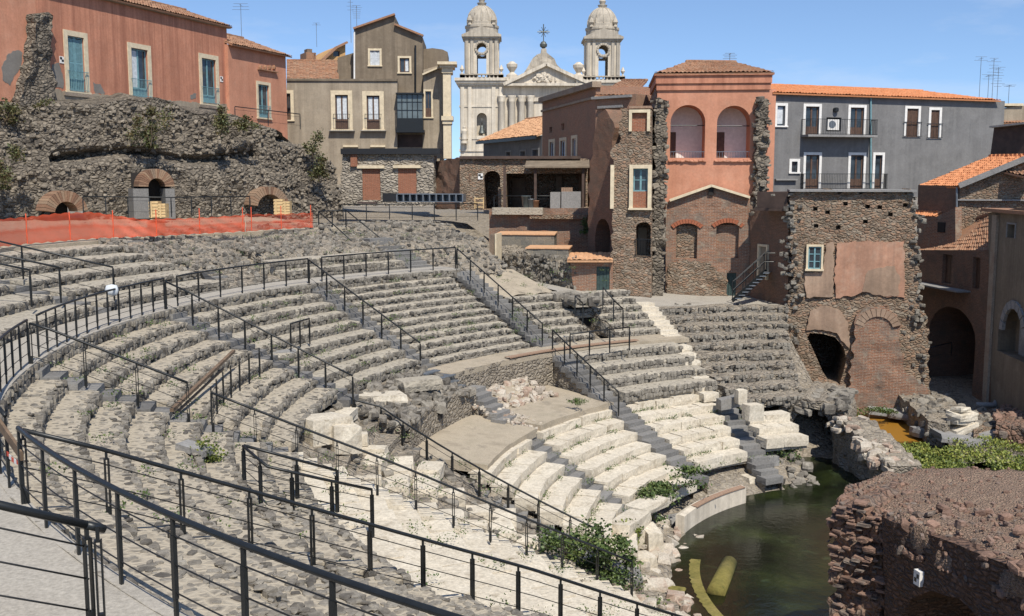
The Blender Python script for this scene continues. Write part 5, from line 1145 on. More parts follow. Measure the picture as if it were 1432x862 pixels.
# ------------------------------------------------------------------ church
def church():
    Y = 150.0; F = plpx(600, Y, 900, Y); t = thing('church', 'pale baroque church front with two domed bell towers and a cross', 'church', F.pt(8, -2.5)); K = Y / 1440
    def X(x): return F.px(x, 100)[0]
    def Zz(y): return F.px(760, y)[1]
    def bx(mb, x0, y0, x1, y1, d0, d1): wbox(F, mb, (X(x0), Zz(y1), X(x1), Zz(y0)), d0, d1)
    def tower(cx, dy, low):
        w = MB(); c = X(cx)
        mb = MB(); f = lambda dx, y: (c + dx * K, Zz(y + dy))
        hole = (c - 7 * K, Zz(190 + dy), c + 7 * K, Zz(158 + dy))
        wall(mb, F, [f(-30, 260), f(30, 260), f(30, 118), f(-30, 118)], [(apoly(hole), 1.2, True)] if low else [], 6.2)
        T = mb.build('bell_tower', M['church'], t)
        mb = MB()
        for yy, e, h in ((120, 3, 3), (117, 5, 3), (113.5, 7, 4), (150, 1, 2.5), (195, 1, 3), (212, 1.5, 3)): wbox(F, mb, (c - (30 + e) * K, Zz(yy + dy), c + (30 + e) * K, Zz(yy - h + dy)), -6.2 - e * K, e * K)
        for dx in (-29, -19, 14, 24): wbox(F, mb, (c + dx * K, Zz(212 + dy), c + (dx + 5) * K, Zz(122 + dy)), 0, .18)
        mb.build('cornice', M['church'], T)
        mb = MB()
        for side in (-1, 1):
            for k in range(4): wbox(F, mb, (c + side * 27 * K - .3, Zz(112 + dy), c + side * 27 * K + .3, Zz(104 + dy)), -6 + .01 * k, .3)
        for k in range(9): q = c + (-22 + k * 5.5) * K; mb.lathe(F.pt(q, Zz(112 + dy), .1), [(.1, 0), (.16, .25), (.08, .5), (.1, .75)], 6)
        wbox(F, mb, (c - 30 * K, Zz(105 + dy), c + 30 * K, Zz(103.5 + dy)), -.2, .35); wbox(F, mb, (c - 30 * K, Zz(113 + dy), c + 30 * K, Zz(111.5 + dy)), -.2, .35)
        mb.build('balustrade', M['churchgrey'], T)
        op = (c - 6.5 * K, Zz(104 + dy), c + 6.5 * K, Zz(77 + dy)); oc = [(c + 6.8 * K * math.cos(a), Zz(67 + dy) + 6.8 * K * math.sin(a)) for a in np.linspace(0, 2 * math.pi, 18, endpoint=False)]
        mb = MB(); wall(mb, F, [f(-23, 104.5), f(23, 104.5), f(23, 48), f(-23, 48)], [(rpoly(op), .9, False), (oc, .9, False)], .9)
        Fb = Pl(F.pt(0, 0, -4.2)[:2], F.pt(10, 0, -4.2)[:2]); m2 = lambda p: [(q, z) for q, z in p]
        wall(mb, Fb, [f(-23, 104.5), f(23, 104.5), f(23, 48), f(-23, 48)], [(rpoly(op), .6, False), (oc, .6, False)], .6)
        for sx in (-1, 1): wbox(F, mb, (c + sx * 22.9 * K - .35 + .25 * -sx, Zz(104.5 + dy), c + sx * 22.9 * K + .35 + .25 * -sx, Zz(48 + dy)), -4.2, -.9)
        mb.build('belfry', M['church'], T)
        mb = MB()
        for dx in (-22, -15, 11, 18): wbox(F, mb, (c + dx * K, Zz(103 + dy), c + (dx + 4) * K, Zz(53 + dy)), 0, .22)
        for k in range(16): a = 2 * math.pi * k / 16; p = F.pt(c + 8 * K * math.cos(a), Zz(67 + dy) + 8 * K * math.sin(a), .1); mb.stones([p], [(.3, .25, .3)], 0, .1, .02)
        wbox(F, mb, (c - 27 * K, Zz(52 + dy), c + 27 * K, Zz(49 + dy)), -5.4, .6); wbox(F, mb, (c - 25 * K, Zz(54.5 + dy), c + 25 * K, Zz(52.2 + dy)), -5.2, .4)
        V = [(c - 27 * K, Zz(49 + dy)), (c + 27 * K, Zz(49 + dy)), (c, Zz(37 + dy))]; mb.add([F.pt(q, z, d) for d in (.5, -.6) for q, z in V], [[0, 1, 2], [5, 4, 3], [0, 3, 4, 1], [1, 4, 5, 2], [2, 5, 3, 0]])
        mb.build('pediment', M['churchgrey'], T)
        cc = F.pt(c, Zz(38 + dy), -2.3); mb = MB(); R = 20 * K
        mb.lathe(cc, [(22.5 * K, -1.2), (22.5 * K, 0), (23.5 * K, .1), (23.5 * K, .4), (21 * K, .5), (21 * K, .9)] + [(R * math.cos(a), .95 + 23 * K * math.sin(a)) for a in np.linspace(0, 1.45, 9)] + [(.55, .95 + 23 * K), (.7, .98 + 23 * K + .3), (.35, 1.4 + 23 * K), (.5, 1.8 + 23 * K), (.12, 2.3 + 23 * K), (.1, 3.3 + 23 * K)], 24); mb.build('dome', M['churchgrey'], T)
        mb = MB()
        for k in range(12): a = 2 * math.pi * k / 12; mb.tube([cc + [R * 1.02 * math.cos(b) * math.cos(a), R * 1.02 * math.cos(b) * math.sin(a), .95 + 23 * K * math.sin(b)] for b in np.linspace(0, 1.4, 7)], .09, 5)
        for k in range(4): a = math.pi / 4 + k * math.pi / 2; p = cc + [23 * K * math.cos(a), 23 * K * math.sin(a), .4]; mb.lathe(p, [(.3, 0), (.2, .3), (.42, .6), (.3, 1.0), (.1, 1.3)], 8)
        mb.build('dome_rib', M['churchgrey'], T)
        if low:
            mb = MB(); b = F.pt(c, Zz(187), -.5); mb.lathe(b, [(.55, 0), (.5, .12), (.36, .5), (.28, .95), (.2, 1.15), (.05, 1.25)], 16); mb.tube([b + [0, 0, 1.2], b + [0, 0, 2.2]], .06); mb.build('bell', M['lead'], T, True)
        for dx in (-27, 27):
            mb = MB(); mb.lathe(F.pt(c + dx * K, Zz(104 + dy), -.1), [(.2, 0), (.1, .3), (.32, .7), (.2, 1.0), (.05, 1.3)], 8); mb.build('urn', M['church'], T)
    tower(673.5, 0, True); tower(843.5, 3, True)
    mb = MB(); bx(mb, 703, 122, 814, 260, -6, -.3); bx(mb, 702, 108, 815, 118, -6, .2); bx(mb, 704, 118.2, 813, 122, -6, 0.0); bx(mb, 730, 137, 790, 142, -.29, .05); bx(mb, 735, 142.2, 786, 230, -.29, -.2); mb.build('nave_front', M['church'], t)
    for x in (701.5, 716, 729.5, 742, 788, 802):
        mb = MB(); mb.lathe(F.pt(X(x), Zz(232), .25), [(.62, 0), (.62, .3), (.52, .5), (.5, 4), (.44, 9.0), (.5, 9.1), (.46, 9.2), (.6, 9.75), (.62, 9.9)], 14); mb.build('column', M['church'], t, True)
    mb = MB(); V = [(X(706), Zz(118)), (X(828), Zz(118)), (X(764), Zz(91))]; mb.add([F.pt(q, z, d) for d in (.3, -.8) for q, z in V], [[0, 1, 2], [5, 4, 3], [0, 3, 4, 1], [1, 4, 5, 2], [2, 5, 3, 0]])
    for p, q in (((704, 119), (764, 90.5)), ((764, 90.5), (832, 121))): beam(mb, F.pt(X(p[0]), Zz(p[1]), .5), F.pt(X(q[0]), Zz(q[1]), .5), .9, .45)
    beam(mb, F.pt(X(704), Zz(119), .45), F.pt(X(822), Zz(119), .45), .7, .35)
    for k in range(22):
        for p, q, in (((706, 120.5), (762, 93)), ((766, 93), (828, 121.5))): f = (k + .5) / 22; mb.box(F.pt(X(p[0] + (q[0] - p[0]) * f), Zz(p[1] + (q[1] - p[1]) * f), .7), (.16, .3, .22))
    o = mb.build('pediment', M['church'], t); mb = MB(); r_ = np.random.default_rng(5); mb.stones([F.pt(X(760 + r_.normal(0, 7)), Zz(110 + r_.normal(0, 3)), .35) for _ in range(34)], r_.uniform(.25, .7, (34, 3)), None, .6, .2); mb.build('carved_relief', M['church'], o)
    # bell shaped gable behind the pediment, ball and cross
    c = F.px(761, 80)[0]; prof = [(-32, 108), (-29, 100), (-24, 93), (-19, 86), (-15, 78), (-9, 73), (-4, 71), (-3, 64), (3, 64), (4, 71), (10, 74), (15, 79), (19, 87), (24, 94), (28, 100), (32, 108)]
    mb = MB(); Fg = Pl(F.pt(0, 0, -3)[:2], F.pt(10, 0, -3)[:2]); wall(mb, Fg, [(c + a * K, Zz(y)) for a, y in prof], [], 2.5, sp=.6, amp=.25, rag=.1); g = mb.build('curved_gable', M['churchgrey'], t)
    mb = MB(); b = F.pt(c, Zz(64), -3.6); mb.lathe(b, [(.1, 0), (.5, .3), (.55, .6), (.3, 1.0), (.07, 1.1)], 12); mb.tube([b + [0, 0, 1], b + [0, 0, 3.2]], .07); mb.tube([b + [-.9, 0, 2.4], b + [.9, 0, 2.4]], .08)
    for k in range(8): a = math.pi * k / 4 + .39; mb.tube([b + [0, 0, 2.4], b + [.75 * math.cos(a), 0, 2.4 + .75 * math.sin(a)]], .04, 4)
    mb.tube([b + [0, 0, 2.4], b + [0, 0, 3.5]], .08); mb.build('cross', M['lead'], t)
    for x, y in ((716, 113), (809, 114)):
        mb = MB(); p = F.pt(X(x), Zz(y), -.2); mb.lathe(p, [(.85, 0), (.8, .8), (.5, 1.0), (.3, 1.2), (.75, 1.9), (.8, 2.3), (.5, 2.5), (.25, 2.7)], 10); mb.build('urn', M['church'], t)
    mb = MB(); p = F.pt(X(649), Zz(201), .55); mb.lathe(p, [(.5, 0), (.5, .3), (.3, .35), (.42, .6), (.36, 1.3), (.42, 1.8), (.2, 2.05), (.2, 2.1), (.24, 2.3), (.15, 2.5)], 10); mb.build('niche_statue', M['church'], t)
church()
def shed():
    t = thing('long_shed', 'long low shed with pale orange roof in front of the church', 'shed', aty(720, 215, 88)); f0, f1 = aty(676, 200, 96), aty(758, 180, 84)
    F = Pl(f0[:2], f1[:2]); z0, z1 = F.px(676, 201)[1], F.px(757, 186)[1]; zz = (z0 + z1) / 2; mb = MB(); wins = [F.rect(708, 213, 714, 222), F.rect(728, 212, 735, 222), F.rect(745, 210, 753, 222)]
    wall(mb, F, [(0, -3), (F.L, -3), (F.L, zz), (0, zz)], [(rpoly(w), .3, True) for w in wins], 3); mb.build('wall', M['greyplaster'], t)
    for w in wins: surround(F, w, .15, .05, 'conc_grey', t, 'window_surround', False)
    A, B = F.pt(-.5, zz, .5), F.pt(F.L, zz, .5); up = -F.n * 5 + np.array([0, 0, 2.1]); tiled(t, 'roof', A, B, B + up, A + up, 'tilepale'); mb = MB(); beam(mb, A - [0, 0, .15], B - [0, 0, .15], .15, .25); mb.build('gutter', M['metal'], t)
shed()

# ------------------------------------------------------------------ red brick house and brick back wall
def brick_house():
    F = plpx(758, 79, 832, 66); t = thing('brick_house', 'dark red brick house with a receding side of three pale framed windows', 'house', F.pt(5, -2.5), 'houses above the theatre')
    wins = [F.rect(769, 199, 775, 221), F.rect(784, 197, 791, 221), F.rect(800.5, 194, 806, 221), F.rect(768, 178, 772, 186), F.rect(785, 173, 789, 182)]; ze = F.px(830, 121)[1]
    mb = MB(); wall(mb, F, [(0, -2.5), (F.L, -2.5), (F.L, ze), (0, ze)], [(rpoly(w), .25, True) for w in wins], 9); mb.build('side_wall', M['brick'], t)
    for k, w in enumerate(wins[:3]): o = surround(F, w, .22, .05, 'cream', t, 'window_surround'); leaves2(F, w, 'curtain', o, -.1, panel=.0)
    mb = MB(); wbox(F, mb, (-.1, ze - .1, F.L + .2, ze + .25), -.3, .3); wbox(F, mb, (-.05, ze - .8, F.L + .1, ze - .65), -.1, .12); mb.build('cornice', M['brick'], t)
    F2 = plpx(832, 66, 888, 64); z2 = F2.px(850, 134)[1]; w = F2.rect(846, 149, 866, 158); mb = MB(); wall(mb, F2, [(0, -3), (F2.L, -3), (F2.L, z2), (0, z2)], [], 8); mb.build('front_wall', M['brick'], t)
    mb = MB(); wbox(F2, mb, F2.rect(830, 134.5, 884, 138), -.2, .25); wbox(F2, mb, F2.rect(838, 148, 872, 151.5), -.1, .2); mb.build('cornice', M['conc_grey'], t)
    A = [aty(832, 133, 66), aty(884, 134, 66), aty(905, 113, 74), aty(870, 113, 76)]; tiled(t, 'roof', *A)
    F3 = plpx(826, 60.5, 858, 58.5); q = F3.rect(832.5, 306, 853.5, 356); mb = MB(); wall(mb, F3, P_(F3, [(822, 372), (858, 372), (858, 170), (846, 150), (836, 160), (828, 200), (824, 260)]), [(apoly(q, 1.0), 2, True)], 3, sp=.35, amp=.05, rag=.15, keep=(0,)); mb.build('broken_wall', M['brickdark'], t)
brick_house()

# ------------------------------------------------------------------ rubble tower
FT = plpx(855, 55.0, 912, 54.6)
def tower_house():
    t = thing('rubble_tower', 'narrow rubble tower house with one green framed window', 'house', FT.pt(1.5, -6.2), 'houses above the theatre')
    w0, w1, w2 = FT.rect(884, 158, 905, 184), FT.rect(885.5, 236, 906, 291), FT.rect(889, 311, 910, 359)
    mb = MB(); wall(mb, FT, P_(FT, [(857, 416), (911, 416), (911, 152), (869, 152.5), (866, 178), (866, 200), (856, 206), (855, 300)]), [(rpoly(w0), .12, True), (rpoly(w1), .3, True), (apoly(w2, .3), 1.6, True)], 4.5, sp=.24, amp=.18, rag=.1, keep=(0, 1)); mb.build('wall', M['brickrubble'], t)
    mb = MB(); wall(mb, Pl(FT.pt(0, 0, -.04)[:2], FT.pt(3, 0, -.04)[:2]), rpoly(w0), [], .06); mb.build('brick_infill', M['brickred'], t)
    surround(FT, w0, .16, .16, 'cream', t, 'window_surround', False)
    o = surround(FT, w1, .2, .18, 'cream', t, 'window_surround'); h = w1[1] + (w1[3] - w1[1]) * .42; leaves2(FT, (w1[0], h, w1[2], w1[3]), 'teal', o, -.08, panel=0, bars_=1)
    mb = MB(); wall(mb, Pl(FT.pt(0, 0, -.02)[:2], FT.pt(3, 0, -.02)[:2]), [(w1[0], w1[1]), (w1[2], w1[1]), (w1[2], h), (w1[0], h)], [], .1); mb.build('brick_infill', M['brickred'], o)
    slab_door(FT, (w2[0], w2[1], (w2[0] + w2[2]) / 2 + .1, w2[3] - .35), 'oldplaster', t, -1.5); bars(FT, w2, .9, t, .05, .13)
    mb = MB(); wbox(FT, mb, FT.rect(854, 231, 859, 292), -.3, .2); mb.build('side_reveal', M['cream'], t)
    mb = MB(); wbox(FT, mb, FT.rect(880, 148.5, 911, 152), -2, .1); mb.build('top_course', M['brickred'], t)
tower_house()
def pier(lab, x0, x1, ytop, ybase, d, dep, mat='scarp', rag=.12, amp=.35):
    F = plpx(x0, d, x1, d); r = F.rect(x0, ytop, x1, ybase); mb = MB(); wall(mb, F, [(r[0], r[1]), (r[2], r[1]), (r[2], r[3]), (r[0], r[3])], [], dep, sp=.2, amp=amp, nsc=1.6, rag=rag)
    n = int((r[3] - r[1]) * 16); C = [F.pt(RNG.choice([r[0], r[2], RNG.uniform(r[0], r[2])]), RNG.uniform(r[1], r[3]), RNG.uniform(-dep, .1)) for _ in range(n)]
    o = mb.build('rubble_pier', M[mat], None, loc=F.pt(0, r[1])); sb = MB(); sb.stones(C, RNG.uniform(.15, .4, (n, 1)) * RNG.uniform(.6, 1.2, (n, 3)) * [1, 1, .6], None, .35, .15); sb.build('loose_stones', M['scarpstone'], o); return tag(o, lab, 'pier')
pier('tall ragged lava pier left of the two arched loggias', 914, 930, 138, 418, 55.5, 1.4)
pier('shorter ragged lava pier right of the two arched loggias', 1058, 1074, 138, 300, 56.1, .8)

# ------------------------------------------------------------------ salmon house with two arched loggias
FO = plpx(905, 57.2, 1078, 56.6)
def loggia():
    t = house('loggia_house', 'salmon house with two tall arched loggias over an old brick gable', F=FO)
    a1, a2 = FO.rect(937.5, 147, 986, 221), FO.rect(1002.5, 148, 1049.5, 221); zt = FO.px(990, 117)[1]; q0 = FO.px(918, 200)[0]; q1 = FO.px(1074, 200)[0]; zb = FO.px(990, 300)[1]
    mb = MB(); wall(mb, FO, [(q0, zb), (q1, zb), (q1, zt), (q0, zt)], [(apoly(a1, None, 20), 1.7, False), (apoly(a2, None, 20), 1.7, False)], 1.7); mb.build('front_wall', M['pink2'], t)
    Fb = Pl(FO.pt(0, 0, -1.7)[:2], FO.pt(10, 0, -1.7)[:2]); d1, d2 = FO.rect(937, 183, 948, 221), FO.rect(1003, 183, 1018, 221); mb = MB(); wall(mb, Fb, [(q0, zb), (q1, zb), (q1, zt), (q0, zt)], [((lambda r: rpoly(r))(d), .3, True) for d in (d1, d2)], 5); b_ = mb.build('loggia_back', M['white'], t)
    for d in (d1, d2): slab_door(Fb, d, 'woodbrown', b_, -.1, 3)
    mb = MB(); wbox(FO, mb, (q0, a1[1] - .25, q1, a1[1] - .02), -1.65, .0 - .01); mb.build('loggia_floor', M['conc_grey'], t)
    for a in (a1, a2):
        bars(FO, (a[0] + .05, a[1] - .1, a[2] - .05, 0), .42, t, -.12, .14, 'steelgrey', 'low_rail'); mb = MB(); zz = a[1] + (a[3] - a[1]) * .62; mb.tube([FO.pt(a[0], zz, -.5), FO.pt(a[2], zz, -.5)], .03); mb.build('tie_rod', M['metal'], t)
        mb = MB()
        for k in range(9): mb.stones([FO.pt(a[0] - .1 + (a[2] - a[0] + .2) * (k + .5) / 9, a[1] - .16, .04)], [(.24, .18, .1)], 0, .3, .1)
        mb.build('sill', M['pink2'], t)
    mb = MB(); wbox(FO, mb, (q0 - .1, zt, q1 + .1, zt + .42), -7.3, .18); wbox(FO, mb, (q0 - .18, zt + .42, q1 + .18, zt + .52), -7.4, .28); wbox(FO, mb, (q0 - .05, zt - .35, q1 + .05, zt - .01), -.2, .1); mb.build('cornice', M['pink'], t)
    z = zt + .54; A = [FO.pt(q0 - .2, z, .3), FO.pt(q1 + .2, z, .3), FO.pt(q1 - 1.5, z + .95, -3.6), FO.pt(q0 + 1.9, z + 1.0, -3.6)]; tiled(t, 'roof', *A, tile=.22)
    Fl = Pl(FO.pt(q0, 0, -8)[:2], FO.pt(q0, 0, 0)[:2]); mb = MB(); wall(mb, Fl, [(0, zb), (7.99, zb), (7.99, zt), (0, zt)], [], .4); mb.build('side_wall', M['brick'], t)
    mb = MB(); B = [FO.pt(q0 - .2, z, -7.6), FO.pt(q0 - .2, z, .3), FO.pt(q0 + 1.9, z + 1.0, -3.6)]; mb.add(B, [[0, 1, 2]]); mb.build('roof_hip', M['tile'], t)
    # old brick gable below
    Fg = Pl(FO.pt(0, 0, .35)[:2], FO.pt(10, 0, .35)[:2]); w1, w2, dr = Fg.rect(945.5, 313, 975, 362), Fg.rect(1001.5, 312, 1033, 361), Fg.rect(1016, 382, 1029.5, 417)
    mb = MB(); wall(mb, Fg, P_(Fg, [(931, 423), (1064, 423), (1062, 285), (1047, 277), (994.6, 260.5), (936, 281.5), (931, 285)]), [(apoly(w1, .22), .5, True), (apoly(w2, .22), .5, True), (rpoly(dr), .5, True)], .3, sp=.3, amp=.08, nsc=2); g = mb.build('brick_gable', M['brickruin'], t)
    mb = MB()
    for p, q in (((936, 280.5), (994.6, 259.8)), ((994.6, 259.8), (1048, 276.2))): beam(mb, Fg.pt(*Fg.px(*p), .1), Fg.pt(*Fg.px(*q), .1), .4, .13)
    mb.build('gable_cornice', M['cream'], g)
    for k, w in enumerate((w1, w2)):
        mb = MB(); wall(mb, Pl(Fg.pt(0, 0, -.32)[:2], Fg.pt(3, 0, -.32)[:2]), [(w[0], w[1]), (w[2], w[1]), (w[2], w[3] - .12), (w[0], w[3] - .12)], [], .1); mb.build('walled_window', M['brickruin' if k else 'brickrubble'], g)
        voussoirs(Fg, (w[0] + w[2]) / 2, w[3] - 1.05, 1.07, 1.3, g, 11, -.1, .07, 'brickred', 'relieving_arch', .82, math.pi - .82)
    slab_door(Fg, dr, 'green_door', g, -.15, 4); mb = MB(); q, zq = Fg.px(994, 268.5); wbox(Fg, mb, (q - .14, zq - .18, q + .14, zq + .2), .05, .12); mb.build('niche', M['dark'], g)  # niche shade painted as a raised near-black box
    mb = MB(); ol = P_(Fg, [(933, 424), (1016, 424), (1016, 388), (990, 366), (950, 364), (933, 372)]); wall(mb, Fg, ol, [], .1, sp=.2, amp=.2, rag=.08, bulge=lambda q, z: .12); mb.build('rubble_footing', M['brickrubble'], g)
loggia()
antenna('roof antenna above the loggia house', 1020, 106, 76, 66, 5, .9)

# ------------------------------------------------------------------ long grey house on the right
FN = plpx(1079.5, 73, 1399, 77.5)
def long_grey():
    t = house('long_grey_house', 'long dark grey house with white framed openings and orange tiled roof', F=FN)
    def rr(x0, y0, x1, y1, w=3.2): return FN.rect(x0 + w, y0 + w, x1 - w, y1)
    ops = [('p', rr(1083.4, 145, 1100.8, 176)), ('d', rr(1123, 146, 1148, 189)), ('d', rr(1185.5, 147.5, 1210.7, 190)), ('s', rr(1264.5, 149, 1286.6, 192)), ('s', rr(1298, 151, 1316, 194)), ('p', rr(1103.6, 223, 1118, 241)), ('d', rr(1123, 213.8, 1148, 264.5)), ('d', rr(1185.5, 214, 1210, 264.5)), ('d1', rr(1219.8, 214, 1236, 264.5))]
    ac = FN.rect(1155.5, 164.5, 1176.5, 184); L = FN.L; zt = FN.px(1240, 134)[1]; zb = -1.2
    mb = MB(); wall(mb, FN, [(0, zb), (L, zb), (L, zt - .2), (0, zt)], [(rpoly(r), .3, True) for _, r in ops] + [(rpoly(ac), .7, True)], 9); mb.build('wall', M['greyplaster'], t)
    for k, r in ops:
        o = surround(FN, r, .19, .05, 'white', t, 'surround', sill=(k == 'p'))
        if k in ('d', 'd1'): leaves2(FN, r, 'woodbrown', o, -.12, panel=.3, mull=(k == 'd'), curtain=None)
        elif k == 's': louvres(FN, r, 'woodbrown', o, -.05); bars(FN, (r[0] - .25, r[1], r[2] + .25, r[3]), 1.05, o, .1, .2)
        else: leaves2(FN, r, 'steelgrey', o, -.12, panel=0, mull=False, curtain='full' if r[3] > 2 else None)
    def balc(x0, x1, y, dpt):
        s = FN.rect(x0, y, x1, y + 3); mb = MB(); wbox(FN, mb, s, 0, dpt); o = mb.build('balcony', M['conc_grey'], t); h = 1.05; mb = MB(); n = int((s[2] - s[0]) / .13)
        for k in range(n + 1): q = s[0] + .03 + (s[2] - s[0] - .06) * k / n; wbox(FN, mb, (q - .008, s[3], q + .008, s[3] + h), dpt - .05, dpt - .034)
        for zz in (.02, h): wbox(FN, mb, (s[0], s[3] + zz, s[2], s[3] + zz + .035), dpt - .06, dpt - .02)
        for q in (s[0], s[2] - .04): wbox(FN, mb, (q, s[3] + h, q + .04, s[3] + h + .034), .0, dpt - .061); [wbox(FN, mb, (q, s[3], q + .02, s[3] + h - .001), e, e + .018) for e in np.linspace(.05, dpt - .15, 7)]
        mb.build('balcony_rail', M['metal'], o)
    balc(1120, 1216, 189.5, 1.0); balc(1119, 1235, 264.5, .55)
    f = MB(); m_ = .35; q = ac; wbox(FN, f, (q[0] + .15, q[1] + .1, q[2] - .12, q[3] - .1), -.5, -.05); o = f.build('air_conditioner', M['white'], t); f = MB(); cq = q[0] + (q[2] - q[0]) * .42; cz = (q[1] + q[3]) / 2
    f.add([FN.pt(cq + .27 * math.cos(a), cz + .27 * math.sin(a), -.04) for a in np.linspace(0, 6.1, 18)], [list(range(18))]); f.build('fan_grille', M['steelgrey'], o)
    mb = MB(); mb.tube([FN.pt(*FN.px(1216.7, 137), .1), FN.pt(*FN.px(1216.7, 265), .1)], .06); mb.build('drain_pipe', M['teal'], t)
    mb = MB(); wbox(FN, mb, FN.rect(1083, 250.5, 1113, 252.5), 0, .25); mb.build('ledge', M['conc_grey'], t)
    mb = MB(); q, z = FN.px(1168, 154); mb.lathe(FN.pt(q, z, .1), [(.12, -.15), (.2, -.1), (.2, .1), (.1, .16)], 10); mb.build('wall_lamp', M['metal'], t)
    e0, e1 = FN.pt(-.3, zt + .02, .35), FN.pt(L - .6, zt - .18, .35); bk = -FN.n * 4.5 + np.array([0, 0, .95]); tiled(t, 'roof', e0, e1, e1 + bk - FN.u * 3.5, e0 + bk, 'tileorange', tile=.24)
    mb = MB(); wbox(FN, mb, (-.55, zb, -.02, zt + .25), -4, .25); mb.build('end_pier', M['pink2'], t)
long_grey()
for k, (x, yb, yt, n, l) in enumerate([(1369, 142, 82, 2, 'plain mast antenna leftmost of the group on the right'), (1387, 142, 84, 6, 'antenna with wide bars in the middle of the right hand group'), (1394, 142, 96, 8, 'dense bushy antenna of the right hand group'), (1381, 142, 106, 3, 'short antenna between the masts of the right hand group'), (1410, 145, 120, 2, 'lowest antenna at the right end of the group')]): antenna(l, x, yb, yt, 88, n, 1.2)

# ------------------------------------------------------------------ paved court before the loggia house, terraces
def court():
    A = np.linspace(91, 121.5, 50); rr = np.linspace(24.4, 33, 9); zz = np.interp(A, [99, 111, 118, 124, 131], [-6.45, -6.2, -5.65, -5.0, -4.6])
    P = np.array([[pol(r + (0 if r > 25 else 0), a, z + .04 * (r - 24.4)) for r in rr] for a, z in zip(A, zz)]); P[:, :, 2] += fbm(P.reshape(-1, 3), .8, 3, 2).reshape(P.shape[:2]) * .04
    lo = P[:, :1].copy(); lo[:, :, 2] -= 1.2; mb = MB(); mb.grid(np.concatenate([lo, P], 1), flip=True); structure(mb.build('paved_court', M['concrete']))
court()
def terraces():
    F = plpx(684, 64.6, 826, 63.8); mb = MB(); wall(mb, F, P_(F, [(684, 362), (826, 362), (824, 291), (684, 293)]), [], 2.5, sp=.3, amp=.12); o = mb.build('retaining_wall', M['brickruin'], None, loc=F.pt(0, -5)); tag(o, 'worn brick retaining wall below the porch of the lean-to', 'wall')
    mb = MB(); wbox(F, mb, F.rect(690, 290.5, 760, 300), 0, .55); mb.build('stone_course', M['tread'], o); mb = MB(); wbox(F, mb, F.rect(742, 300, 822, 306), 0, .5); mb.build('brick_course', M['brickrubble'], o)
    for lab, x0, x1, y0, y1, Y, dep, side in (('upper tile topped grey block platform below the retaining wall', 694, 775, 329, 347, 60, 3.2, 0), ('lower tile topped grey block platform, right of the upper one', 736, 795, 348.5, 365, 57.2, 2.4, 0)):
        F2 = plpx(x0, Y, x1, Y - .3); r = F2.rect(x0, y0, x1, y1); mb = MB(); wall(mb, F2, [(r[0], r[1] - .3), (r[2], r[1] - .3), (r[2], r[3]), (r[0], r[3])], [], dep, sp=.3, amp=.05); o = mb.build('block_platform', M['ashlar'], None, loc=F2.pt(0, r[1])); tag(o, lab, 'platform'); mb = MB(); wbox(F2, mb, (r[0] - .05, r[3] + .003, r[2] + .05, r[3] + .07), -dep, .06); mb.build('tile_top', M['tilepale'], o)
    F3 = plpx(690, 58.3, 806, 55.4); mb = MB(); wall(mb, F3, P_(F3, [(694, 400), (694, 345), (706, 352), (735, 353), (752, 365), (796, 368), (806, 372), (807, 418), (750, 412)]), [], 2.4, sp=.16, amp=.2, nsc=1.8, rag=.1); o = mb.build('rubble_wall', M['rubble'], None, loc=F3.pt(1, -6)); tag(o, 'crumbling rubble wall between the block platforms and the small green door', 'wall')
    n = 500; P = P_(F3, [(694, 400), (807, 418), (807, 370), (694, 345)]); sb = MB(); C = [F3.pt(RNG.uniform(P[0][0], P[1][0]), RNG.uniform(-6, -4.0), RNG.uniform(-.1, .2)) for _ in range(n)]; sb.stones(C, RNG.uniform(.15, .42, (n, 1)) * RNG.uniform(.6, 1.2, (n, 3)) * .5, None, .3, .15, tilt=.25); sb.build('loose_stones', M['stone'], o)
    F4 = plpx(804, 55.2, 856, 54.9); d = F4.rect(834, 373, 852.5, 413); mb = MB(); wall(mb, F4, P_(F4, [(803, 416), (857, 416), (857, 364), (797, 364.5)]), [(rpoly(d), .3, True)], 4, sp=.3, amp=.08); o = mb.build('door_wall', M['brickruin'], None, loc=F4.pt(0, -6)); tag(o, 'low brick room with a dark green door and a flat tiled roof', 'building'); slab_door(F4, d, 'green_door', o, -.08, 4)
    tiled(o, 'roof', aty(793, 364, 54.7), aty(857, 364, 54.5), aty(857, 353, 57.8), aty(797, 353.5, 58.3), 'tilepale', ridge=False, lift=.03)
    F5 = plpx(684.5, 56.6, 694.5, 56.5); mb = MB(); wbox(F5, mb, F5.rect(684.5, 328, 692.5, 382), -1.0, 0); o = mb.build('end_wall', M['brickdark'], None, loc=F5.pt(0, -5)); tag(o, 'upright wall end with a pale stone edge beside the sandy path', 'wall'); mb = MB(); wbox(F5, mb, F5.rect(692.6, 327, 695, 380), -1.0, .1); mb.build('pale_edge', M['cream'], o)
M['ashlar'] = M_brick('grey ashlar blocks', (.15, .14, .12), (.22, .195, .155), (.27, .23, .17), .7, .34, bump=.02)
terraces()
structure((lambda mb: (mb.grid(np.array([[pol(r, a, -5.36 + .21 * (r - 24.45) + .05 * math.sin(a * 2)) for r in np.linspace(24.45, 28.6, 6)] for a in np.linspace(121.4, 131.3, 14)]), flip=True), mb.build('sandy_path', M['sand']))[1])(MB()))
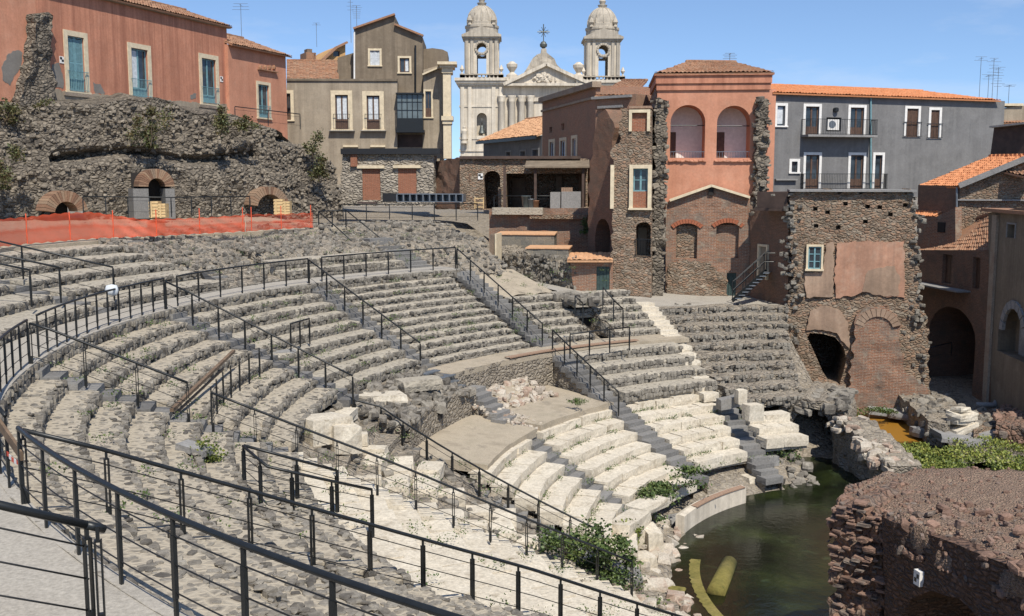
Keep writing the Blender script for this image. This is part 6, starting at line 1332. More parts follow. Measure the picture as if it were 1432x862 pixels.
# dark vaulted passage under the right hand wedge
def vault():
    t = thing('vaulted_passage', 'dark vaulted passage mouth between the right hand rubble rows', 'passage', pol(21.4, 120.6, -7.2)); mb = MB()
    for a in (118.95, 122.25): A = np.array([[pol(r, a, z) + 0 for z in np.linspace(-7.25, np.interp(r, [20.9, 24.5], [-6.9, -5.3]), 5)] for r in np.linspace(20.95, 24.4, 9)]); A += fbm(A.reshape(-1, 3), 2, 3, 3).reshape(9, 5, 1) * .08; mb.grid(A)
    mb.build('side_wall', M['rubble'], t); mb = MB(); mb.grid(np.array([[pol(r, a, z) for r, z in ((22.3, -5.85), (24.5, -5.3))] for a in np.linspace(118.9, 122.3, 8)])); mb.stones([pol(22.3 + RNG.random() * 1.6, RNG.uniform(118.7, 122.5), -5.7 + RNG.random() * .25) for _ in range(60)], RNG.uniform(.2, .45, (60, 3)), None, .4, .15); mb.build('vault_roof', M['stone'], t)
    mb = MB(); mb.grid(np.array([[pol(23.0, a, z) for z in (-7.2, -5.5)] for a in (118.9, 122.3)])); mb.build('dark_panel', M['dark'], t)  # passage gloom put into the colour of a flat panel
vault()

# ------------------------------------------------------------------ brick ruin on the right, dark corner, low arch
FW = plpx(1104, 52.6, 1298, 51.2)
def right_ruin():
    t = thing('brick_ruin', 'tall ruined wall with a teal window, salmon plaster panel and cave like opening', 'ruined wall', FW.pt(3, -11.5)); w = FW.rect(1130, 345, 1148, 376)
    hole = P_(FW, [(1129, 472), (1133, 466), (1150, 467), (1168, 472), (1180, 486), (1184, 503), (1180, 520), (1174, 538), (1160, 536), (1152, 524), (1142, 500)])
    ol = P_(FW, [(1098, 600), (1098, 520), (1103, 470), (1097, 455), (1101, 430), (1107, 400), (1104, 330), (1106, 268), (1279, 268), (1282, 330), (1287, 425), (1297, 460), (1299, 590)])
    mb = MB(); wall(mb, FW, ol, [(rpoly(w), .3, True), (hole, 5, True)] + [(rpoly((q - .1, z - .1, q + .12, z + .09)), .45, True) for q, z in P_(FW, ((1140, 292), (1157, 297), (1182, 285), (1213, 289), (1141, 316), (1172, 318), (1230, 290), (1245, 300), (1210, 310), (1266, 287)))], 2.6, sp=.2, amp=.16, nsc=1.5, rag=.14); mb.build('wall', M['brickrubble'], t)
    o = surround(FW, w, .1, .2, 'cream', t, 'window_surround'); leaves2(FW, w, 'teal', o, .12, panel=0, bars_=2)
    blob_patch(FW, [(1169, 417), (1167, 380), (1171, 340), (1200, 338), (1264, 338), (1265, 417), (1225, 414), (1210, 408), (1195, 413)], 'plasterpink', t, 'plaster_panel', .09, 3); blob_patch(FW, [(1205, 408), (1210, 382), (1225, 374), (1250, 372), (1258, 390), (1256, 414), (1230, 413)], 'plasterold', t, 'plaster_panel', .11, 5)
    blob_patch(FW, [(1127, 416), (1125, 382), (1150, 380), (1156, 340), (1166, 338), (1165, 416)], 'plasterold', t, 'plaster_panel', .08, 6)
    blob_patch(FW, [(1128, 462), (1133, 436), (1150, 428), (1172, 432), (1186, 450), (1188, 486), (1180, 480), (1170, 466), (1150, 460)], 'plasterold', t, 'vault_scar', .09, 7)
    mb = MB(); wall(mb, FW, P_(FW, [(1186, 590), (1188, 520), (1193, 478), (1197, 440), (1212, 430), (1240, 430), (1256, 444), (1258, 480), (1266, 520), (1298, 545), (1299, 590)]), [], .5, sp=.2, amp=.1, rag=.1, bulge=lambda q, z: .35); mb.build('brick_pier', M['brickruin'], t)
    voussoirs(FW, FW.px(1226, 460)[0], FW.px(1226, 462)[1], .75, 1.15, t, 11, .2, .42, 'plasterold', 'arch_scar', .3, math.pi - .3)
    for x, y in () and ((1140, 292), (1157, 297), (1182, 285), (1213, 289), (1141, 316), (1172, 318), (1230, 290), (1245, 300), (1210, 310), (1266, 287)): pass
    mb = MB(); wbox(FW, mb, FW.rect(1104, 265.5, 1281, 268.5), -2.6, .25); mb.build('wall_cap', M['conc_grey'], t)
    n = 340; mb = MB(); C = [FW.pt(*FW.px(1106 + RNG.normal(0, 6) if RNG.random() < .6 else 1284 + (y_ - 420) * .08 * (y_ > 420) - 3 + RNG.normal(0, 6), y_), RNG.uniform(-.4, .14)) for y_ in RNG.uniform(270, 580, n)]; mb.stones(C, RNG.uniform(.1, .3, (n, 1)) * RNG.uniform(.6, 1.2, (n, 3)) * [1, 1, .7], None, .28, .16); mb.build('loose_stones', M['stone'], t)
M['plasterpink'] = M_plaster('faded salmon plaster', (.4, .22, .145), (.26, .165, .12), light=(.52, .38, .28), var=.35)
M['plasterold'] = M_plaster('faded grey plaster', (.34, .235, .165), (.21, .15, .11), light=(.46, .36, .27), var=.35)
right_ruin()
def corner():
    F = plpx(1049, 56.3, 1102, 53.3); d = F.rect(1063, 345, 1073, 391); mb = MB(); wall(mb, F, P_(F, [(1049, 432), (1102, 450), (1102, 291), (1049, 293)]), [(rpoly(d), .25, True)], .6, sp=.35, amp=.1); o = mb.build('corner_wall', M['brickdark'], None, loc=F.pt(0, -7)); tag(o, 'shaded brown wall with a pale framed door behind the steel stair', 'wall'); s_ = surround(F, d, .12, .12, 'cream', o, 'door_surround', False); slab_door(F, d, 'oldplaster', s_, 0, 3)
    F2 = plpx(1063, 54.2, 1106, 52.9); mb = MB(); wbox(F2, mb, F2.rect(1063, 268.5, 1105, 291), -2.5, .3); wbox(F2, mb, F2.rect(1061, 291.2, 1107, 295), -2.6, .4); tag(mb.build('timber_hut', M['darkbrown'], None, loc=F2.pt(0, -1)), 'dark boarded hut perched on the wall left of the brick ruin', 'hut')
    t = thing('steel_stair', 'steel stair with rails climbing to the pale framed door', 'stairs', aty(1026, 421, 52.5)); a, b = aty(1024, 421, 52.6), aty(1068, 381, 53.6); w = np.array([.35, .9, 0]); n = 9
    for k in range(n): mb = MB(); p = a + (b - a) * (k + .6) / n; mb.frame_box(p, [.34, -.05, 0], w, [0, 0, .04]); mb.build('tread', M['steelgrey'], t)
    for s in (0, 1): mb = MB(); beam(mb, a + w * s, b + w * s, .05, .2); mb.build('stringer', M['metal'], t)
    for s in (0, 1):
        mb = MB(); up = np.array([0, 0, 1.0])
        for h in (1.0, .55): mb.tube([a + w * s + up * h, b + w * s + up * h, b + w * s + up * h + [.6, 0, 0]], .025)
        for f in (0, .33, .66, 1): p = a + (b - a) * f + w * s; mb.tube([p, p + up], .025)
        mb.build('stair_rail', M['metal'], t)
corner()
def low_arch():
    F = plpx(1086, 43.9, 1182, 42.8); hole = P_(F, [(1109, 640), (1107, 610), (1108, 590), (1118, 575), (1132, 569), (1148, 573), (1158, 586), (1163, 605), (1164, 640)]); mb = MB()
    wall(mb, F, P_(F, [(1078, 650), (1085, 590), (1094, 568), (1110, 562), (1140, 558), (1165, 566), (1182, 582), (1190, 650)]), [(hole, 6, True)], 4, sp=.2, amp=.35, nsc=1.3, rag=.12); t = mb.build('low_arch', M['rubble'], None, loc=F.pt(2, -12)); tag(t, 'low ruined rubble arch opening onto the dark pond', 'arch')
    n = 190; sb = MB(); C = [F.pt(*F.px(RNG.uniform(1088, 1184), 562 + abs(RNG.normal(0, 6)) + (abs(x_) > 99)), RNG.uniform(-3, .25)) for x_ in range(n)]; sb.stones(C, RNG.uniform(.2, .55, (n, 1)) * RNG.uniform(.6, 1.2, (n, 3)) * [1, 1, .7], None, .4, .15); sb.build('loose_stones', M['stone'], t)
    F2 = plpx(1163, 43.6, 1240, 38.6); mb = MB(); ol = P_(F2, [(1163, 668), (1163, 588), (1176, 587), (1192, 603), (1210, 619), (1222, 634), (1240, 646), (1246, 675)]); wall(mb, F2, ol, [], 1.3, sp=.2, amp=.3, rag=.12); o = mb.build('wing_wall', M['rubble'], None, loc=F2.pt(1, -12)); tag(o, 'sloping rubble wing wall with pale stones running from the low arch into the water', 'wall')
    n = 150; C = []; S = []
    for _ in range(n): f = RNG.random(); x = 1165 + 75 * f; y = np.interp(x, [1165, 1176, 1192, 1210, 1222, 1240], [586, 587, 603, 619, 634, 648]) + RNG.uniform(-3, 14); C.append(F2.pt(*F2.px(x, y), RNG.uniform(-1, .25))); S.append(RNG.uniform(.14, .42))
    sb = MB(); sb.stones(C, np.array(S)[:, None] * RNG.uniform(.6, 1.3, (n, 3)) * [1, 1, .6], None, .35, .12, tilt=.2); sb.build('loose_stones', M['palestone'], o)
low_arch()

# ------------------------------------------------------------------ houses at the right edge
def right_houses():
    F = plpx(1282, 60, 1385, 52.6); t = thing('shaded_house', 'shaded house with tiled roof, long ledge and a huge black archway', 'house', F.pt(3, -11.5), 'houses at the right edge')
    a = F.rect(1298, 429, 1363, 556); w1, w2 = F.rect(1317.5, 356, 1331, 397), F.rect(1360, 360, 1370.5, 404); mb = MB(); wall(mb, F, P_(F, [(1279, 575), (1386, 575), (1383, 350), (1281, 350)]), [(apoly(a, 1.6), 4, True), (rpoly(w1), .35, True), (rpoly(w2), .35, True)], 6, sp=.5, amp=.06); mb.build('wall', M['brickdark'], t)
    for w in (w1, w2): slab_door(F, w, 'woodbrown', t, -.2, 4, 'shutter')
    mb = MB(); s = F.rect(1281, 398, 1358, 402); wbox(F, mb, (s[0], F.px(1320, 402)[1], s[2], F.px(1320, 400)[1]), 0, .8); mb.build('ledge', M['conc_grey'], t)
    tiled(t, 'roof', aty(1276, 351, 60.8), aty(1385, 352, 52.2), aty(1385, 300, 56.5), aty(1316, 326, 63), 'tile', tile=.24)
    F2 = plpx(1382, 52.4, 1460, 45.5); t2 = thing('grey_plaster_house', 'grey plaster house wall with a small window and a pale arched niche', 'house', F2.pt(2, -11.5), 'houses at the right edge'); w = F2.rect(1409, 314, 1420, 333); n = F2.rect(1396, 432, 1440, 501)
    mb = MB(); wall(mb, F2, P_(F2, [(1386, 590), (1458, 590), (1458, 285), (1382, 298)]), [(rpoly(w), .3, True), (apoly(n, 1.2), .8, True)], 4); mb.build('wall', M['oldplaster2'], t2); surround(F2, w, .08, .04, 'conc_grey', t2, 'window_surround', False); voussoirs(F2, (n[0] + n[2]) / 2, n[3] - 1.2, 1.22, 1.6, t2, 9, -.05, .1, 'conc_grey', 'niche_arch')
    mb = MB(); wbox(F2, mb, F2.rect(1384, 300, 1390, 575), .01, .14); mb.build('brick_quoin', M['brick'], t2); mb = MB(); q = F2.rect(1406, 470, 1426, 501); wbox(F2, mb, (q[0], q[1] - .3, q[2], q[3] + 1), -.75, -.6); mb.build('pale_panel', M['conc_grey'], t2)
    mb = MB(); wbox(F2, mb, F2.rect(1380, 294, 1460, 299), -1, .3); mb.build('roof_edge', M['tile'], t2)
    F3 = plpx(1281, 62.5, 1340, 58.4); t3 = thing('orange_roof_house', 'house with a pale orange lean-to roof and brown side wall', 'house', F3.pt(1, -4), 'houses at the right edge'); mb = MB(); wall(mb, F3, P_(F3, [(1281, 360), (1339, 360), (1339, 261), (1284, 259)]), [], 3, sp=.5); mb.build('side_wall', M['brickdark'], t3)
    tiled(t3, 'roof', aty(1285, 260, 62.8), aty(1341, 261, 58.0), aty(1445, 218, 61), aty(1384, 219, 67.5), 'tileorange', tile=.24); F4 = plpx(1339.5, 58.3, 1450, 56.8); mb = MB(); wall(mb, F4, P_(F4, [(1339, 350), (1450, 350), (1450, 219), (1342, 263)]), [], .5, sp=.3, amp=.1); mb.build('gable_wall', M['brickrubble'], t3)
    mb = MB(); beam(mb, F4.pt(*F4.px(1341, 260), .25), F4.pt(*F4.px(1448, 216), .25), .35, .3); mb.build('gable_coping', M['conc_grey'], t3); mb = MB(); wbox(F4, mb, F4.rect(1339, 279, 1450, 281), 0, .2); mb.build('string_course', M['conc_grey'], t3); mb = MB(); mb.tube([F4.pt(*F4.px(1338, 262), .2), F4.pt(*F4.px(1338, 325), .2)], .06); mb.build('drain_pipe', M['steelgrey'], t3)
    tiled(t3, 'porch_roof', aty(1279, 302, 61.8), aty(1307, 303, 59.6), aty(1336, 286, 60.0), aty(1283, 284.5, 63.4), 'tileorange', tile=.24, ridge=False); F5 = plpx(1283, 61, 1336, 57.5); mb = MB(); wall(mb, F5, P_(F5, [(1283, 355), (1336, 355), (1336, 290), (1310, 303), (1284, 304)]), [], .4); mb.build('porch_wall', M['brickruin'], t3)
    mb = MB(); wbox(F5, mb, F5.rect(1312, 311, 1322, 325), .0, .05); mb.build('window', M['dark'], t3)
    tiled(t3, 'small_roof', aty(1404, 240, 57.2), aty(1450, 250, 55), aty(1450, 228, 57.5), aty(1420, 236, 59), 'tile', tile=.24, ridge=False)
    F6 = plpx(1384, 69, 1450, 66); mb = MB(); wall(mb, F6, P_(F6, [(1384, 224), (1450, 224), (1450, 172), (1390, 179)]), [], 5); o = mb.build('dark_shed', M['darkbrown'], None, loc=F6.pt(0, 1)); tag(o, 'dark boarded shed above the orange roof at the right edge', 'shed'); mb = MB(); beam(mb, F6.pt(*F6.px(1389, 178), .2), F6.pt(*F6.px(1452, 171), .2), .4, .12); mb.build('roof_edge', M['conc_grey'], o)
    F7 = plpx(1398, 92, 1450, 92); t7 = thing('far_house', 'distant house with brown tiled gable behind the dark boarded shed', 'house', F7.pt(1, 0), 'houses at the right edge'); mb = MB(); wall(mb, F7, P_(F7, [(1397, 180), (1450, 180), (1450, 148), (1428, 148), (1400, 152)]), [], 4); mb.build('wall', M['oldplaster'], t7); tiled(t7, 'roof', aty(1397, 172, 91.5), aty(1450, 172, 91.5), aty(1450, 154, 95), aty(1412, 156, 95), 'tile', ridge=False); mb = MB(); wbox(F7, mb, F7.rect(1399, 145, 1430, 148.5), -2, .2); mb.build('parapet', M['cream'], t7)
right_houses()

# ------------------------------------------------------------------ low ruins round the back pool
def stage_ground():
    mb = MB(); A = np.linspace(20, 74.5, 40); rr = np.linspace(13.5, 31, 22); P = np.array([[pol(r, a, -11.55 + .02 * (r - 13)) for r in rr] for a in A]); P[:, :, 2] += fbm(P.reshape(-1, 3), .7, 4, 8).reshape(P.shape[:2]) * .28; mb.grid(P, flip=True); structure(mb.build('ruin_ground', M['rubble']))
stage_ground()
def mass(lab, pts, z0, z1, mat, name='ruin_mass', cat='ruin', amp=.22, stones=80, smat='stone', sp=.3):
    P = [atz(x, y, z1)[:2] for x, y in pts]; c = np.mean(P, 0); n = len(P); ring = []
    for i in range(n):
        a, b = P[i], P[(i + 1) % n]; m = max(1, int(np.linalg.norm(b - a) / sp)); ring += [a + (b - a) * k / m for k in range(m)]
    ring = np.array(ring); lv = max(2, int((z1 - z0) / sp)); G = [[np.r_[p, z0 + (z1 - z0) * k / lv] for p in ring] for k in range(lv + 1)]
    m = max(2, int(np.mean(np.linalg.norm(ring - c, axis=1)) / sp))
    for k in range(1, m + 1): G.append([np.r_[p + (c - p) * k / m, z1] for p in ring])
    G = np.array(G); G = np.concatenate([G, G[:, :1]], 1); N1 = fbm(G.reshape(-1, 3), 1.2, 4, 5).reshape(G.shape[:2]); N2 = fbm(G.reshape(-1, 3) + 40, 1.2, 4, 6).reshape(G.shape[:2]); d = np.concatenate([G[:, :, :2] - c, np.zeros(G.shape[:2] + (1,))], -1); d /= np.linalg.norm(d, axis=-1, keepdims=True) + .3
    G = G + d * (N1 * amp)[..., None]; G[1:, :, 2] += N2[1:] * amp * .7; mb = MB(); mb.grid(G, flip=False); o = mb.build(name, M[mat], None, loc=np.r_[c, z0]); tag(o, lab, cat)
    if stones: i = RNG.integers(lv // 2, len(G), stones); j = RNG.integers(0, G.shape[1], stones); sb = MB(); sb.stones(G[i, j], RNG.uniform(.12, .4, (stones, 1)) * RNG.uniform(.6, 1.2, (stones, 3)) * [1, 1, .7], None, .4, .15, tilt=.2); sb.build('loose_stones', M[smat], o)
    return o
mass('big dark flat topped masonry block beyond the orange pool', [(1258, 552), (1268, 539), (1330, 556), (1352, 580), (1322, 592), (1298, 588)], -12, -10.7, 'rubble', stones=120)
mass('reddish brick stump at the right edge of the ruins', [(1393, 592), (1400, 566), (1424, 556), (1450, 570), (1450, 600)], -12, -10.6, 'bricktuff', smat='tuffstone', stones=90)
mass('low brick ledge between the capital and the brick stump', [(1356, 580), (1394, 570), (1396, 596), (1362, 604)], -12, -11.0, 'brickrubble', stones=50)
for lab, x, y, z, S, rz, m_ in (('flat grey slab at the far rim of the orange pool', 1245, 577, -11.5, (2.2, .9, .3), -.2, 'conc_grey'), ('second flat slab on the far rim of the orange pool', 1272, 584, -11.5, (2.0, .8, .3), -.5, 'conc_grey'), ('grey slab at the right corner of the orange pool', 1298, 604, -11.5, (1.5, .9, .4), .2, 'conc_grey'), ('dark wide slab right of the white capital', 1388, 605, -11.25, (2.6, 1.5, .3), -.1, 'conc_grey'), ('slab under the white capital', 1340, 611, -11.4, (2.4, 1.4, .4), .1, 'conc_grey'), ('narrow curb stone left of the white capital', 1312, 607, -11.4, (1.8, .5, .35), -.8, 'conc_grey'), ('small grey block in front of the dark wide slab', 1358, 620, -11.45, (1.3, .8, .35), .3, 'conc_grey')):
    slab(lab, x, y, z, S, rz, m_)
def capital():
    b = atz(1343, 604, -11.2); t = thing('column_capital', 'white broken marble capital standing among the low ruins', 'capital', b)
    for k, (w, z, h) in enumerate(((1.15, .15, .34), (.95, .46, .3), (1.1, .76, .3), (.7, 1.02, .24))): mb = MB(); mb.stones([b + [.03 * (-1) ** k, 0, z]], [(w, w * .8, h)], .2 + .1 * k, .2, .09); mb.build('marble_course', M['marble'], t)
capital()
def pipe(mb):
    P = [atz(1365, 566, -10.9), atz(1390, 567, -10.9), atz(1396, 556, -10.7), atz(1404, 541, -10.3), atz(1417, 530, -10.0), atz(1450, 524, -9.8)]; mb.tube(P, .13, 8)
lone('grey_pipe', 'curved grey pipe rising from the ruins at the right edge', 'pipe', 'conc_grey', pipe, True)
lone('grey_pipe', 'straight grey pipe lying under the pale arched niche', 'pipe', 'conc_grey', lambda mb: mb.tube([atz(1394, 508, -9.6), atz(1450, 517, -9.6)], .2, 8), True)
railing('faint steel rails in front of the huge black archway', [aty(1296, 505, 55), aty(1330, 497, 55.5)], 2.2, wires=1, group='black steel railings', h=.7)

# ------------------------------------------------------------------ foreground brick vault block
def vault_block():
    t = thing('vault_block', 'massive broken brick vault block filling the lower right corner', 'ruin', np.r_[atz(1300, 730, -7)[:2], -12])
    A = atz(1226, 718, -7.05); Bp = atz(1432, 800, -6.6); F = Pl(A[:2] + (A - Bp)[:2] * .04, Bp[:2] + (Bp - A)[:2] * .25); hole = P_(F, [(1250, 905), (1256, 862), (1270, 839), (1303, 826), (1340, 838), (1366, 862), (1374, 905)])
    mb = MB(); wall(mb, F, P_(F, [(1236, 905), (1500, 905), (1500, 838), (1432, 803), (1400, 787), (1353, 768), (1295, 747), (1236, 723)]), [(hole, 2.2, True)], 2.6, sp=.13, amp=.14, nsc=1.6); mb.build('vault_wall', M['brickdark2'], t)
    F1 = Pl(atz(1166, 720, -7.3)[:2], A[:2] + np.array([.12, -.1])); mb = MB(); wall(mb, F1, P_(F1, [(1163, 905), (1237, 905), (1237, 722), (1225, 716), (1205, 700), (1186, 705), (1166, 718)]), [], 2.0, sp=.1, amp=.42, nsc=2.2, rag=.07, bulge=lambda q, z: .12); mb.build('corner_pier', M['bricktuff'], t)
    fr = [(1163, 718, -7.35), (1185, 706, -7.25), (1226, 716, -7.05), (1295, 745, -6.92), (1353, 766, -6.78), (1400, 785, -6.67), (1460, 812, -6.55)]; bk = [(1184, 682, -7.15), (1205, 676, -7.0), (1238, 662, -6.9), (1288, 655, -6.8), (1332, 653, -6.7), (1390, 656, -6.6), (1470, 660, -6.55)]
    n, m = 90, 40; f0 = np.array([atz(*p) for p in fr]); b0 = np.array([atz(*p) for p in bk]); s = np.linspace(0, len(fr) - 1, n); Fr = np.stack([np.interp(s, range(len(fr)), f0[:, k]) for k in range(3)], 1); Bk = np.stack([np.interp(s, range(len(bk)), b0[:, k]) for k in range(3)], 1)
    P = np.array([[Fr[i] + (Bk[i] - Fr[i]) * (j / (m - 1)) for j in range(m)] for i in range(n)]); lip = Fr - [0, 0, .55]; lip2 = Bk - [0, 0, 5]; P = np.concatenate([lip[:, None], P, lip2[:, None]], 1)
    nz = fbm(P.reshape(-1, 3), 1.6, 5, 12).reshape(P.shape[:2]); e = np.linspace(0, 1, m); edge = np.r_[1, np.clip(1.1 - e * 4, .25, 1), 1]; P[:, 1:-1, 2] += (nz * .5 * edge)[:, 1:-1] - np.r_[[.1 * max(0, 1 - k / 6) for k in range(m)]][None]; dd = (Fr - Bk); dd[:, 2] = 0; dd /= np.linalg.norm(dd, axis=1, keepdims=True); P[:, :8] += dd[:, None] * (fbm(P.reshape(-1, 3) + 9, 2.2, 4, 3).reshape(P.shape[:2])[:, :8] * .22 + .1)[..., None]
    mb = MB(); mb.grid(P); mb.build('rubble_top', M['tufftop'], t, True)
    k = 480; j = np.minimum((RNG.random(k) ** 1.9 * 24).astype(int), m); i = RNG.integers(0, n, k); sb = MB(); sb.stones(P[i, j] + RNG.normal(0, .04, (k, 3)), RNG.uniform(.03, 1, (k, 1)) ** 2 * .22 * RNG.uniform(.6, 1.2, (k, 3)) * [1, 1, .75], None, .42, .17, tilt=.3)
    kk = 500; i = RNG.integers(0, n, kk); j = RNG.integers(1, m + 1, kk); sb.stones(P[i, j], RNG.uniform(.03, .09, (kk, 1)) * RNG.uniform(.6, 1.2, (kk, 3)), None, .4, .15); st = sb.build('loose_stones', M['tuffstone'], t)
    k = 130; sb = MB(); C = []
    for _ in range(k): x = RNG.uniform(1165, 1236); y = RNG.uniform(700, 880); C.append(F1.pt(*F1.px(x, y), RNG.uniform(.02, .22)))
    sb.stones(C, RNG.uniform(.08, .22, (k, 1)) * RNG.uniform(.6, 1.3, (k, 3)) * [1.3, .9, .36], math.atan2(F1.u[1], F1.u[0]) + RNG.normal(0, .15, k), .16, .13, tilt=.06); sb.build('loose_stones', M['tuffstone'], t)
    q, z = F.px(1288, 808); mb = MB(); wbox(F, mb, (q - .1, z - .15, q + .1, z + .15), .0, .1); o = mb.build('survey_target', M['white'], None, loc=F.pt(q, z)); tag(o, 'white survey target with two black quarters on the vault block', 'sign'); mb = MB()
    for a, b in ((0, .0), (-.075, -.085)): wbox(F, mb, (q + a * (1 if a else 0) + (.0 if a == 0 else 0), z + b, q + a + .075, z + b + .085), .1, .104)
    mb.build('black_quarter', M['black'], o)
M['brickdark2'] = M_rock('dark red brick vault', [(.06, .04, .032), (.14, .085, .06), (.18, .11, .078), (.11, .08, .064), (.17, .13, .1)], 1.3, 12, .04, vor=5, mortar=(.12, .075, .055), sx=2.2, tintw=.55)
vault_block()

# ------------------------------------------------------------------ things in the water
M['algaestone'] = M_rock('algae covered stone', [(.1, .095, .025), (.19, .16, .045), (.26, .21, .075)], 2, 14, .01, tintw=.2, stain=(.07, .075, .02))
lone('column_drum', 'fallen yellowish column shaft half sunk in the pond', 'column', 'algaestone', lambda mb: mb.tube([atz(1020, 788, -11.8), atz(1001, 830, -11.75)], [.24, .27], 18), True)
lone('algae_slab', 'flat square slab covered with yellow algae at the pond edge', 'slab', 'algaestone', lambda mb: mb.stones([(atz(905, 818, -11.78) + atz(950, 838, -11.78)) / 2], [(1.15, .85, .1)], rad(-25), .04, .05, tints=[.7]))
def curb():
    mb = MB(); A = np.linspace(165, 196, 34); mb.grid(np.array([[pol(9.3, a, -12.3), pol(9.3, a, -11.785), pol(9.62 + .03 * math.sin(a * 3), a, -11.785), pol(9.64, a, -12.3)] for a in A])); o = mb.build('sunken_curb', M['algaestone'], None, loc=pol(9.5, 180, -12.2)); tag(o, 'long curved curb stained yellow green just breaking the pond surface', 'curb')
curb()

# ------------------------------------------------------------------ plants
def shrub(lab, c, R, n, size, mat='leaf', name='shrub', stems=5, group=None, clumps=9):
    c = np.asarray(c, float); R = np.asarray(R, float); t = thing(name, lab, 'plant', c - [0, 0, R[2]], group); mb = MB()
    for k in range(stems): d = RNG.normal(0, 1, 3) * [.6, .6, .2]; mb.tube([c - [0, 0, R[2]], c + d * R * .3, c + d * R * .8 + [0, 0, R[2] * .4]], [.02, .014, .006], 5)
    mb.build('stem', M['bark'], t); K = RNG.normal(0, .48, (clumps, 3)) * R; i = RNG.integers(0, clumps, n); P = c + K[i] + RNG.normal(0, .26, (n, 3)) * R * RNG.uniform(.5, 1.2, clumps)[i][:, None]; P[:, 2] = np.maximum(P[:, 2], c[2] - R[2])
    mb = MB(); mb.leaves(P, size, np.clip(RNG.uniform(.0, .75, n) + RNG.uniform(-.2, .3, clumps)[i], 0, 1)); mb.build('foliage', M[mat], t); return t
pg = 'bushes at the pond edge'
for lab, x, y, z, R, n, s, m_ in [('largest green bush at the pond edge under the long handrail', 846, 768, -10.2, (.68, .6, .6), 2400, .1, 'leaf'), ('green bush left of the largest one in the shaded rubble', 793, 764, -9.9, (.7, .55, .45), 1300, .1, 'leaf'), ('low leafy plant below the largest bush at the water', 842, 800, -10.9, (.9, .6, .3), 1500, .09, 'leaf'), ('green bush among the white slabs above the curved pond wall', 937, 678, -10.55, (1.3, .6, .4), 1900, .1, 'leaf'), ('small green bush left of the one above the pond wall', 905, 690, -10.5, (.5, .45, .25), 600, .09, 'leaf'), ('small bright plant growing on the long white slab', 882, 745, -10.9, (.4, .35, .4), 500, .09, 'vine'), ('creeping green plant along the stones below the steps', 900, 722, -11.1, (.6, .4, .25), 600, .09, 'leaf'), ('green plant hanging on the block at the right lava steps', 1100, 636, -11.0, (.6, .4, .4), 600, .1, 'leaf'), ('green weeds along the base of the last white slabs', 880, 828, -11.4, (.8, .5, .25), 800, .08, 'leaf')]:
    shrub(lab, atz(x, y, z), R, n, s, m_, group=pg)
sg2 = 'shrubs growing on the scarp'
for lab, x, y, d, R, n in [('large green and rust shrub on the rubble scarp', 210, 178, 55.6, (.75, .6, 1.0), 1700), ('rusty shrub hanging below the third teal door', 308, 172, 58.2, (.5, .4, .8), 900), ('small dry shrub at the top right of the scarp', 342, 174, 59.5, (.6, .4, .35), 600), ('dry shrub at the low right end of the scarp', 437, 208, 63, (.5, .4, .7), 700), ('green shrub under the dry one at the right end of the scarp', 446, 240, 62.6, (.7, .4, .7), 900), ('dark shrub at the left picture edge on the scarp', 8, 235, 51.3, (.9, .6, 1.0), 1400), ('shrub at the foot of the rubble pilaster', 56, 150, 54.5, (.5, .4, .3), 500), ('shrub on the top left of the scarp', 5, 160, 53, (.8, .5, .6), 800)]:
    shrub(lab, aty(x, y, d), R, n, .13, 'dry', group=sg2)
shrub('weed tuft by the broken slab on the pebble rows', atz(291, 633, -5.7), (.3, .25, .28), 420, .07, 'vine', 'weed_tuft', 4)
shrub('rust coloured shrub on the front of the vault block', atz(1399, 752, -6.95), (.28, .24, .28), 700, .06, 'dry', 'weed_tuft', 4)
shrub('dry reed tuft by the water behind the vault block', atz(1251, 650, -11.6), (.6, .5, .5), 700, .13, 'dry', 'weed_tuft', 6)
shrub('green weeds at the foot of the brick pier', atz(1215, 575, -11.1), (1.2, .6, .3), 700, .1, 'leaf', 'weed_tuft', 4)
shrub('small green plant in the brick retaining wall', aty(818, 312, 63.4), (.35, .3, .6), 400, .12, 'leaf', 'weed_tuft', 3)
shrub('green weeds on the sandy floor by the railed steps', atz(805, 560, -8.4), (.3, .25, .18), 350, .06, 'leaf', 'weed_tuft', 3)
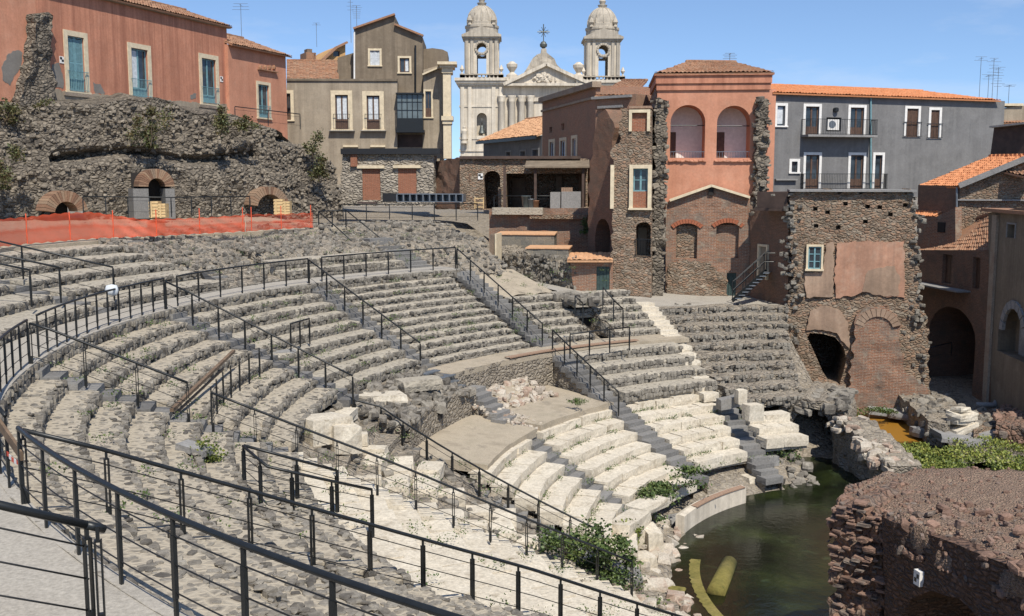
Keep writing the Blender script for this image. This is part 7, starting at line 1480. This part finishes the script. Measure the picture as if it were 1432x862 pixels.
def vines():
    n = 11000; mb = MB(); u = RNG.uniform(0, 1, n); v = RNG.uniform(0, 1, n); C = []
    for a, b in zip(u, v):
        x = 1262 + 200 * a; top = np.interp(x, [1262, 1285, 1330, 1345, 1400, 1460], [642, 632, 622, 616, 622, 628]); p = atz(x, top + (666 - top) * b, -11.5); C.append(p)
    C = np.array(C); C = C[fbm(C, .8, 3, 14) > -.18]; n = len(C); h = .15 + .3 * (fbm(C, .9, 3, 4) + .3).clip(0, 1) ; C[:, 2] += RNG.uniform(0, 1, n) * h; mb.leaves(C, .1, np.clip(RNG.uniform(0, .8, n) + fbm(C, .7, 2, 9) * .4, 0, 1), .8); o = mb.build('vine_bed', M['vine'], None, loc=C[0]); tag(o, 'bright green bed of creeping vine behind the vault block', 'ground cover', kind='stuff')
    n = 1500; mb = MB(); C = np.array([atz(RNG.uniform(1225, 1300), RNG.uniform(624, 645), -11.7) for _ in range(n)]); C[:, 2] += RNG.uniform(0, .2, n); mb.leaves(C, .1, RNG.uniform(.2, .8, n), 1.0); o = mb.build('water_weed', M['vine'], None, loc=C[0]); tag(o, 'green water weed along the near side of the orange pool', 'ground cover', kind='stuff')
vines()
def weeds():
    mb = MB(); S = []
    for _ in range(150): a = RNG.uniform(113, 215); R = RNG.uniform(20.5, 26); S.append((pol(R, a, gz(R) + .05), .12, 18))
    for _ in range(150):
        a = RNG.uniform(110, 172); i = RNG.integers(1, 7); r = 15.7 - i * .74 + .72; S.append((pol(r, a, -9.0 - i * .3 + .02), .1, 16))
    for _ in range(60): a = RNG.uniform(172, 214); R = RNG.uniform(11.5, 20); S.append((pol(R, a, gz(R) + .05), .14, 18))
    for _ in range(60): a = RNG.uniform(125, 157); R = RNG.uniform(28, 34); S.append((pol(R, a, np.interp(R, [28, 30, 34], [-3.9, -3.4, -2.6]) + .05), .15, 16))
    for c, s, n in S: n = int(n * 2.2); mb.leaves(c + RNG.normal(0, 1, (n, 3)) * [s, s, s * .4] + [0, 0, s * .3], .05, RNG.uniform(.1, .9, n), .6)
    o = mb.build('weeds', M['leaf'], None, loc=pol(0, 0, -11)); tag(o, 'small weeds growing in the joints of the seating', 'ground cover', kind='stuff')
weeds()
for _o in D.objects:
    if _o.name.split('.')[0] in ('facing_stones', 'loose_stones'): _o['kind'] = 'stuff'
